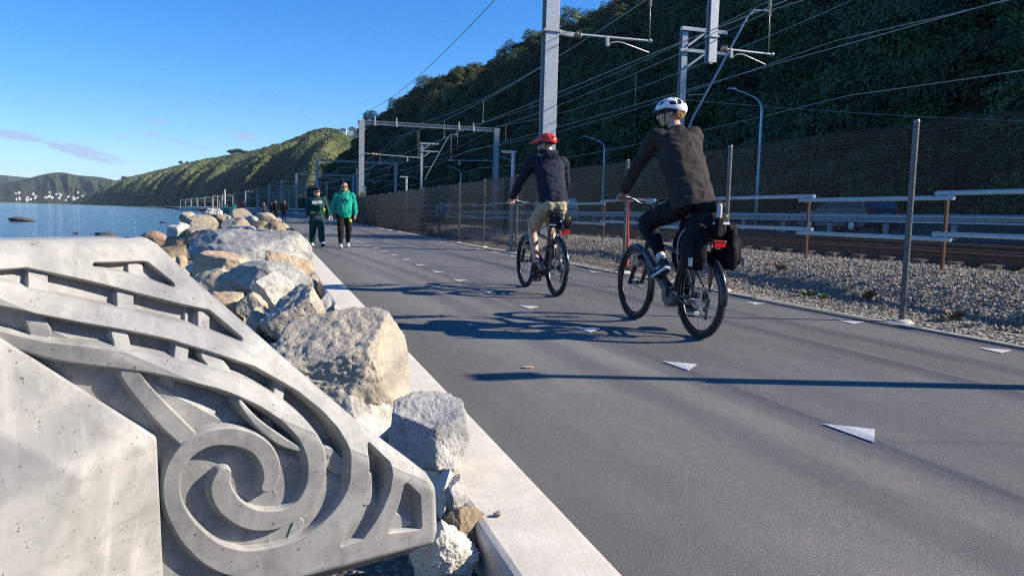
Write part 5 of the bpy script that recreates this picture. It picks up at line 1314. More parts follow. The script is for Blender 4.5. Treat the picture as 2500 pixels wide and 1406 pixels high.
    for sx, aa in ((-1, a), (1, a+PI)):
        e = BB+Vector((sx*.095, .17*math.cos(aa), .17*math.sin(aa)))
        c = MB(); c.tube([BB+Vector((sx*.068, 0, 0)), e-Vector((sx*.012, 0, 0))], [.016, .012], 10); c.build('crank_arm', M['blackmetal'], b, True, angle=40)
        c = MB(); p = e+Vector((sx*.058, 0, 0)); c.box(p+Vector((0, .042, 0)), (.095, .014, .018)); c.box(p-Vector((0, .042, 0)), (.095, .014, .018)); c.box(p-Vector((sx*.044, 0, 0)), (.010, .09, .02)); c.box(p+Vector((sx*.044, 0, 0)), (.010, .09, .02)); c.tube([e, p+Vector((sx*.04, 0, 0))], .009, 8)
        c.build('pedal', M['blackmetal'], b, bevel=.003)
    c = MB(); c.lathe([(.05, .058), (.088, .058), (.088, .061), (.05, .061)], tuple(BB), 40, 'x'); c.build('chainring', M['spoke'], b)
    c = MB(); c.tube([BB+Vector((.0595, .0, .088)), AX+Vector((.055, 0, .05))], .004, 5); c.tube([BB+Vector((.0595, 0, -.088)), Vector((.055, .02, .185)), Vector((.055, -.03, .165))], .004, 5); c.build('chain', M['spoke'], b)
    c = MB(); c.tube([AX+Vector((.075, -.01, -.03)), Vector((.07, .005, .24)), Vector((.062, -.01, .165))], [.018, .014, .01], 8); c.lathe([(.0, .05), (.022, .05), (.022, .06), (.0, .06)], (0, -.012, .175), 16, 'x'); c.lathe([(.0, .05), (.022, .05), (.022, .06), (.0, .06)], (0, .01, .24), 16, 'x'); c.build('derailleur', M['blackmetal'], b, True, angle=40)
    # mudguards
    def guard(y, a0, a1, name):
        rings = []
        for p in arc(y, .362, .392, a0, a1, 26):
            rad = (p-Vector((0, y, .362))).normalized()
            up_ = [Vector((x_, 0, 0))+p-rad*(.030*(abs(x_)/.033)**2.2) for x_ in (-.034, -.027, -.016, 0, .016, .027, .034)]
            dn = [q-rad*.003 for q in reversed(up_)]
            rings.append(up_+dn)
        g = MB(); g.loft(rings); return g.build(name, M['fender'], b, True, angle=50)
    guard(0, 84, 186, 'mudguard'); guard(WB, 58, 204, 'mudguard')
    g = MB()
    for sx in (-1, 1):
        g.tube([AX+Vector((sx*.075, 0, .0)), Vector((sx*.04, -.30, .58))], .003, 6); g.tube([ax+Vector((sx*.075, 0, 0)), Vector((sx*.04, WB-.36, .30))], .003, 6)
    g.build('mudguard_stay', M['blackmetal'], b)
    # rack
    rk = MB(); zr = .835
    for sx in (-1, 1):
        rk.tube([Vector(q) for q in ((sx*.055, .20, zr-.005), (sx*.062, .0, zr), (sx*.062, -.20, zr), (sx*.045, -.235, zr))], .006, 8)
        for y_ in (.10, -.02, -.16): rk.tube([(sx*.062, y_, zr), (sx*.085, y_*.3-.01, .58), AX+Vector((sx*.08, -.005, .02))], .0055, 8)
        rk.tube([(sx*.055, .2, zr), ST+Vector((sx*.02, -.005, -.02))], .005, 8)
    rk.tube([(-.045, -.235, zr), (.045, -.235, zr)], .006, 8); rk.tube([(-.06, .0, zr), (.06, 0, zr)], .005, 8); rk.tube([(-.06, .12, zr), (.06, .12, zr)], .005, 8)
    rk.build('rack', M['blackmetal'], b, True, angle=50)
    l = MB(); l.box((0, -.248, .800), (.105, .026, .042)); l.box((0, -.252, .830), (.12, .03, .012)); l.build('tail_light', M['redlens'], b, bevel=.006)
    l = MB(); l.box((0, -.235, .772), (.05, .01, .012)); l.build('light_bracket', M['silver'], b)
    k = MB(); k.tube([(-.07, .30, .31), (-.10, .12, .30), (-.115, .0, .275)], [.011, .010, .009], 8); k.build('kickstand', M['blackmetal'], b, True)
    return b
B1 = Vector((3.475, 5.735, 0)); B2 = Vector((3.42, 9.06, 0))
make_ebike('electric_bicycle', 'nearer black electric bicycle with bulging pannier bags, under the white helmeted rider', B1, 96)
make_ebike('electric_bicycle', 'farther black electric bicycle with only a small rack bag, under the red helmeted rider', B2, 232)

# --- bags
def soft_box(mb, c, size, n=7, sq=.55, taper=1.0, seed=0, amp=.012):
    cx, cy_, cz = c; rings = []
    for j in range(n+1):
        t_ = j/n; z = cz+size[2]*(t_-.5); e = 1-.28*abs(2*t_-1)**3.2; k = 1+(taper-1)*t_
        ring = []
        for i in range(24):
            a = 2*PI*i/24; x = math.copysign(abs(math.cos(a))**sq, math.cos(a))*size[0]/2*e*k; y = math.copysign(abs(math.sin(a))**sq, math.sin(a))*size[1]/2*e*(1+(taper-1)*t_)
            w_ = amp*noise.noise((x*14+seed, y*14, z*11))
            ring.append(Vector((cx+x*(1+w_*6), cy_+y*(1+w_*5), z+w_)))
        rings.append(ring)
    mb.loft(rings)
def pannier(loc_side, label):
    o = empty('pannier_bag', (B1.x+loc_side*.150, B1.y-.11, .60), 0, label, 'pannier bag')
    p = MB(); soft_box(p, (0, 0, .170), (.135, .33, .36), 10, .68, .90, loc_side*3+1, .03); p.build('bag', M['bagcloth'], o, True, subsurf=1)
    p = MB(); soft_box(p, (loc_side*.055, -.02, .15), (.07, .24, .25), 7, .62, .92, 9, .03); p.build('pocket', M['bagcloth'], o, True, subsurf=1)
    p = MB(); p.tube([Vector(q) for q in catmull([(loc_side*.060, .140, .03), (loc_side*.066, .150, .12), (loc_side*.066, .140, .22), (loc_side*.062, .10, .29), (loc_side*.060, .05, .32)], 5)], .0035, 6); p.build('piping', M['reflect'], o, True)
    p = MB(); soft_box(p, (-loc_side*.01, .0, .335), (.13, .30, .09), 5, .6, .8, 6, .03); p.build('lid', M['bagcloth'], o, True, subsurf=1)
    p = MB(); p.box((loc_side*.098, -.12, .06), (.01, .05, .07)); p.build('tab', M['strapgrey'], o, bevel=.004)
pannier(-1, 'bulging black pannier bag on the left side of the nearer bicycle with thin white piping')
pannier(1, 'crumpled black pannier bag on the right side of the nearer bicycle')
def trunk_bag(B, label, tall):
    o = empty('rack_bag', (B.x, B.y-.06, .845), 0, label, 'rack bag', 'rack bags on the two bicycles')
    h_ = .24 if tall else .17
    p = MB(); soft_box(p, (0, 0, h_/2), (.20, .40, h_), 7, .5, .94, 2 if tall else 5, .012); p.build('bag', M['bagcloth'], o, True, subsurf=1)
    p = MB(); p.box((0, -.205, h_*.55), (.15, .012, .020)); p.build('reflective_band', M['reflect'], o, bevel=.003)
    for sx in (-1, 1):
        p = MB(); p.box((sx*.103, -.03, h_*.28), (.006, .24, .016)); p.build('reflective_band', M['reflect'], o, bevel=.002)
    p = MB(); p.prism([(-.016, .012), (.016, .012), (0, -.016)], 0, .006, (Vector((.05, -.2055, h_*.80)), Vector((1, 0, 0)), Vector((0, 0, 1)), Vector((0, -1, 0)))); p.build('badge', M['plate'], o)
    if tall:
        p = MB(); soft_box(p, (.02, -.02, h_+.03), (.20, .30, .10), 5, .55, .9, 4, .02); p.build('rolled_top', M['bagcloth'], o, True, subsurf=1)
        p = MB(); p.tube([(-.035, -.225, .05), (-.035, -.225, .27)], .021, 14); p.sphere((-.035, -.225, .27), (.021, .021, .022), 14, 8); p.build('bottle', M['strapgrey'], o, True, angle=60)
        p = MB(); p.box((-.035, -.228, .10), (.062, .05, .16)); p.build('bottle_pocket', M['bagcloth'], o, bevel=.015)
    else:
        p = MB(); p.box((-.03, -.205, h_*.5), (.018, .016, h_*.9)); p.build('strap', M['strapgrey'], o, bevel=.004)
        p = MB(); soft_box(p, (.02, -.215, h_*.45), (.12, .06, h_*.6), 5, .55); p.build('pocket', M['bagcloth'], o, True, subsurf=1)
    return o
trunk_bag(B1, 'tall black bag on the nearer bicycle rack, a grey bottle in its pocket', True)
trunk_bag(B2, 'low black bag on the rack of the farther bicycle with a white reflective band', False)
# ------------------------------------------------------------------ people
def remesh(mb, name, voxel, smooth=4, m=None, parent=None, wrinkle=None):
    me = bpy.data.meshes.new('tmp'); me.from_pydata(mb.v, [], mb.f)
    bm = bmesh.new(); bm.from_mesh(me); bmesh.ops.recalc_face_normals(bm, faces=bm.faces); bm.to_mesh(me); bm.free()
    o = bpy.data.objects.new('tmp', me); COL.objects.link(o)
    md = o.modifiers.new('r', 'REMESH'); md.mode = 'VOXEL'; md.voxel_size = voxel
    dg = bpy.context.evaluated_depsgraph_get(); r_ = bpy.data.meshes.new_from_object(o.evaluated_get(dg)); bpy.data.objects.remove(o)
    n = len(r_.vertices); co = np.empty(n*3, np.float32); r_.vertices.foreach_get('co', co); co = co.reshape(-1, 3).astype(np.float64)
    e = np.empty(len(r_.edges)*2, np.int32); r_.edges.foreach_get('vertices', e); e = e.reshape(-1, 2)
    deg = np.bincount(e.ravel(), minlength=n)[:, None].clip(1)
    for k in range(smooth):
        s = np.zeros_like(co); np.add.at(s, e[:, 0], co[e[:, 1]]); np.add.at(s, e[:, 1], co[e[:, 0]])
        f = .5 if k % 2 == 0 else -.52 if smooth > 6 else .35
        co = co + f*(s/deg-co)
    r_.vertices.foreach_set('co', co.astype(np.float32).ravel()); r_.update()
    if wrinkle:
        amp, sc, st = wrinkle
        nr = np.empty(n*3, np.float32); r_.vertices.foreach_get('normal', nr); nr = nr.reshape(-1, 3)
        d = np.array([amp*(.9-2.6*abs(noise.noise((p[0]*sc*st[0], p[1]*sc*st[1], p[2]*sc*st[2])))+.7*noise.noise((p[0]*sc*2.3, p[1]*sc*2.3, p[2]*sc*1.7+5))) for p in co])
        co = co + nr*d[:, None]; r_.vertices.foreach_set('co', co.astype(np.float32).ravel()); r_.update()
    r_.name = name
    return mesh_obj(name, r_, m, parent, True)
V3 = lambda *a: Vector(a)
def cat(pts, n=4): return [Vector(q) for q in catmull([tuple(p) for p in pts], n)]
def tubec(mb, pts, rad, n=12, sub=4):
    P = cat(pts, sub); rr_ = [float(q[0]) for q in catmull([(r,) for r in rad], sub)]
    mb.tube(P, [max(.003, q) for q in rr_], n); return mb
def torso(mb, spine, rR0, rR1, prof_, n=22):
    """rings along the spine; right axis turns from the hips to the shoulders"""
    S = cat(spine, 8); L = [0]
    for a, b in zip(S[:-1], S[1:]): L.append(L[-1]+(b-a).length)
    rings = []
    for t_, rx, ry in prof_:
        d = t_*L[-1]; k = max([i for i in range(len(L)) if L[i] <= d+1e-9] or [0]); k = min(k, len(S)-2)
        q = (d-L[k])/max(1e-6, L[k+1]-L[k]); c = S[k].lerp(S[k+1], q); tan = (S[k+1]-S[k]).normalized()
        r_ = rR0.lerp(rR1, t_); r_ = (r_-tan*r_.dot(tan)).normalized(); f = tan.cross(r_)
        rings.append([c+r_*rx*math.copysign(abs(math.cos(a))**.85, math.cos(a))+f*ry*math.sin(a) for a in [2*PI*i/n for i in range(n)]])
    mb.loft(rings); return mb
def hand(mb, wrist, fwd, up, side, curl=(20, 25, 15), spread=3.0, s=1.0, thumb=30):
    """fwd: wrist to knuckles, up: back of the hand, side=+1 if the thumb is towards fwd x up"""
    f = fwd.normalized(); u = (up-f*up.dot(f)).normalized(); x = f.cross(u)*side
    w = wrist; 
    # palm
    rings = []
    for t_, wd, th in ((0, .027, .020), (.3, .034, .018), (.7, .041, .0155), (1.0, .040, .0125)):
        c = w+f*(.088*t_*s); rings.append([c+x*wd*s*math.cos(a)+u*th*s*math.sin(a) for a in [2*PI*i/12 for i in range(12)]])
    mb.loft(rings)
    for k, (off, L_) in enumerate(((.029, .072), (.0095, .080), (-.010, .074), (-.029, .058))):
        ang = math.radians(off/.03*spread); d = (f*math.cos(ang)+x*math.sin(ang)).normalized(); p = w+f*.080*s+x*off*s; pts = [p-d*.015*s]; dd = d; uu = u
        pts.append(p)
        for j, (fr, cdeg) in enumerate(zip((.45, .31, .24), curl)):
            rot = Quaternion(x*side, math.radians(-cdeg)*1.0) if False else None
            c_, s_ = math.cos(math.radians(cdeg)), math.sin(math.radians(cdeg))
            dd, uu = (dd*c_-uu*s_).normalized(), (uu*c_+dd*s_).normalized()
            p = p+dd*L_*fr*s; pts.append(p)
        mb.tube(pts, [.0095*s, .0095*s, .0088*s, .008*s, .0068*s], 8)
    a = math.radians(thumb); d = (f*math.cos(a)+x*math.sin(a)).normalized(); p = w+f*.022*s+x*.026*s-u*.004*s
    q1 = p+d*.040*s; d2 = (d*.8+f*.35-u*.35).normalized(); q2 = q1+d2*.030*s; q3 = q2+(d2*.9+f*.2-u*.25).normalized()*.024*s
    mb.tube([p-d*.01*s, p, q1, q2, q3], [.014*s, .0135*s, .011*s, .0095*s, .0075*s], 8)
    return mb
def head(mb, c, rot, s=1.0, neck_to=None):
    T = lambda x, y, z: c+rot @ Vector((x*s, y*s, z*s))
    Q = lambda r: tuple(q*s for q in r)
    mb.sphere(T(0, -.012, .035), Q((.075, .094, .088)), 24, 16, rot)
    mb.sphere(T(0, .022, -.022), Q((.063, .072, .088)), 20, 14, rot)
    mb.sphere(T(0, .058, -.092), Q((.030, .028, .022)), 14, 10, rot)
    for sx in (-1, 1):
        mb.tube([T(sx*.060, -.012, -.035), T(sx*.054, .010, -.075), T(sx*.022, .060, -.094)], [.020*s, .021*s, .018*s], 10)
        mb.sphere(T(sx*.040, .058, -.020), Q((.024, .026, .022)), 12, 8, rot)
        mb.sphere(T(sx*.077, -.012, -.006), Q((.010, .021, .031)), 12, 10, rot @ Matrix.Rotation(sx*.35, 3, 'Z'))
        mb.sphere(T(sx*.075, -.008, -.032), Q((.008, .012, .012)), 8, 6, rot)
        mb.tube([T(sx*.012, .092, .034), T(sx*.034, .086, .036), T(sx*.054, .066, .026)], [.009*s, .010*s, .008*s], 8)
        mb.sphere(T(sx*.011, .098, -.033), Q((.009, .011, .008)), 8, 6, rot)
        mb.sphere(T(sx*.031, .074, .010), Q((.013, .012, .011)), 10, 8, rot)
    mb.tube([T(0, .088, .026), T(0, .098, .004), T(0, .112, -.022), T(0, .116, -.030), T(0, .100, -.042)], [.008*s, .009*s, .0115*s, .0115*s, .008*s], 10)
    mb.sphere(T(0, .090, -.060), Q((.022, .010, .0065)), 12, 8, rot); mb.sphere(T(0, .088, -.072), Q((.019, .011, .007)), 12, 8, rot)
    if neck_to is not None:
        mb.tube([T(0, -.018, -.03), T(0, -.024, -.085), T(0, -.028, -.12).lerp(neck_to, .4), neck_to], [.056*s, .056*s, .060*s, .072*s], 16)
    return T
def foot(mb, ank, heel, toe, w_=.044):
    d = (toe-heel); f = d.normalized(); u = (ank-heel); u = (u-f*u.dot(f)).normalized(); x = f.cross(u)
    rings = []
    for t_, rx, h_ in ((.0, .022, .03), (.08, .033, .055), (.28, .036, .062), (.55, .042, .050), (.8, .044, .034), (.95, .034, .024), (1.0, .018, .016)):
        c = heel+d*t_+u*h_*.5*1.0; rings.append([c+x*rx*w_/.044*math.cos(a)+u*h_*.55*math.sin(a) for a in [2*PI*i/14 for i in range(14)]])
    mb.loft(rings); return mb
def shoe(parent, name, ank, heel, toe, up_m, sole_m, trim=None, w_=1.0, mid_m=None):
    d = (toe-heel); f = d.normalized(); u = (ank-heel); u = (u-f*u.dot(f)).normalized(); x = f.cross(u)
    def body_(pts, flat):
        rings = []
        for t_, rx, lo_, hi_ in pts:
            c = heel+d*t_; ring = []
            for i in range(18):
                a = 2*PI*i/18; s_ = math.sin(a); z = (lo_+hi_)/2+(hi_-lo_)/2*math.copysign(abs(s_)**flat, s_); ring.append(c+x*rx*w_*math.copysign(abs(math.cos(a))**.8, math.cos(a))+u*z)
            rings.append(ring)
        return rings
    m = MB(); m.loft(body_([(-.05, .020, .0, .055), (-.03, .033, -.005, .085), (.06, .041, -.008, .098), (.20, .043, -.008, .100), (.36, .043, -.008, .088), (.52, .047, -.008, .068), (.72, .050, -.008, .050), (.90, .046, -.006, .040), (1.0, .034, -.003, .030), (1.04, .014, .0, .020)], .8))
    m.tube([heel+d*.14+u*.07, ank+u*.01], [.046*w_, .046*w_], 14)
    so = m.build(name, up_m, parent, True, subsurf=1)
    k = MB(); k.loft(body_([(-.065, .022, -.028, .006), (-.045, .038, -.030, .008), (.06, .045, -.030, .006), (.30, .043, -.028, .004), (.55, .050, -.028, .004), (.75, .053, -.027, .006), (.92, .048, -.022, .008), (1.02, .034, -.014, .010), (1.065, .014, -.006, .010)], .55))
    k.build('sole', sole_m, so, True, subsurf=1)
    k = MB(); k.loft(body_([(-.06, .020, -.036, -.024), (-.04, .036, -.038, -.026), (.30, .041, -.036, -.026), (.55, .048, -.036, -.025), (.75, .051, -.035, -.022), (.95, .044, -.027, -.015), (1.03, .028, -.018, -.008)], .55))
    k.build('tread', M['black'], so, True)
    if trim is not None:
        for sx in (-1, 1):
            k = MB(); k.tube([heel+d*.10+u*.030+x*sx*.0445*w_, heel+d*.34+u*.022+x*sx*.0455*w_, heel+d*.56+u*.038+x*sx*.047*w_, heel+d*.40+u*.026+x*sx*.0465*w_], [.002, .007, .002, .003], 6); k.build('side_mark', trim, so)
        k = MB()
        for j in range(5):
            t_ = .34+.07*j; hh = .088-.055*(t_-.34); k.tube([heel+d*t_+u*(hh-.012)-x*.026, heel+d*t_+u*hh, heel+d*t_+u*(hh-.012)+x*.026], .0028, 6)
        k.build('laces', trim, so)
    return so
def seg_pt(a, b, t_): return a.lerp(b, t_)

# ---- helmets
def helmet(parent, c, rot, shell_m, vents, label=None, peak=False, s=1.0):
    T = lambda x, y, z: c+rot @ Vector((x*s, y*s, z*s))
    nu, nv = 120, 64; rx, ry, rz = .103, .138, .108
    v = []; f = []; mi = []
    def vent(az, el):
        # az: angle round the head from the front, el: height angle
        out = 0.0
        for a0, e0, wa, we, sk in vents:
            for sg in (-1, 1):
                da = (az-sg*a0-sk*sg*(el-e0))/wa; de = (el-e0)/we
                q = max(abs(da), abs(de)); out = max(out, min(1, max(0, (1.15-(abs(da)**3+abs(de)**3)**(1/3.))*6)))
        return out
    for j in range(nv+1):
        for i in range(nu):
            az = -180+360*i/nu; base = -6 + (10 if not peak else 6)*math.cos(math.radians(az))*0 - 16*max(0, -math.cos(math.radians(az)))**1.5 + 7*max(0, math.cos(math.radians(az)))
            base += 9*math.exp(-((abs(az)-78)/26)**2)*.9
            el = base+(90-base)*j/nv; e_ = math.radians(el); a_ = math.radians(az)
            q = vent(az, el); k = 1-.11*q
            rear = 1+.05*max(0, -math.cos(a_))
            rim = .93 if j == 0 else 1
            v.append(T(rx*k*rim*math.cos(e_)*math.sin(a_), ry*k*rim*rear*math.cos(e_)*math.cos(a_)-.008, rz*k*math.sin(e_)+.028)); mi.append(q)
    mat_i = []
    for j in range(nv):
        for i in range(nu):
            a, b = j*nu+i, j*nu+(i+1) % nu; f.append((a, b, b+nu, a+nu)); mat_i.append(1 if (mi[a]+mi[b]+mi[a+nu]+mi[b+nu])/4 > .38 else 0)
    me = bpy.data.meshes.new('helmet'); me.from_pydata([tuple(p) for p in v], [], f)
    me.materials.append(shell_m); me.materials.append(M['blackgloss']); me.polygons.foreach_set('material_index', np.array(mat_i, np.int32)); me.polygons.foreach_set('use_smooth', np.ones(len(f), bool))
    bm = bmesh.new(); bm.from_mesh(me); bmesh.ops.remove_doubles(bm, verts=bm.verts, dist=1e-5); bmesh.ops.recalc_face_normals(bm, faces=bm.faces); bm.to_mesh(me); bm.free()
    ho = bpy.data.objects.new('helmet', me); COL.objects.link(ho); ho.parent = parent
    so = ho.modifiers.new('solid', 'SOLIDIFY'); so.thickness = .006; so.offset = -1
    li = MB(); rings = []
    for z, k in ((-.022, .96), (.0, .98), (.03, .95), (.07, .82), (.1, .5)):
        rings.append([T(rx*.90*k*math.sin(2*PI*i/40), ry*.92*k*math.cos(2*PI*i/40)-.010, z+.020-.020*max(0, -math.cos(2*PI*i/40))*(1 if z < .05 else 0)) for i in range(40)])
    li.loft(rings); li.build('helmet_liner', M['black'], ho, True)
    st_ = MB()
    for sx in (-1, 1):
        chin = T(sx*.030, .050, -.112); st_.tube([T(sx*.080, .050, .02), T(sx*.078, .045, -.03), chin], .0055, 6, squash=[.5]*3); st_.tube([T(sx*.084, -.055, .0), T(sx*.080, -.010, -.045), chin], .0055, 6, squash=[.5]*3)
    st_.tube([T(-.03, .05, -.112), T(0, .058, -.118), T(.03, .05, -.112)], .006, 6)
    st_.build('helmet_strap', M['black'], ho, True)
    if peak:
        p = MB(); rings = []
        for t_ in (0, .35, .7, 1.0):
            y = .105+.105*t_; z = .088-.012*t_-.02*t_*t_; w_ = .088-.030*t_
            rings.append([T(x_*w_, y-.035*x_*x_*(1-t_*.4), z-.030*x_*x_+dz) for x_, dz in [(-1, 0), (-.6, .0), (-.2, .0), (.2, 0), (.6, 0), (1, 0), (1, -.006), (.6, -.006), (.2, -.006), (-.2, -.006), (-.6, -.006), (-1, -.006)]])
        p.loft(rings); p.build('helmet_peak', shell_m, ho, True, angle=40)
    else:
        p = MB(); rings = []
        for t_ in (0, .5, 1.0):
            y = .108+.05*t_; z = .050-.018*t_; w_ = .088-.024*t_
            rings.append([T(x_*w_, y-.045*x_*x_, z-.022*x_*x_+dz) for x_, dz in [(-1, 0), (-.6, .0), (-.2, .0), (.2, 0), (.6, 0), (1, 0), (1, -.005), (.6, -.005), (.2, -.005), (-.2, -.005), (-.6, -.005), (-1, -.005)]])
        p.loft(rings); p.build('helmet_peak', M['blackgloss'], ho, True, angle=40)
    return ho, T
def curls(parent, name, c, rot, m, seed, n, region, s=1.0, L=.035, r0=.0045):
    r_ = random.Random(seed); mb = MB()
    for i in range(n):
        az = math.radians(region[0]+(region[1]-region[0])*r_.random()); el = math.radians(region[2]+(region[3]-region[2])*r_.random())
        p = Vector((.080*math.cos(el)*math.sin(az), .098*math.cos(el)*math.cos(az)-.012, .092*math.sin(el)+.03)); d = p.normalized(); pts = []
        for k in range(5):
            t_ = k/4; q = p+d*(.004+.012*math.sin(t_*3))+Vector((r_.gauss(0, .007), r_.gauss(0, .006), -L*t_)); pts.append(c+rot @ (q*s))
        mb.tube(pts, [r0, r0*1.3, r0*1.3, r0, r0*.4], 5)
    return mb.build(name, m, parent, True)
def cap_hair(parent, name, c, rot, m, s=1.0, top=.004, low=-20, back=-38, front=40):
    """close-cut hair: a shell over the skull with a natural hairline"""
    v = []; f = []; nu, nv = 40, 18
    for j in range(nv+1):
        for i in range(nu):
            az = -PI+2*PI*i/nu; cz = math.cos(az); base = math.radians(back if cz < -.2 else low if abs(cz) <= .2 else low+(front-low)*min(1, (cz-.2)/.6))
            el = base+(PI/2-base)*j/nv; k = 1+top*12*(.6+.4*noise.noise((az*5, el*6, 1)))*min(1, j/2)
            v.append(c+rot @ (Vector((.0765*k*math.cos(el)*math.sin(az), .0955*k*math.cos(el)*math.cos(az)-.012, .0895*k*math.sin(el)+.035))*s))
    for j in range(nv):
        for i in range(nu): a, b = j*nu+i, j*nu+(i+1) % nu; f.append((a, b, b+nu, a+nu))
    me = bpy.data.meshes.new(name); me.from_pydata([tuple(p) for p in v], [], f); return mesh_obj(name, me, m, parent, True)
M['hair_blond'] = pmat('blond_hair', (.48, .30, .13), .5, 0, .4, 60, .3, 300); M['hair_dark'] = pmat('dark_hair', (.022, .016, .012), .55, 0, .3, 60, .4, 300); M['hair_brown'] = pmat('brown_hair', (.10, .055, .03), .5, 0, .3, 40, .4, 200)
M['sweater'] = fabric('charcoal_sweater', (.036, .032, .030)); M['trouser'] = fabric('black_trousers', (.010, .010, .013)); M['hoodie'] = fabric('navy_hoodie', (.018, .022, .036)); M['shorts'] = fabric('khaki_shorts', (.36, .31, .20))
M['shoe_navy'] = fabric('navy_shoe', (.03, .045, .075)); M['shoe_black'] = fabric('black_shoe', (.03, .03, .032)); M['shoe_grey'] = fabric('grey_shoe', (.42, .42, .43)); M['shoe_white'] = fabric('white_shoe', (.66, .66, .68)); M['sock'] = fabric('pale_sock', (.62, .62, .66)); M['solewhite'] = pmat('white_sole', (.66, .66, .65), .55)
M['dkgreen'] = fabric('dark_green_fleece', (.012, .050, .050)); M['teal'] = fabric('green_hoodie', (.012, .30, .215)); M['track'] = fabric('dark_green_joggers', (.014, .050, .050)); M['blackjog'] = fabric('black_track_trousers', (.014, .012, .012)); M['coat'] = fabric('dark_coat', (.013, .011, .012)); M['jeans'] = fabric('blue_jeans', (.05, .08, .17)); M['denim'] = fabric('washed_black', (.055, .06, .07)); M['lime'] = fabric('lime_cloth', (.32, .40, .06)); M['tealdark'] = pmat('dark_green_print', (.010, .075, .065), .8)
M['lens'] = pmat('sunglass_lens', (.012, .010, .010), .08, 0, .1, 5)
VW = [(22, 60, 7, 18, .0), (52, 36, 8, 12, .35), (62, 62, 7, 14, .1), (100, 26, 13, 11, -.45), (132, 34, 9, 17, .35), (162, 42, 9, 20, .2), (118, 64, 7, 10, .2)]
VR = [(60, 42, 13, 5, .1), (100, 30, 15, 4.5, .0), (112, 52, 13, 5, .0), (150, 40, 11, 5, 0), (148, 16, 12, 4.5, 0), (30, 58, 9, 6, 0)]

def eyes(parent, T, s=1.0):
    for sx in (-1, 1):
        e = MB(); e.sphere(T(sx*.031, .081, .010), .0105*s, 12, 8); e.build('eye', M['white'], parent, True)
        e = MB(); e.sphere(T(sx*.0315, .0885, .010), .0052*s, 10, 6); e.build('iris', M['black'], parent, True)

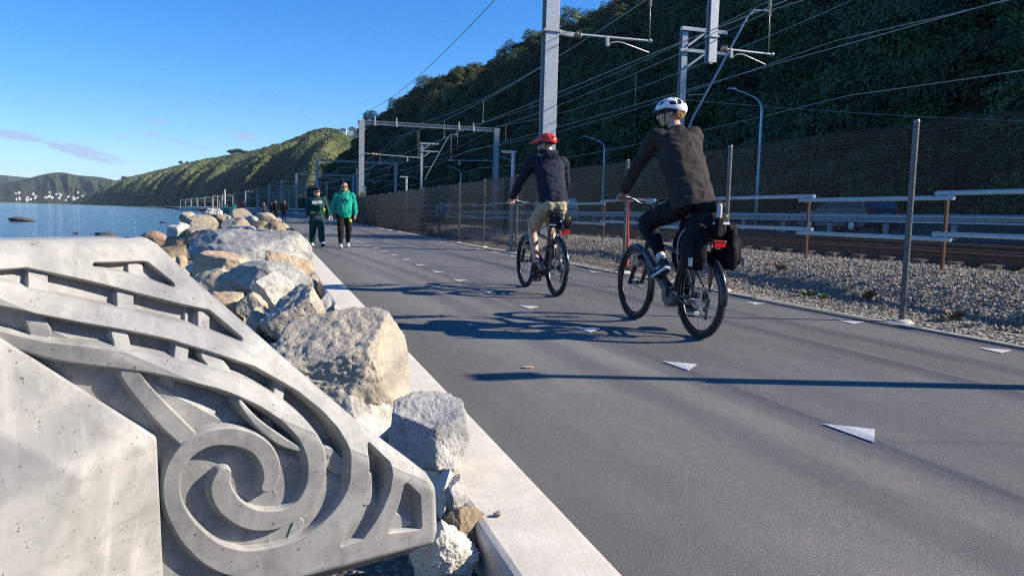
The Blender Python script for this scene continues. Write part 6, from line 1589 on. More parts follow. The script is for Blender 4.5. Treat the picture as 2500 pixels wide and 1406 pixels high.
def rider(B, label, P):
    """P: joints relative to the bicycle origin"""
    root = empty('person', (B.x, B.y+.2, 0), 0, label, 'person')
    o = Vector((0, -.2, 0)); J = {k: Vector(q)+o for k, q in P['J'].items()}
    sp = [J['pel'], J['waist'], J['chest'], J['neck']]
    rR0 = Vector((1, 0, 0)); rR1 = (J['shR']-J['shL']).normalized()
    hr = Matrix.Rotation(P['yaw'], 3, 'Z') @ Matrix.Rotation(P.get('roll', 0), 3, 'Y') @ Matrix.Rotation(P['pitch'], 3, 'X')
    # one continuous body
    b = MB(); torso(b, sp, rR0, rR1, [(-.0, .13, .09), (.12, .15, .10), (.4, .135, .095), (.7, .155, .105), (.88, .15, .085), (.97, .08, .06)])
    for s_ in 'LR':
        k = 1 if s_ == 'R' else -1
        tubec(b, [J['chest'].lerp(J['sh'+s_], .55), J['sh'+s_], seg_pt(J['sh'+s_], J['el'+s_], .5), J['el'+s_], seg_pt(J['el'+s_], J['wr'+s_], .35), J['wr'+s_]], [.05, .052, .046, .038, .039, .026])
        tubec(b, [J['pel'].lerp(J['hip'+s_], .6), J['hip'+s_], seg_pt(J['hip'+s_], J['kn'+s_], .5), J['kn'+s_], seg_pt(J['kn'+s_], J['an'+s_], .33), seg_pt(J['kn'+s_], J['an'+s_], .7), J['an'+s_]], [.09, .088, .074, .056, .057, .042, .034])
        foot(b, J['an'+s_], J['he'+s_], J['to'+s_])
        hand(b, J['wr'+s_], Vector(P['hand'+s_][0]), Vector(P['hand'+s_][1]), P['hand'+s_][2], P.get('curl', (62, 70, 45)), 2, 1.0, 42)
    T = head(b, J['head'], hr, 1.0, J['neck']-Vector((0, .0, .03)))
    body = remesh(b, 'body', .0056, 8, M[P.get('skin', 'skin')], root)
    eyes(root, T)
    # top
    g = MB(); torso(g, sp, rR0, rR1, P['top_prof'])
    for s_ in 'LR':
        tubec(g, [J['chest'].lerp(J['sh'+s_], .45), J['sh'+s_], seg_pt(J['sh'+s_], J['el'+s_], .5), J['el'+s_], seg_pt(J['el'+s_], J['wr'+s_], .5), seg_pt(J['el'+s_], J['wr'+s_], 1.0)], P.get('sleeve', [.085, .082, .070, .060, .055, .042]), 14)
        if P.get('cuff'): tubec(g, [seg_pt(J['el'+s_], J['wr'+s_], .86), seg_pt(J['el'+s_], J['wr'+s_], 1.02)], [.046, .040])
    g.tube([J['neck']+(J['head']-J['neck'])*.0-Vector((0, .01, .06)), J['neck']+(J['head']-J['neck'])*.10], [.095, .070], 18)
    tp = remesh(g, P['top_name'], .0075, 5, M[P['top_m']], root, P.get('wr', (.0075, 8, (1, 1, 1.9))))
    if P.get('hem'):
        h = MB(); S = cat(sp, 8); torso(h, sp, rR0, rR1, [(P['top_prof'][0][0]-.005, P['hem'][0], P['hem'][1]), (P['top_prof'][0][0]+.07, P['hem'][0]+.003, P['hem'][1]+.003)]); h.build('hem_band', M[P['top_m']], tp, True, angle=50)
    if P.get('hood'):
        h = MB(); n = J['neck']; 
        h.tube([n+Vector(q) for q in ((-.095, .05, .045), (-.10, -.015, .055), (-.06, -.075, .040), (0, -.095, .030), (.06, -.075, .040), (.10, -.015, .055), (.095, .05, .045))], [.030, .036, .040, .042, .040, .036, .030], 12)
        h.sphere(n+Vector((0, -.090, -.035)), (.135, .055, .085), 20, 12, Matrix.Rotation(.35, 3, 'X')); h.sphere(n+Vector((0, -.105, -.10)), (.07, .04, .06), 16, 10)
        remesh(h, 'hood', .008, 5, M[P['top_m']], tp, (.006, 11, (1, 1, 1)))
    # legs
    t = MB(); t.sphere(J['pel']+Vector((0, .0, -.03)), (.172, .135, .115), 22, 14); torso(t, sp, rR0, rR1, [(-.10, .15, .12), (.0, .165, .125), (.20, .155, .118)])
    t.sphere(J['pel']+Vector((-.075, -.055, -.05)), (.085, .085, .095), 16, 10); t.sphere(J['pel']+Vector((.075, -.055, -.05)), (.085, .085, .095), 16, 10)
    for s_ in 'LR':
        if P['short']:
            e_ = seg_pt(J['hip'+s_], J['kn'+s_], .93); tubec(t, [J['pel'].lerp(J['hip'+s_], .5), J['hip'+s_], seg_pt(J['hip'+s_], J['kn'+s_], .5), e_], [.115, .108, .096, .088], 16)
        else:
            tubec(t, [J['pel'].lerp(J['hip'+s_], .5), J['hip'+s_], seg_pt(J['hip'+s_], J['kn'+s_], .55), J['kn'+s_], seg_pt(J['kn'+s_], J['an'+s_], .45), seg_pt(J['kn'+s_], J['an'+s_], .92)], [.112, .106, .090, .078, .070, .050], 16)
    lg = remesh(t, 'shorts' if P['short'] else 'trousers', .0078, 5, M[P['leg_m']], root, P.get('lwr', (.007, 10, (1, 1, 1.2))))
    for s_ in 'LR':
        shoe(root, 'shoe', J['an'+s_], J['he'+s_], J['to'+s_], M[P['shoe'][0]], M[P['shoe'][1]], M[P['shoe'][2]])
        sk = MB(); sk.tube([seg_pt(J['an'+s_], J['kn'+s_], -.08), seg_pt(J['an'+s_], J['kn'+s_], .16 if not P['short'] else .10)], [.043, .041], 14); sk.build('sock', M[P['sock']], root, True)
    return root, J, hr, tp, lg

# ---- the nearer rider: white helmet, charcoal sweater
r1_, J1, hr1, tp1, lg1 = rider(B1, 'cyclist in white helmet, charcoal sweater and black trousers, looking out to sea', dict(
    J=dict(pel=(0, .215, 1.185), waist=(-.005, .275, 1.32), chest=(-.01, .42, 1.58), neck=(-.01, .505, 1.800), head=(-.022, .630, 1.955),
           shL=(-.205, .53, 1.725), elL=(-.285, .735, 1.46), wrL=(-.318, .905, 1.245), shR=(.195, .56, 1.765), elR=(.29, .76, 1.48), wrR=(.318, .905, 1.245),
           hipL=(-.095, .27, 1.10), knL=(-.150, .745, .965), anL=(-.152, .435, .66), heL=(-.152, .335, .575), toL=(-.152, .545, .475),
           hipR=(.095, .27, 1.10), knR=(.140, .62, .70), anR=(.152, .395, .255), heR=(.152, .325, .175), toR=(.152, .580, .160)),
    yaw=R(58), pitch=R(-6), roll=R(2), handL=((.06, .50, -.40), (-.25, .30, .9), -1), handR=((-.06, .50, -.40), (.25, .30, .9), 1),
    top_name='sweater', top_m='sweater', top_prof=[(-.16, .200, .152), (-.02, .198, .152), (.12, .194, .145), (.35, .198, .142), (.62, .212, .142), (.78, .216, .130), (.88, .180, .108), (.95, .115, .082), (1.0, .075, .070)], hem=(.201, .153),
    short=False, leg_m='trouser', shoe=('shoe_navy', 'solewhite', 'solewhite'), sock='sock'))
h1, T1 = helmet(r1_, J1['head'], hr1, M['white'], VW, s=1.02)
curls(r1_, 'hair', J1['head'], hr1, M['hair_blond'], 3, 190, (118, 242, -38, -4)); curls(r1_, 'hair', J1['head'], hr1, M['hair_brown'], 4, 60, (70, 118, -22, 0), L=.02)
text_mesh('lettering', 'LAZER', .022, M['ink'], h1, T1(-.0985, -.045, .008), (hr1 @ Matrix(((0, 0, -1), (-1, 0, 0), (0, 1, 0)))).to_euler(), .001)
# ---- the farther rider: red helmet, navy hoodie, khaki shorts
r2_, J2, hr2, tp2, lg2 = rider(B2, 'cyclist in red peaked helmet, navy hoodie and khaki shorts with bare calves', dict(
    J=dict(pel=(0, .205, 1.190), waist=(0, .255, 1.34), chest=(0, .36, 1.575), neck=(0, .43, 1.770), head=(-.01, .515, 1.930),
           shL=(-.205, .445, 1.695), elL=(-.325, .62, 1.42), wrL=(-.330, .875, 1.235), shR=(.205, .445, 1.695), elR=(.325, .62, 1.42), wrR=(.330, .875, 1.235),
           hipL=(-.095, .25, 1.10), knL=(-.135, .60, .845), anL=(-.150, .325, .335), heL=(-.150, .265, .250), toL=(-.150, .480, .195),
           hipR=(.095, .25, 1.10), knR=(.140, .70, .93), anR=(.152, .50, .53), heR=(.152, .43, .460), toR=(.152, .665, .440)),
    yaw=R(44), pitch=R(-8), handL=((.06, .50, -.30), (-.25, .30, .9), -1), handR=((-.06, .50, -.30), (.25, .30, .9), 1),
    top_name='hoodie', top_m='hoodie', top_prof=[(-.06, .172, .140), (.06, .186, .150), (.2, .188, .150), (.42, .184, .142), (.65, .200, .142), (.82, .200, .122), (.93, .135, .090), (1.0, .080, .075)], hem=(.172, .140), hood=True, cuff=True,
    short=True, leg_m='shorts', shoe=('shoe_black', 'shoe_black', 'strapgrey'), sock='shoe_black'))
M['redshell'] = pmat('red_helmet_shell', (.72, .040, .022), .28, 0, .06, 6)
h2, T2 = helmet(r2_, J2['head'], hr2, M['redshell'], VR, peak=True, s=1.04)
cap_hair(r2_, 'hair', J2['head'], hr2, M['hair_brown'], 1.0, .006)

# ---- walkers
def walker(loc, rz, label, s, P):
    root = empty('person', loc, rz, label, 'person')
    J = {k: Vector(q)*s for k, q in P['J'].items()}
    sp = [J['pel'], J['waist'], J['chest'], J['neck']]; rR0 = Vector((1, 0, 0)); rR1 = (J['shR']-J['shL']).normalized()
    hr = Matrix.Rotation(P.get('yaw', 0), 3, 'Z') @ Matrix.Rotation(P.get('pitch', 0), 3, 'X')
    vx = P.get('vox', .0068)
    b = MB(); torso(b, sp, rR0, rR1, [(0, .13*s, .09*s), (.12, .15*s, .10*s), (.4, .13*s, .09*s), (.7, .155*s, .10*s), (.88, .15*s, .08*s), (.97, .08*s, .06*s)])
    for c in 'LR':
        tubec(b, [J['chest'].lerp(J['sh'+c], .55), J['sh'+c], J['el'+c], J['wr'+c]], [.05*s, .052*s, .040*s, .027*s])
        tubec(b, [J['pel'].lerp(J['hip'+c], .6), J['hip'+c], J['kn'+c], seg_pt(J['kn'+c], J['an'+c], .35), J['an'+c]], [.09*s, .088*s, .056*s, .056*s, .036*s])
        foot(b, J['an'+c], J['he'+c], J['to'+c], .044*s)
        hand(b, J['wr'+c], Vector(P['hand'+c]), Vector((-1 if c == 'L' else 1, .25, 0)), 1 if c == 'L' else -1, (22, 30, 22), 3, s*1.02, 28)
    T0_ = head(b, J['head'], hr, s*1.06, J['neck']-Vector((0, 0, .03))); T = T0_
    remesh(b, 'body', vx, 6, M[P['skin']], root)
    g = MB(); torso(g, sp, rR0, rR1, [(a, x*s, y*s) for a, x, y in P['top_prof']])
    for c in 'LR': tubec(g, [J['chest'].lerp(J['sh'+c], .45), J['sh'+c], seg_pt(J['sh'+c], J['el'+c], .5), J['el'+c], seg_pt(J['el'+c], J['wr'+c], .5), J['wr'+c]], [q*s for q in (.078, .074, .064, .060, .056, .044)], 14)
    g.tube([J['neck']-Vector((0, .01, .05)), J['neck']+(J['head']-J['neck'])*.20], [.095*s, .075*s], 16)
    if P.get('hood'):
        n = J['neck']; g.tube([n+Vector(q)*s for q in ((-.02, .115, -.035), (-.075, .085, .0), (-.105, .02, .04), (-.07, -.07, .06), (0, -.10, .055), (.07, -.07, .06), (.105, .02, .04), (.075, .085, .0), (.02, .115, -.035))], [q*s for q in (.02, .030, .038, .045, .045, .045, .038, .030, .02)], 12); g.sphere(n+Vector((0, -.11, -.04))*s, (.13*s, .06*s, .10*s), 18, 10)
    tp = remesh(g, P['top_name'], .009, 5, M[P['top_m']], root, P.get('wr', (.010, 7, (1.2, 1.2, .7))))
    t = MB(); t.sphere(J['pel']+Vector((0, 0, -.04)), (.165*s, .125*s, .15*s), 20, 12); torso(t, sp, rR0, rR1, [(-.05, .16*s, .12*s), (.2, .15*s, .11*s)])
    for c in 'LR': tubec(t, [J['pel'].lerp(J['hip'+c], .5), J['hip'+c], seg_pt(J['hip'+c], J['kn'+c], .55), J['kn'+c], seg_pt(J['kn'+c], J['an'+c], .5), seg_pt(J['kn'+c], J['an'+c], .93)], [q*s for q in P['leg']], 16)
    lg = remesh(t, P['leg_name'], .009, 5, M[P['leg_m']], root, (.009, 9, (1.2, 1.2, .9)))
    for c in 'LR':
        shoe(root, 'shoe', J['an'+c], J['he'+c], J['to'+c], M[P['shoe']], M['solewhite'] if P['shoe'] != 'shoe_black' else M['black'], M['strapgrey'], s)
    return root, J, hr, T, tp, lg
def sunglasses(root, T, s):
    g = MB()
    for sx in (-1, 1):
        g.sphere(T(sx*.033, .096, .006), (.030*s, .012*s, .020*s), 14, 8); g.tube([T(sx*.060, .088, .012), T(sx*.078, .03, .010), T(sx*.079, -.01, .004)], .004*s, 6)
    g.tube([T(-.014, .104, .010), T(.014, .104, .010)], .004*s, 6); g.build('sunglasses', M['lens'], root, True)
# taller man in the green hoodie; walks towards the viewer (faces -Y), forward is local +Y
w1, Jw, hw, Tw, tpw, lgw = walker((1.85, 21.05, 0), PI-.02, 'walker in bright green hoodie and black track trousers with dark sunglasses', 1.0, dict(
    J=dict(pel=(0, 0, .93), waist=(0, .01, 1.08), chest=(0, 0, 1.30), neck=(0, -.02, 1.47), head=(0, .03, 1.625),
           shL=(-.205, -.01, 1.41), elL=(-.285, -.05, 1.13), wrL=(-.290, .06, .89), shR=(.205, -.01, 1.41), elR=(.290, .0, 1.13), wrR=(.315, .02, .875),
           hipL=(-.10, 0, .90), knL=(-.115, .02, .48), anL=(-.115, -.25, .135), heL=(-.115, -.315, .085), toL=(-.12, -.09, .045),
           hipR=(.10, 0, .90), knR=(.10, .15, .48), anR=(.10, .215, .105), heR=(.10, .155, .04), toR=(.105, .405, .042)),
    handL=(.05, .12, -1), handR=(.02, .10, -1), skin='skin2', pitch=R(-2), top_name='hoodie', top_m='teal', hood=True,
    top_prof=[(-.20, .196, .145), (-.08, .202, .150), (.1, .200, .150), (.3, .198, .145), (.6, .205, .140), (.80, .198, .122), (.92, .135, .090), (1.0, .085, .08)],
    leg=(.115, .108, .095, .078, .070, .048), leg_name='trousers', leg_m='blackjog', shoe='shoe_grey'))
cap_hair(w1, 'hair', Jw['head'], hw, M['hair_dark'], 1.0, .012, -5, -28, 46); sunglasses(w1, Tw, 1.0)
def chest_print(parent, txt, size, m, z, y, x=0, sx=1.0):
    o = text_mesh('print', txt, size, m, parent, (x, y, z), (PI/2, 0, PI), .004, sx=sx); return o
chest_print(tpw, 'RUSSELL', .072, M['tealdark'], 1.285, .150, -.02); chest_print(tpw, 'G', .085, M['tealdark'], 1.195, .154, -.02)
c = MB(); c.tube([Vector((-.03, .135, 1.44)), Vector((-.035, .165, 1.34)), Vector((-.04, .170, 1.24))], .006, 6); c.tube([Vector((.03, .135, 1.44)), Vector((.035, .165, 1.34)), Vector((.045, .172, 1.22))], .006, 6); c.build('drawstring', M['tealdark'], tpw, True)
c = MB(); c.cyl((.150, .085, .755), (.158, .105, .755), .040, 16) if False else c.sphere((-.150, .105, .735), (.045, .022, .048), 16, 10); sm = c.build('badge', pmat('yellow_badge', (.75, .62, .03), .5), lgw, True)
c = MB(); c.sphere((-.165, .126, .745), .007, 8, 6); c.sphere((-.138, .127, .745), .007, 8, 6); c.tube([(-.172, .126, .728), (-.152, .128, .715), (-.132, .126, .728)], .0035, 6); c.build('badge_marks', M['ink'], sm)
c = MB(); c.box((.150, .10, .74), (.035, .01, .03)); c.build('pocket_tag', M['strapgrey'], lgw, bevel=.003)
bt = empty('water_bottle', (1.85-.325, 21.05-.05, .70), 0, 'clear plastic bottle held low in the hand of the walker in the green hoodie', 'bottle')
t_ = NT('clear_plastic'); t_.color((.72, .76, .82)); t_.set(Roughness=.12, Alpha=.55, IOR=1.3); M['clear'] = t_.m
c = MB(); c.lathe([(.0, 0), (.030, .0), (.033, .02), (.030, .06), (.033, .10), (.031, .14), (.014, .175), (.0, .176)], n=16); c.build('bottle_body', M['clear'], bt, True)
c = MB(); c.lathe([(.0, .174), (.016, .174), (.016, .195), (.0, .196)], n=14); c.build('bottle_cap', M['white'], bt, True, angle=40)
# shorter walker in dark green
w2, Jx, hx, Tx, tpx, lgx = walker((1.17, 21.57, 0), PI+.05, 'walker in black cap, dark green sweatshirt with white lettering and dark green joggers', .925, dict(
    J=dict(pel=(0, 0, .93), waist=(0, .01, 1.08), chest=(0, 0, 1.30), neck=(0, -.02, 1.46), head=(0, .03, 1.605),
           shL=(-.205, -.01, 1.40), elL=(-.305, -.02, 1.12), wrL=(-.350, .09, .89), shR=(.205, -.01, 1.40), elR=(.270, -.05, 1.13), wrR=(.250, .08, .90),
           hipL=(-.10, 0, .90), knL=(-.105, .20, .49), anL=(-.115, .30, .135), heL=(-.11, .27, .055), toL=(-.14, .50, .135),
           hipR=(.10, 0, .90), knR=(.115, .02, .48), anR=(.115, -.16, .10), heR=(.115, -.22, .045), toR=(.12, .03, .042)),
    handL=(.02, .12, -1), handR=(-.05, .14, -1), skin='skin', pitch=R(-5), top_name='sweatshirt', top_m='dkgreen',
    top_prof=[(-.06, .185, .145), (.0, .215, .165), (.2, .218, .165), (.45, .215, .155), (.7, .210, .140), (.84, .195, .120), (.94, .13, .09), (1.0, .085, .08)],
    leg=(.135, .130, .115, .100, .092, .072), leg_name='trousers', leg_m='track', shoe='shoe_white'))
sunglasses(w2, Tx, .925); cap_hair(w2, 'hair', Jx['head'], hx, M['hair_dark'], .925, .008, -12, -30, 40)
c = MB(); T_ = Tx; rings = []
for z, k in ((.045, 1.0), (.075, .98), (.105, .84), (.125, .55), (.132, .1)): rings.append([T_(.086*k*math.sin(2*PI*i/28), .104*k*math.cos(2*PI*i/28)-.010, z) for i in range(28)])
c.loft(rings); cp_ = c.build('cap', M['coat'], w2, True)
c = MB(); rings = []
for t2 in (0, .5, 1.0):
    w_ = .078-.016*t2; y = .082+.075*t2; rings.append([T_(x_*w_, y-.03*x_*x_, .058-.020*t2-.014*x_*x_+dz) for x_, dz in [(-1, 0), (-.5, 0), (0, 0), (.5, 0), (1, 0), (1, -.006), (.5, -.006), (0, -.006), (-.5, -.006), (-1, -.006)]])
c.loft(rings); c.build('cap_peak', M['coat'], cp_, True, angle=40)
c = MB(); c.tube([T_(x_*.063, .160-.03*x_*x_, .040-.014*x_*x_) for x_ in (-1, -.5, 0, .5, 1)], .0045, 6); c.build('cap_edge', M['reflect'], cp_, True)
def patch(parent, x0, x1, z0, z1, y, m):
    c = MB(); c.box(((x0+x1)/2, y, (z0+z1)/2), (abs(x1-x0), .012, z1-z0)); return c.build('print', m, parent, bevel=.003)
pz = Jx['chest'].z
pa = patch(tpx, .145, .012, pz-.045, pz+.03, .152, M['white']); pb = patch(tpx, -.005, -.115, pz-.03, pz+.04, .152, M['white'])
text_mesh('lettering', 'ETH', .06, M['dkgreen'], pa, (.075, .159, pz-.008), (PI/2, 0, PI), .002); text_mesh('lettering', 'ME', .055, M['strapgrey'], pb, (-.06, .159, pz+.004), (PI/2, 0, PI), .002)
# a lighter jacket and lime lining tied round the waist
c = MB(); torso(c, [Jx['pel'], Jx['waist'], Jx['chest'], Jx['neck']], Vector((1, 0, 0)), Vector((1, 0, 0)), [(-.27, .205, .160), (-.12, .200, .155), (.0, .19, .15)]); remesh(c, 'tied_jacket', .009, 4, M['denim'], w2, (.012, 9, (1, 1, 2)))
c = MB(); c.sphere((.11, .150, .93), (.085, .03, .035), 14, 8, Matrix.Rotation(.2, 3, 'Y')); c.sphere((-.165, .125, 1.00), (.04, .03, .06), 12, 8, Matrix.Rotation(-.5, 3, 'Y')); c.build('lining', M['lime'], w2, True)
c = MB(); c.tube([Jx['wrL']+Vector((0, 0, .02)), Jx['wrL']+Vector((0, 0, -.005))], .036, 14); c.build('watch', M['solewhite'], w2, True, angle=40)

# ---- people farther along, walking away
def far_person(loc, rz, label, s, top_m, leg_m, hair_m, long_hair, phase, coat=True, shoe_='shoe_grey'):
    r_, J, h_, T, tp, lg = walker(loc, rz, label, s, dict(
        J=dict(pel=(0, 0, .93), waist=(0, .01, 1.08), chest=(0, 0, 1.30), neck=(0, -.02, 1.46), head=(0, .03, 1.605),
               shL=(-.19, -.01, 1.39), elL=(-.25, -.06, 1.13), wrL=(-.24, .05*phase, .90), shR=(.19, -.01, 1.39), elR=(.25, -.02, 1.13), wrR=(.24, .10, .90),
               hipL=(-.09, 0, .90), knL=(-.09, .13*phase, .48), anL=(-.09, .22*phase, .11), heL=(-.09, .22*phase-.05, .045), toL=(-.09, .22*phase+.18, .05),
               hipR=(.09, 0, .90), knR=(.09, .05, .48), anR=(.09, -.22*phase, .14), heR=(.09, -.22*phase-.06, .10), toR=(.09, -.22*phase+.15, .045)),
        handL=(.02, .1, -1), handR=(.0, .1, -1), skin='skin', vox=.011, top_name='coat' if coat else 'jacket', top_m=top_m,
        top_prof=[(-.50 if coat else -.15, .20, .165), (-.2, .195, .155), (.0, .185, .145), (.3, .185, .14), (.65, .205, .135), (.83, .19, .115), (.94, .12, .085), (1.0, .08, .075)],
        leg=(.11, .105, .088, .068, .06, .045), leg_name='jeans', leg_m=leg_m, shoe=shoe_))
    cap_hair(r_, 'hair', J['head'], h_, M[hair_m], s, .02, -20, -45, 35)
    if long_hair:
        c = MB(); c.sphere(J['head']+Vector((0, -.055, -.04)), (.098*s, .085*s, .15*s), 16, 12); c.sphere(J['head']+Vector((0, -.085, -.18)), (.115*s, .06*s, .14*s), 16, 12); remesh(c, 'long_hair', .012, 4, M[hair_m], r_, (.010, 16, (1, 1, .3)))
    return r_
far_person((.90, 60.5, 0), .05, 'woman with long brown hair in a dark coat and jeans walking away', .97, 'coat', 'jeans', 'hair_brown', True, 1)
far_person((.30, 64.5, 0), 0, 'dark dressed person walking away just left of the long haired woman', 1.0, 'coat', 'blackjog', 'hair_dark', False, -1, False, 'shoe_black')
far_person((.0, 92.0, 0), 0, 'tiny far person in a dark jacket beyond the long haired woman', 1.0, 'coat', 'jeans', 'hair_dark', False, 1, False)
far_person((-.9, 99.0, 0), PI, 'tiny far person in a washed black jacket beside the boulders', 1.0, 'denim', 'blackjog', 'hair_dark', False, -1, False)
# ------------------------------------------------------------------ far things round the bay
def at(px, py, D): return Vector((0, 0, CAMH))+px_dir(px, py)*D
M['house_white'] = pmat('white_house_wall', (.70, .69, .66), .7, 0, .06, 1); M['house_cream'] = pmat('cream_house_wall', (.58, .53, .44), .7, 0, .06, 1); M['roof_grey'] = pmat('grey_roof', (.14, .145, .155), .7, 0, .1, 1); M['roof_red'] = pmat('red_roof', (.30, .12, .08), .7, 0, .1, 1)
def house(loc, rz, w_, d_, h_, wall, roof, label, group, win=True, cat_='house'):
    r_ = empty('house', loc, rz, label, cat_, group)
    b = MB(); b.box((0, 0, h_/2-3), (w_, d_, h_+6)); b.build('wall', wall, r_)
    b = MB(); b.prism([(-w_/2-.5, h_-.1), (w_/2+.5, h_-.1), (w_/2+.5, h_+.3), (0, h_+w_*.26), (-w_/2-.5, h_+.3)], -d_/2-.5, d_/2+.5, (Vector((0, 0, 0)), Vector((1, 0, 0)), Vector((0, 0, 1)), Vector((0, 1, 0)))); b.build('roof', roof, r_)
    if win:
        for k in (-1, 0, 1):
            b = MB(); b.box((k*w_*.3, -d_/2-.03, h_*.55), (w_*.18, .1, h_*.36)); b.build('window', M['glass'], r_)
    return r_
for i, (px, py, D, w_, lb) in enumerate([(838, 325, 1230, 10, 'white house with grey roof on the hilltop, leftmost of three'), (860, 323, 1160, 11, 'wide white house on the hilltop, middle of three'), (878, 326, 1090, 7, 'small pale house on the hilltop next to the portal column')]):
    house(at(px, py, D), -.2, w_, 8, 5.0, M['house_white'] if i < 2 else M['house_cream'], M['roof_grey'], lb, 'houses on the hilltop')
rt = random.Random(31)
CELLS = [(i, j) for i in range(FARGRID.shape[0]) for j in range(1, 9) if FARGRID[i, j, 2] > 1.0]
for i in range(420):
    a, j = rt.choice(CELLS)
    if rt.random() > (1.0, 1.0, .55, .25, .12, .08, .05, .03, .02)[j]: continue
    q = FARGRID[a, j]*.5+FARGRID[a, min(j+1, 20)]*.5 if rt.random() < .5 else FARGRID[a, j]
    w_ = rt.uniform(6, 13)
    house(Vector((q[0]+rt.uniform(-40, 40), q[1]-6, q[2]+1.5)), rt.uniform(-.5, .5), w_, 12, rt.uniform(5, 8), M['house_white'] if rt.random() < .75 else M['house_cream'], M['roof_grey'] if rt.random() < .7 else M['roof_red'], 'one of the many tiny pale houses of the town across the bay', 'houses of the far town', False)
def tower(px, y0, y1, D, w_, label):
    a = at(px, y0, D); h_ = (y0-y1)/1880*D; r_ = empty('tower_block', a, 0, label, 'tower block', 'tower blocks of the far town')
    b = MB(); b.box((0, 0, h_/2), (w_, w_*.8, h_)); b.build('wall', M['house_white'], r_)
    b = MB(); b.box((0, 0, h_+1.5), (w_*.4, w_*.4, 3)); b.build('roof_box', M['roof_grey'], r_)
    for k in range(5):
        b = MB(); b.box((0, -w_*.4-.1, h_*(.15+.17*k)), (w_*.86, .3, h_*.06)); b.build('window_band', M['glass'], r_)
tower(41, 487, 474, 4450, 20, 'slim white tower block in the town across the bay, farther left'); tower(75, 486, 475, 4450, 30, 'wide white tower block in the town across the bay, farther right')
# trees on the skyline of the sunlit hill
def tree(px, y0, y1, wpx, D, label, mats, seed):
    base = at(px, y0, D); h_ = (y0-y1)/1880*D; w_ = wpx/1880*D
    r_ = empty('tree', base, 0, label, 'tree', 'trees on the skyline of the hill'); q = random.Random(seed)
    t_ = MB(); t_.tube([(0, 0, -2), (0, 0, h_*.4), (w_*.05, 0, h_*.8)], [w_*.05, w_*.035, w_*.012], 7)
    for k in range(5): a = q.random()*6.28; t_.tube([(0, 0, h_*.35), (math.cos(a)*w_*.2, math.sin(a)*w_*.2, h_*.62)], [w_*.02, w_*.008], 5)
    t_.build('trunk', M['soil'], r_)
    v = []; f = []
    for k in range(900):
        d = Vector((q.gauss(0, 1), q.gauss(0, 1), q.gauss(0, .8))).normalized(); lump = 1+.4*noise.noise(d*2+Vector((seed, 0, 0)))
        p = Vector((d.x*w_*.5*lump, d.y*w_*.5*lump, h_*.62+d.z*h_*.38*lump))*1.0; p = Vector((0, 0, h_*.6)).lerp(p, .45+.55*q.random()**.5)
        n_ = (d+Vector((q.gauss(0, .6), q.gauss(0, .6), q.gauss(0, .6)))).normalized(); x = n_.orthogonal().normalized(); y = n_.cross(x); s_ = w_*.055*(.6+q.random()); b = len(v); v += [p-x*s_, p-y*s_*.6, p+x*s_, p+y*s_*.6]; f.append((b, b+1, b+2, b+3))
    me = bpy.data.meshes.new('crown'); me.from_pydata(v, [], f); mesh_obj('crown', me, mats, r_)
M['pine'] = leaf_mat('dark_pine', (.018, .030, .014), (.032, .045, .02))
for i, a in enumerate([(566, 378, 366, 22, 1900, 'dark pine at the left end of the skyline clump'), (581, 377, 364, 24, 1860, 'tallest dark pine in the middle of the skyline clump'), (597, 376, 368, 18, 1840, 'low dark pine at the right end of the skyline clump'), (441, 402, 393, 10, 2700, 'lone small umbrella shaped tree on the ridge, left of the dark pines'), (457, 401, 394, 7, 2650, 'thin small tree on the ridge just left of the dark pines'), (304, 441, 431, 16, 3800, 'dark bushy tree where the ridge comes down to the bay')]): tree(*a, M['pine'], 50+i)
# things where the wall turns the corner
M['paleconc'] = pmat('pale_concrete', (.48, .47, .45), .85, 0, .15, 2); M['timber'] = pmat('grey_timber', (.30, .26, .19), .85, 0, .2, 3); M['tealpaint'] = pmat('teal_paint', (.02, .22, .17), .5, 0, .1, 3); M['containerred'] = pmat('faded_red_paint', (.34, .06, .06), .6, 0, .15, 2)
sw = empty('sea_wall', at(490, 506, 480), -.3, 'low pale concrete sea wall beyond the small stone heap', 'wall')
b = MB(); b.prism([(-14, -3.2), (13.5, -3.2), (13.5, .2), (-9, .1), (-13.5, -.6)], -1.5, 1.5, (Vector((0, 0, 0)), Vector((1, 0, 0)), Vector((0, 0, 1)), Vector((0, 1, 0)))); b.build('wall', M['paleconc'], sw, bevel=.1)
b = MB(); b.box((2, 0, .3), (22, 2.4, .25)); b.build('coping', M['paleconc'], sw, bevel=.05)
for i, (px, y0, y1, D, r__, m, lb) in enumerate([(549, 512, 464, 150, .16, 'paleconc', 'tall pale post standing at the corner of the wall'), (531, 512, 478, 120, .09, 'timber', 'grey timber post, leftmost by the teal bins'), (541, 513, 488, 115, .08, 'timber', 'short timber post just left of the teal bins'), (536, 513, 494, 118, .06, 'timber', 'shortest timber post between the two taller ones'), (574, 512, 488, 125, .05, 'timber', 'thin timber post behind the right teal bin')]):
    a = at(px, y0, D); a.z = -.1; o_ = empty('post', a, 0, lb, 'post', 'posts at the corner of the wall'); h_ = at(px, y1, D).z+.1
    b = MB(); b.tube([(0, 0, 0), (0, 0, h_)], [r__, r__*.9], 10); b.build('shaft', M[m], o_, True, angle=40); b = MB(); b.tube([(0, 0, h_), (0, 0, h_+.06)], [r__*1.1, r__*.6], 10); b.build('post_cap', M[m], o_, True, angle=40)
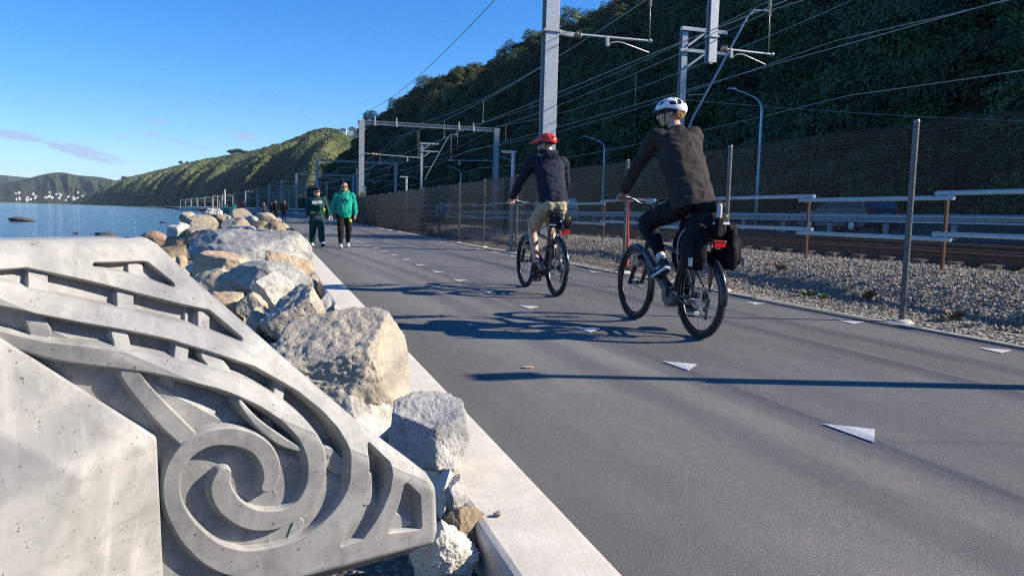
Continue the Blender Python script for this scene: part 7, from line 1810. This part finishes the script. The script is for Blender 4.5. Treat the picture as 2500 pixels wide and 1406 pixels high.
for px, lb in ((551, 'teal litter bin at the corner of the wall, left of two'), (572, 'teal litter bin at the corner of the wall, right of two')):
    a = at(px, 506, 122); a.z = -.1; o_ = empty('litter_bin', a, 0, lb, 'bin', 'teal bins at the corner of the wall')
    b = MB(); b.box((0, 0, .75), (.62, .6, 1.5), taper=.92); b.build('bin_body', M['tealpaint'], o_, bevel=.05); b = MB(); b.box((0, 0, 1.56), (.68, .66, .10)); b.build('lid', M['tealpaint'], o_, bevel=.03)
a = at(584, 500, 165); a.z = -.1; o_ = empty('container', a, -.2, 'faded red shipping container beyond the teal bins', 'container')
b = MB(); b.box((0, 0, 1.25), (1.25, 3.2, 2.5)); b.build('container_body', M['containerred'], o_, bevel=.03)
b = MB(); b.box((-.31, -1.62, 1.25), (.58, .05, 2.3)); b.build('door', M['containerred'], o_, bevel=.02); b = MB(); b.box((.31, -1.62, 1.25), (.58, .05, 2.3)); b.build('door', M['containerred'], o_, bevel=.02)
for k in (-.12, .12): b = MB(); b.tube([(k, -1.67, .2), (k, -1.67, 2.3)], .02, 6); b.build('lock_bar', M['galv'], o_)
# a white gull resting on the water
D = zD(333, 548, -1.75); g = empty('gull', at(333, 548, D), .8, 'white gull resting on the water off the boulders', 'bird'); k = .42*D/70
b = MB(); tubec(b, [(0, -.5*k, .16*k), (0, -.25*k, .13*k), (0, .05*k, .12*k), (0, .26*k, .20*k), (0, .36*k, .36*k), (0, .42*k, .42*k), (0, .52*k, .40*k)], [.02*k, .10*k, .15*k, .11*k, .07*k, .075*k, .035*k], 12); remesh(b, 'body', .02*k, 3, M['white'], g)
b = MB(); b.tube([(0, .54*k, .40*k), (0, .66*k, .37*k)], [.02*k, .008*k], 8); b.build('bill', M['plate'], g, True)
for sx in (-1, 1): b = MB(); tubec(b, [(sx*.12*k, .12*k, .18*k), (sx*.14*k, -.15*k, .19*k), (sx*.06*k, -.55*k, .20*k)], [.03*k, .06*k, .01*k], 8); b.build('wing', M['paleconc'], g, True)
# air over the bay
hz = MB(); hz.box((0, 3500, 166), (26000, 8400-(-900)+4000, 340)); ho = hz.build('haze')
t_ = bpy.data.materials.new('haze'); t_.use_nodes = True; nt = t_.node_tree; nt.nodes.clear(); om = nt.nodes.new('ShaderNodeOutputMaterial'); pv = nt.nodes.new('ShaderNodeVolumePrincipled')
pv.inputs['Color'].default_value = (.72, .84, 1.0, 1); pv.inputs['Density'].default_value = 3.4e-5; pv.inputs['Anisotropy'].default_value = .2; nt.links.new(pv.outputs[0], om.inputs['Volume'])
ho.data.materials.append(t_); tag(ho, kind='stuff'); ho['label'] = 'thin blue haze over the bay'; ho['category'] = 'haze'

# small litter on the path and kerb
lf = MB(); rr_ = random.Random(3); ring = []
for i in range(14): a = 2*PI*i/14; ring.append((.034*math.cos(a)*(1+.2*rr_.random()), .022*math.sin(a)*(1+.25*rr_.random())))
lf.prism(ring, 0, .004); q = at(1290, 897, zD(1290, 897, .004)); lo_ = lf.build('fallen_leaf', pmat('dry_leaf', (.40, .28, .17), .8, 0, .2, 40)); lo_.location = (q.x, q.y, .005); tag(lo_, 'small tan leaf lying on the asphalt beside the long pole shadow', 'leaf')
for px, py, z, s_, k, lb in ((1216, 1258, .006, .016, 'grey', 'tiny dark stone lying on the kerb strip near the brown angular stone'), (1030, 1008, .006, .010, 'tan', 'tiny pebble on the kerb strip beside the pale grey blocky boulder')):
    q = at(px, py, zD(px, py, z)); o = mesh_obj('pebble', rock_mesh('pebble', int(px), 3, (s_*2, s_*1.6, s_*1.2)), ROCK[k], None, True); o.location = (q.x, q.y, z+s_*.35); tag(o, lb, 'pebble')
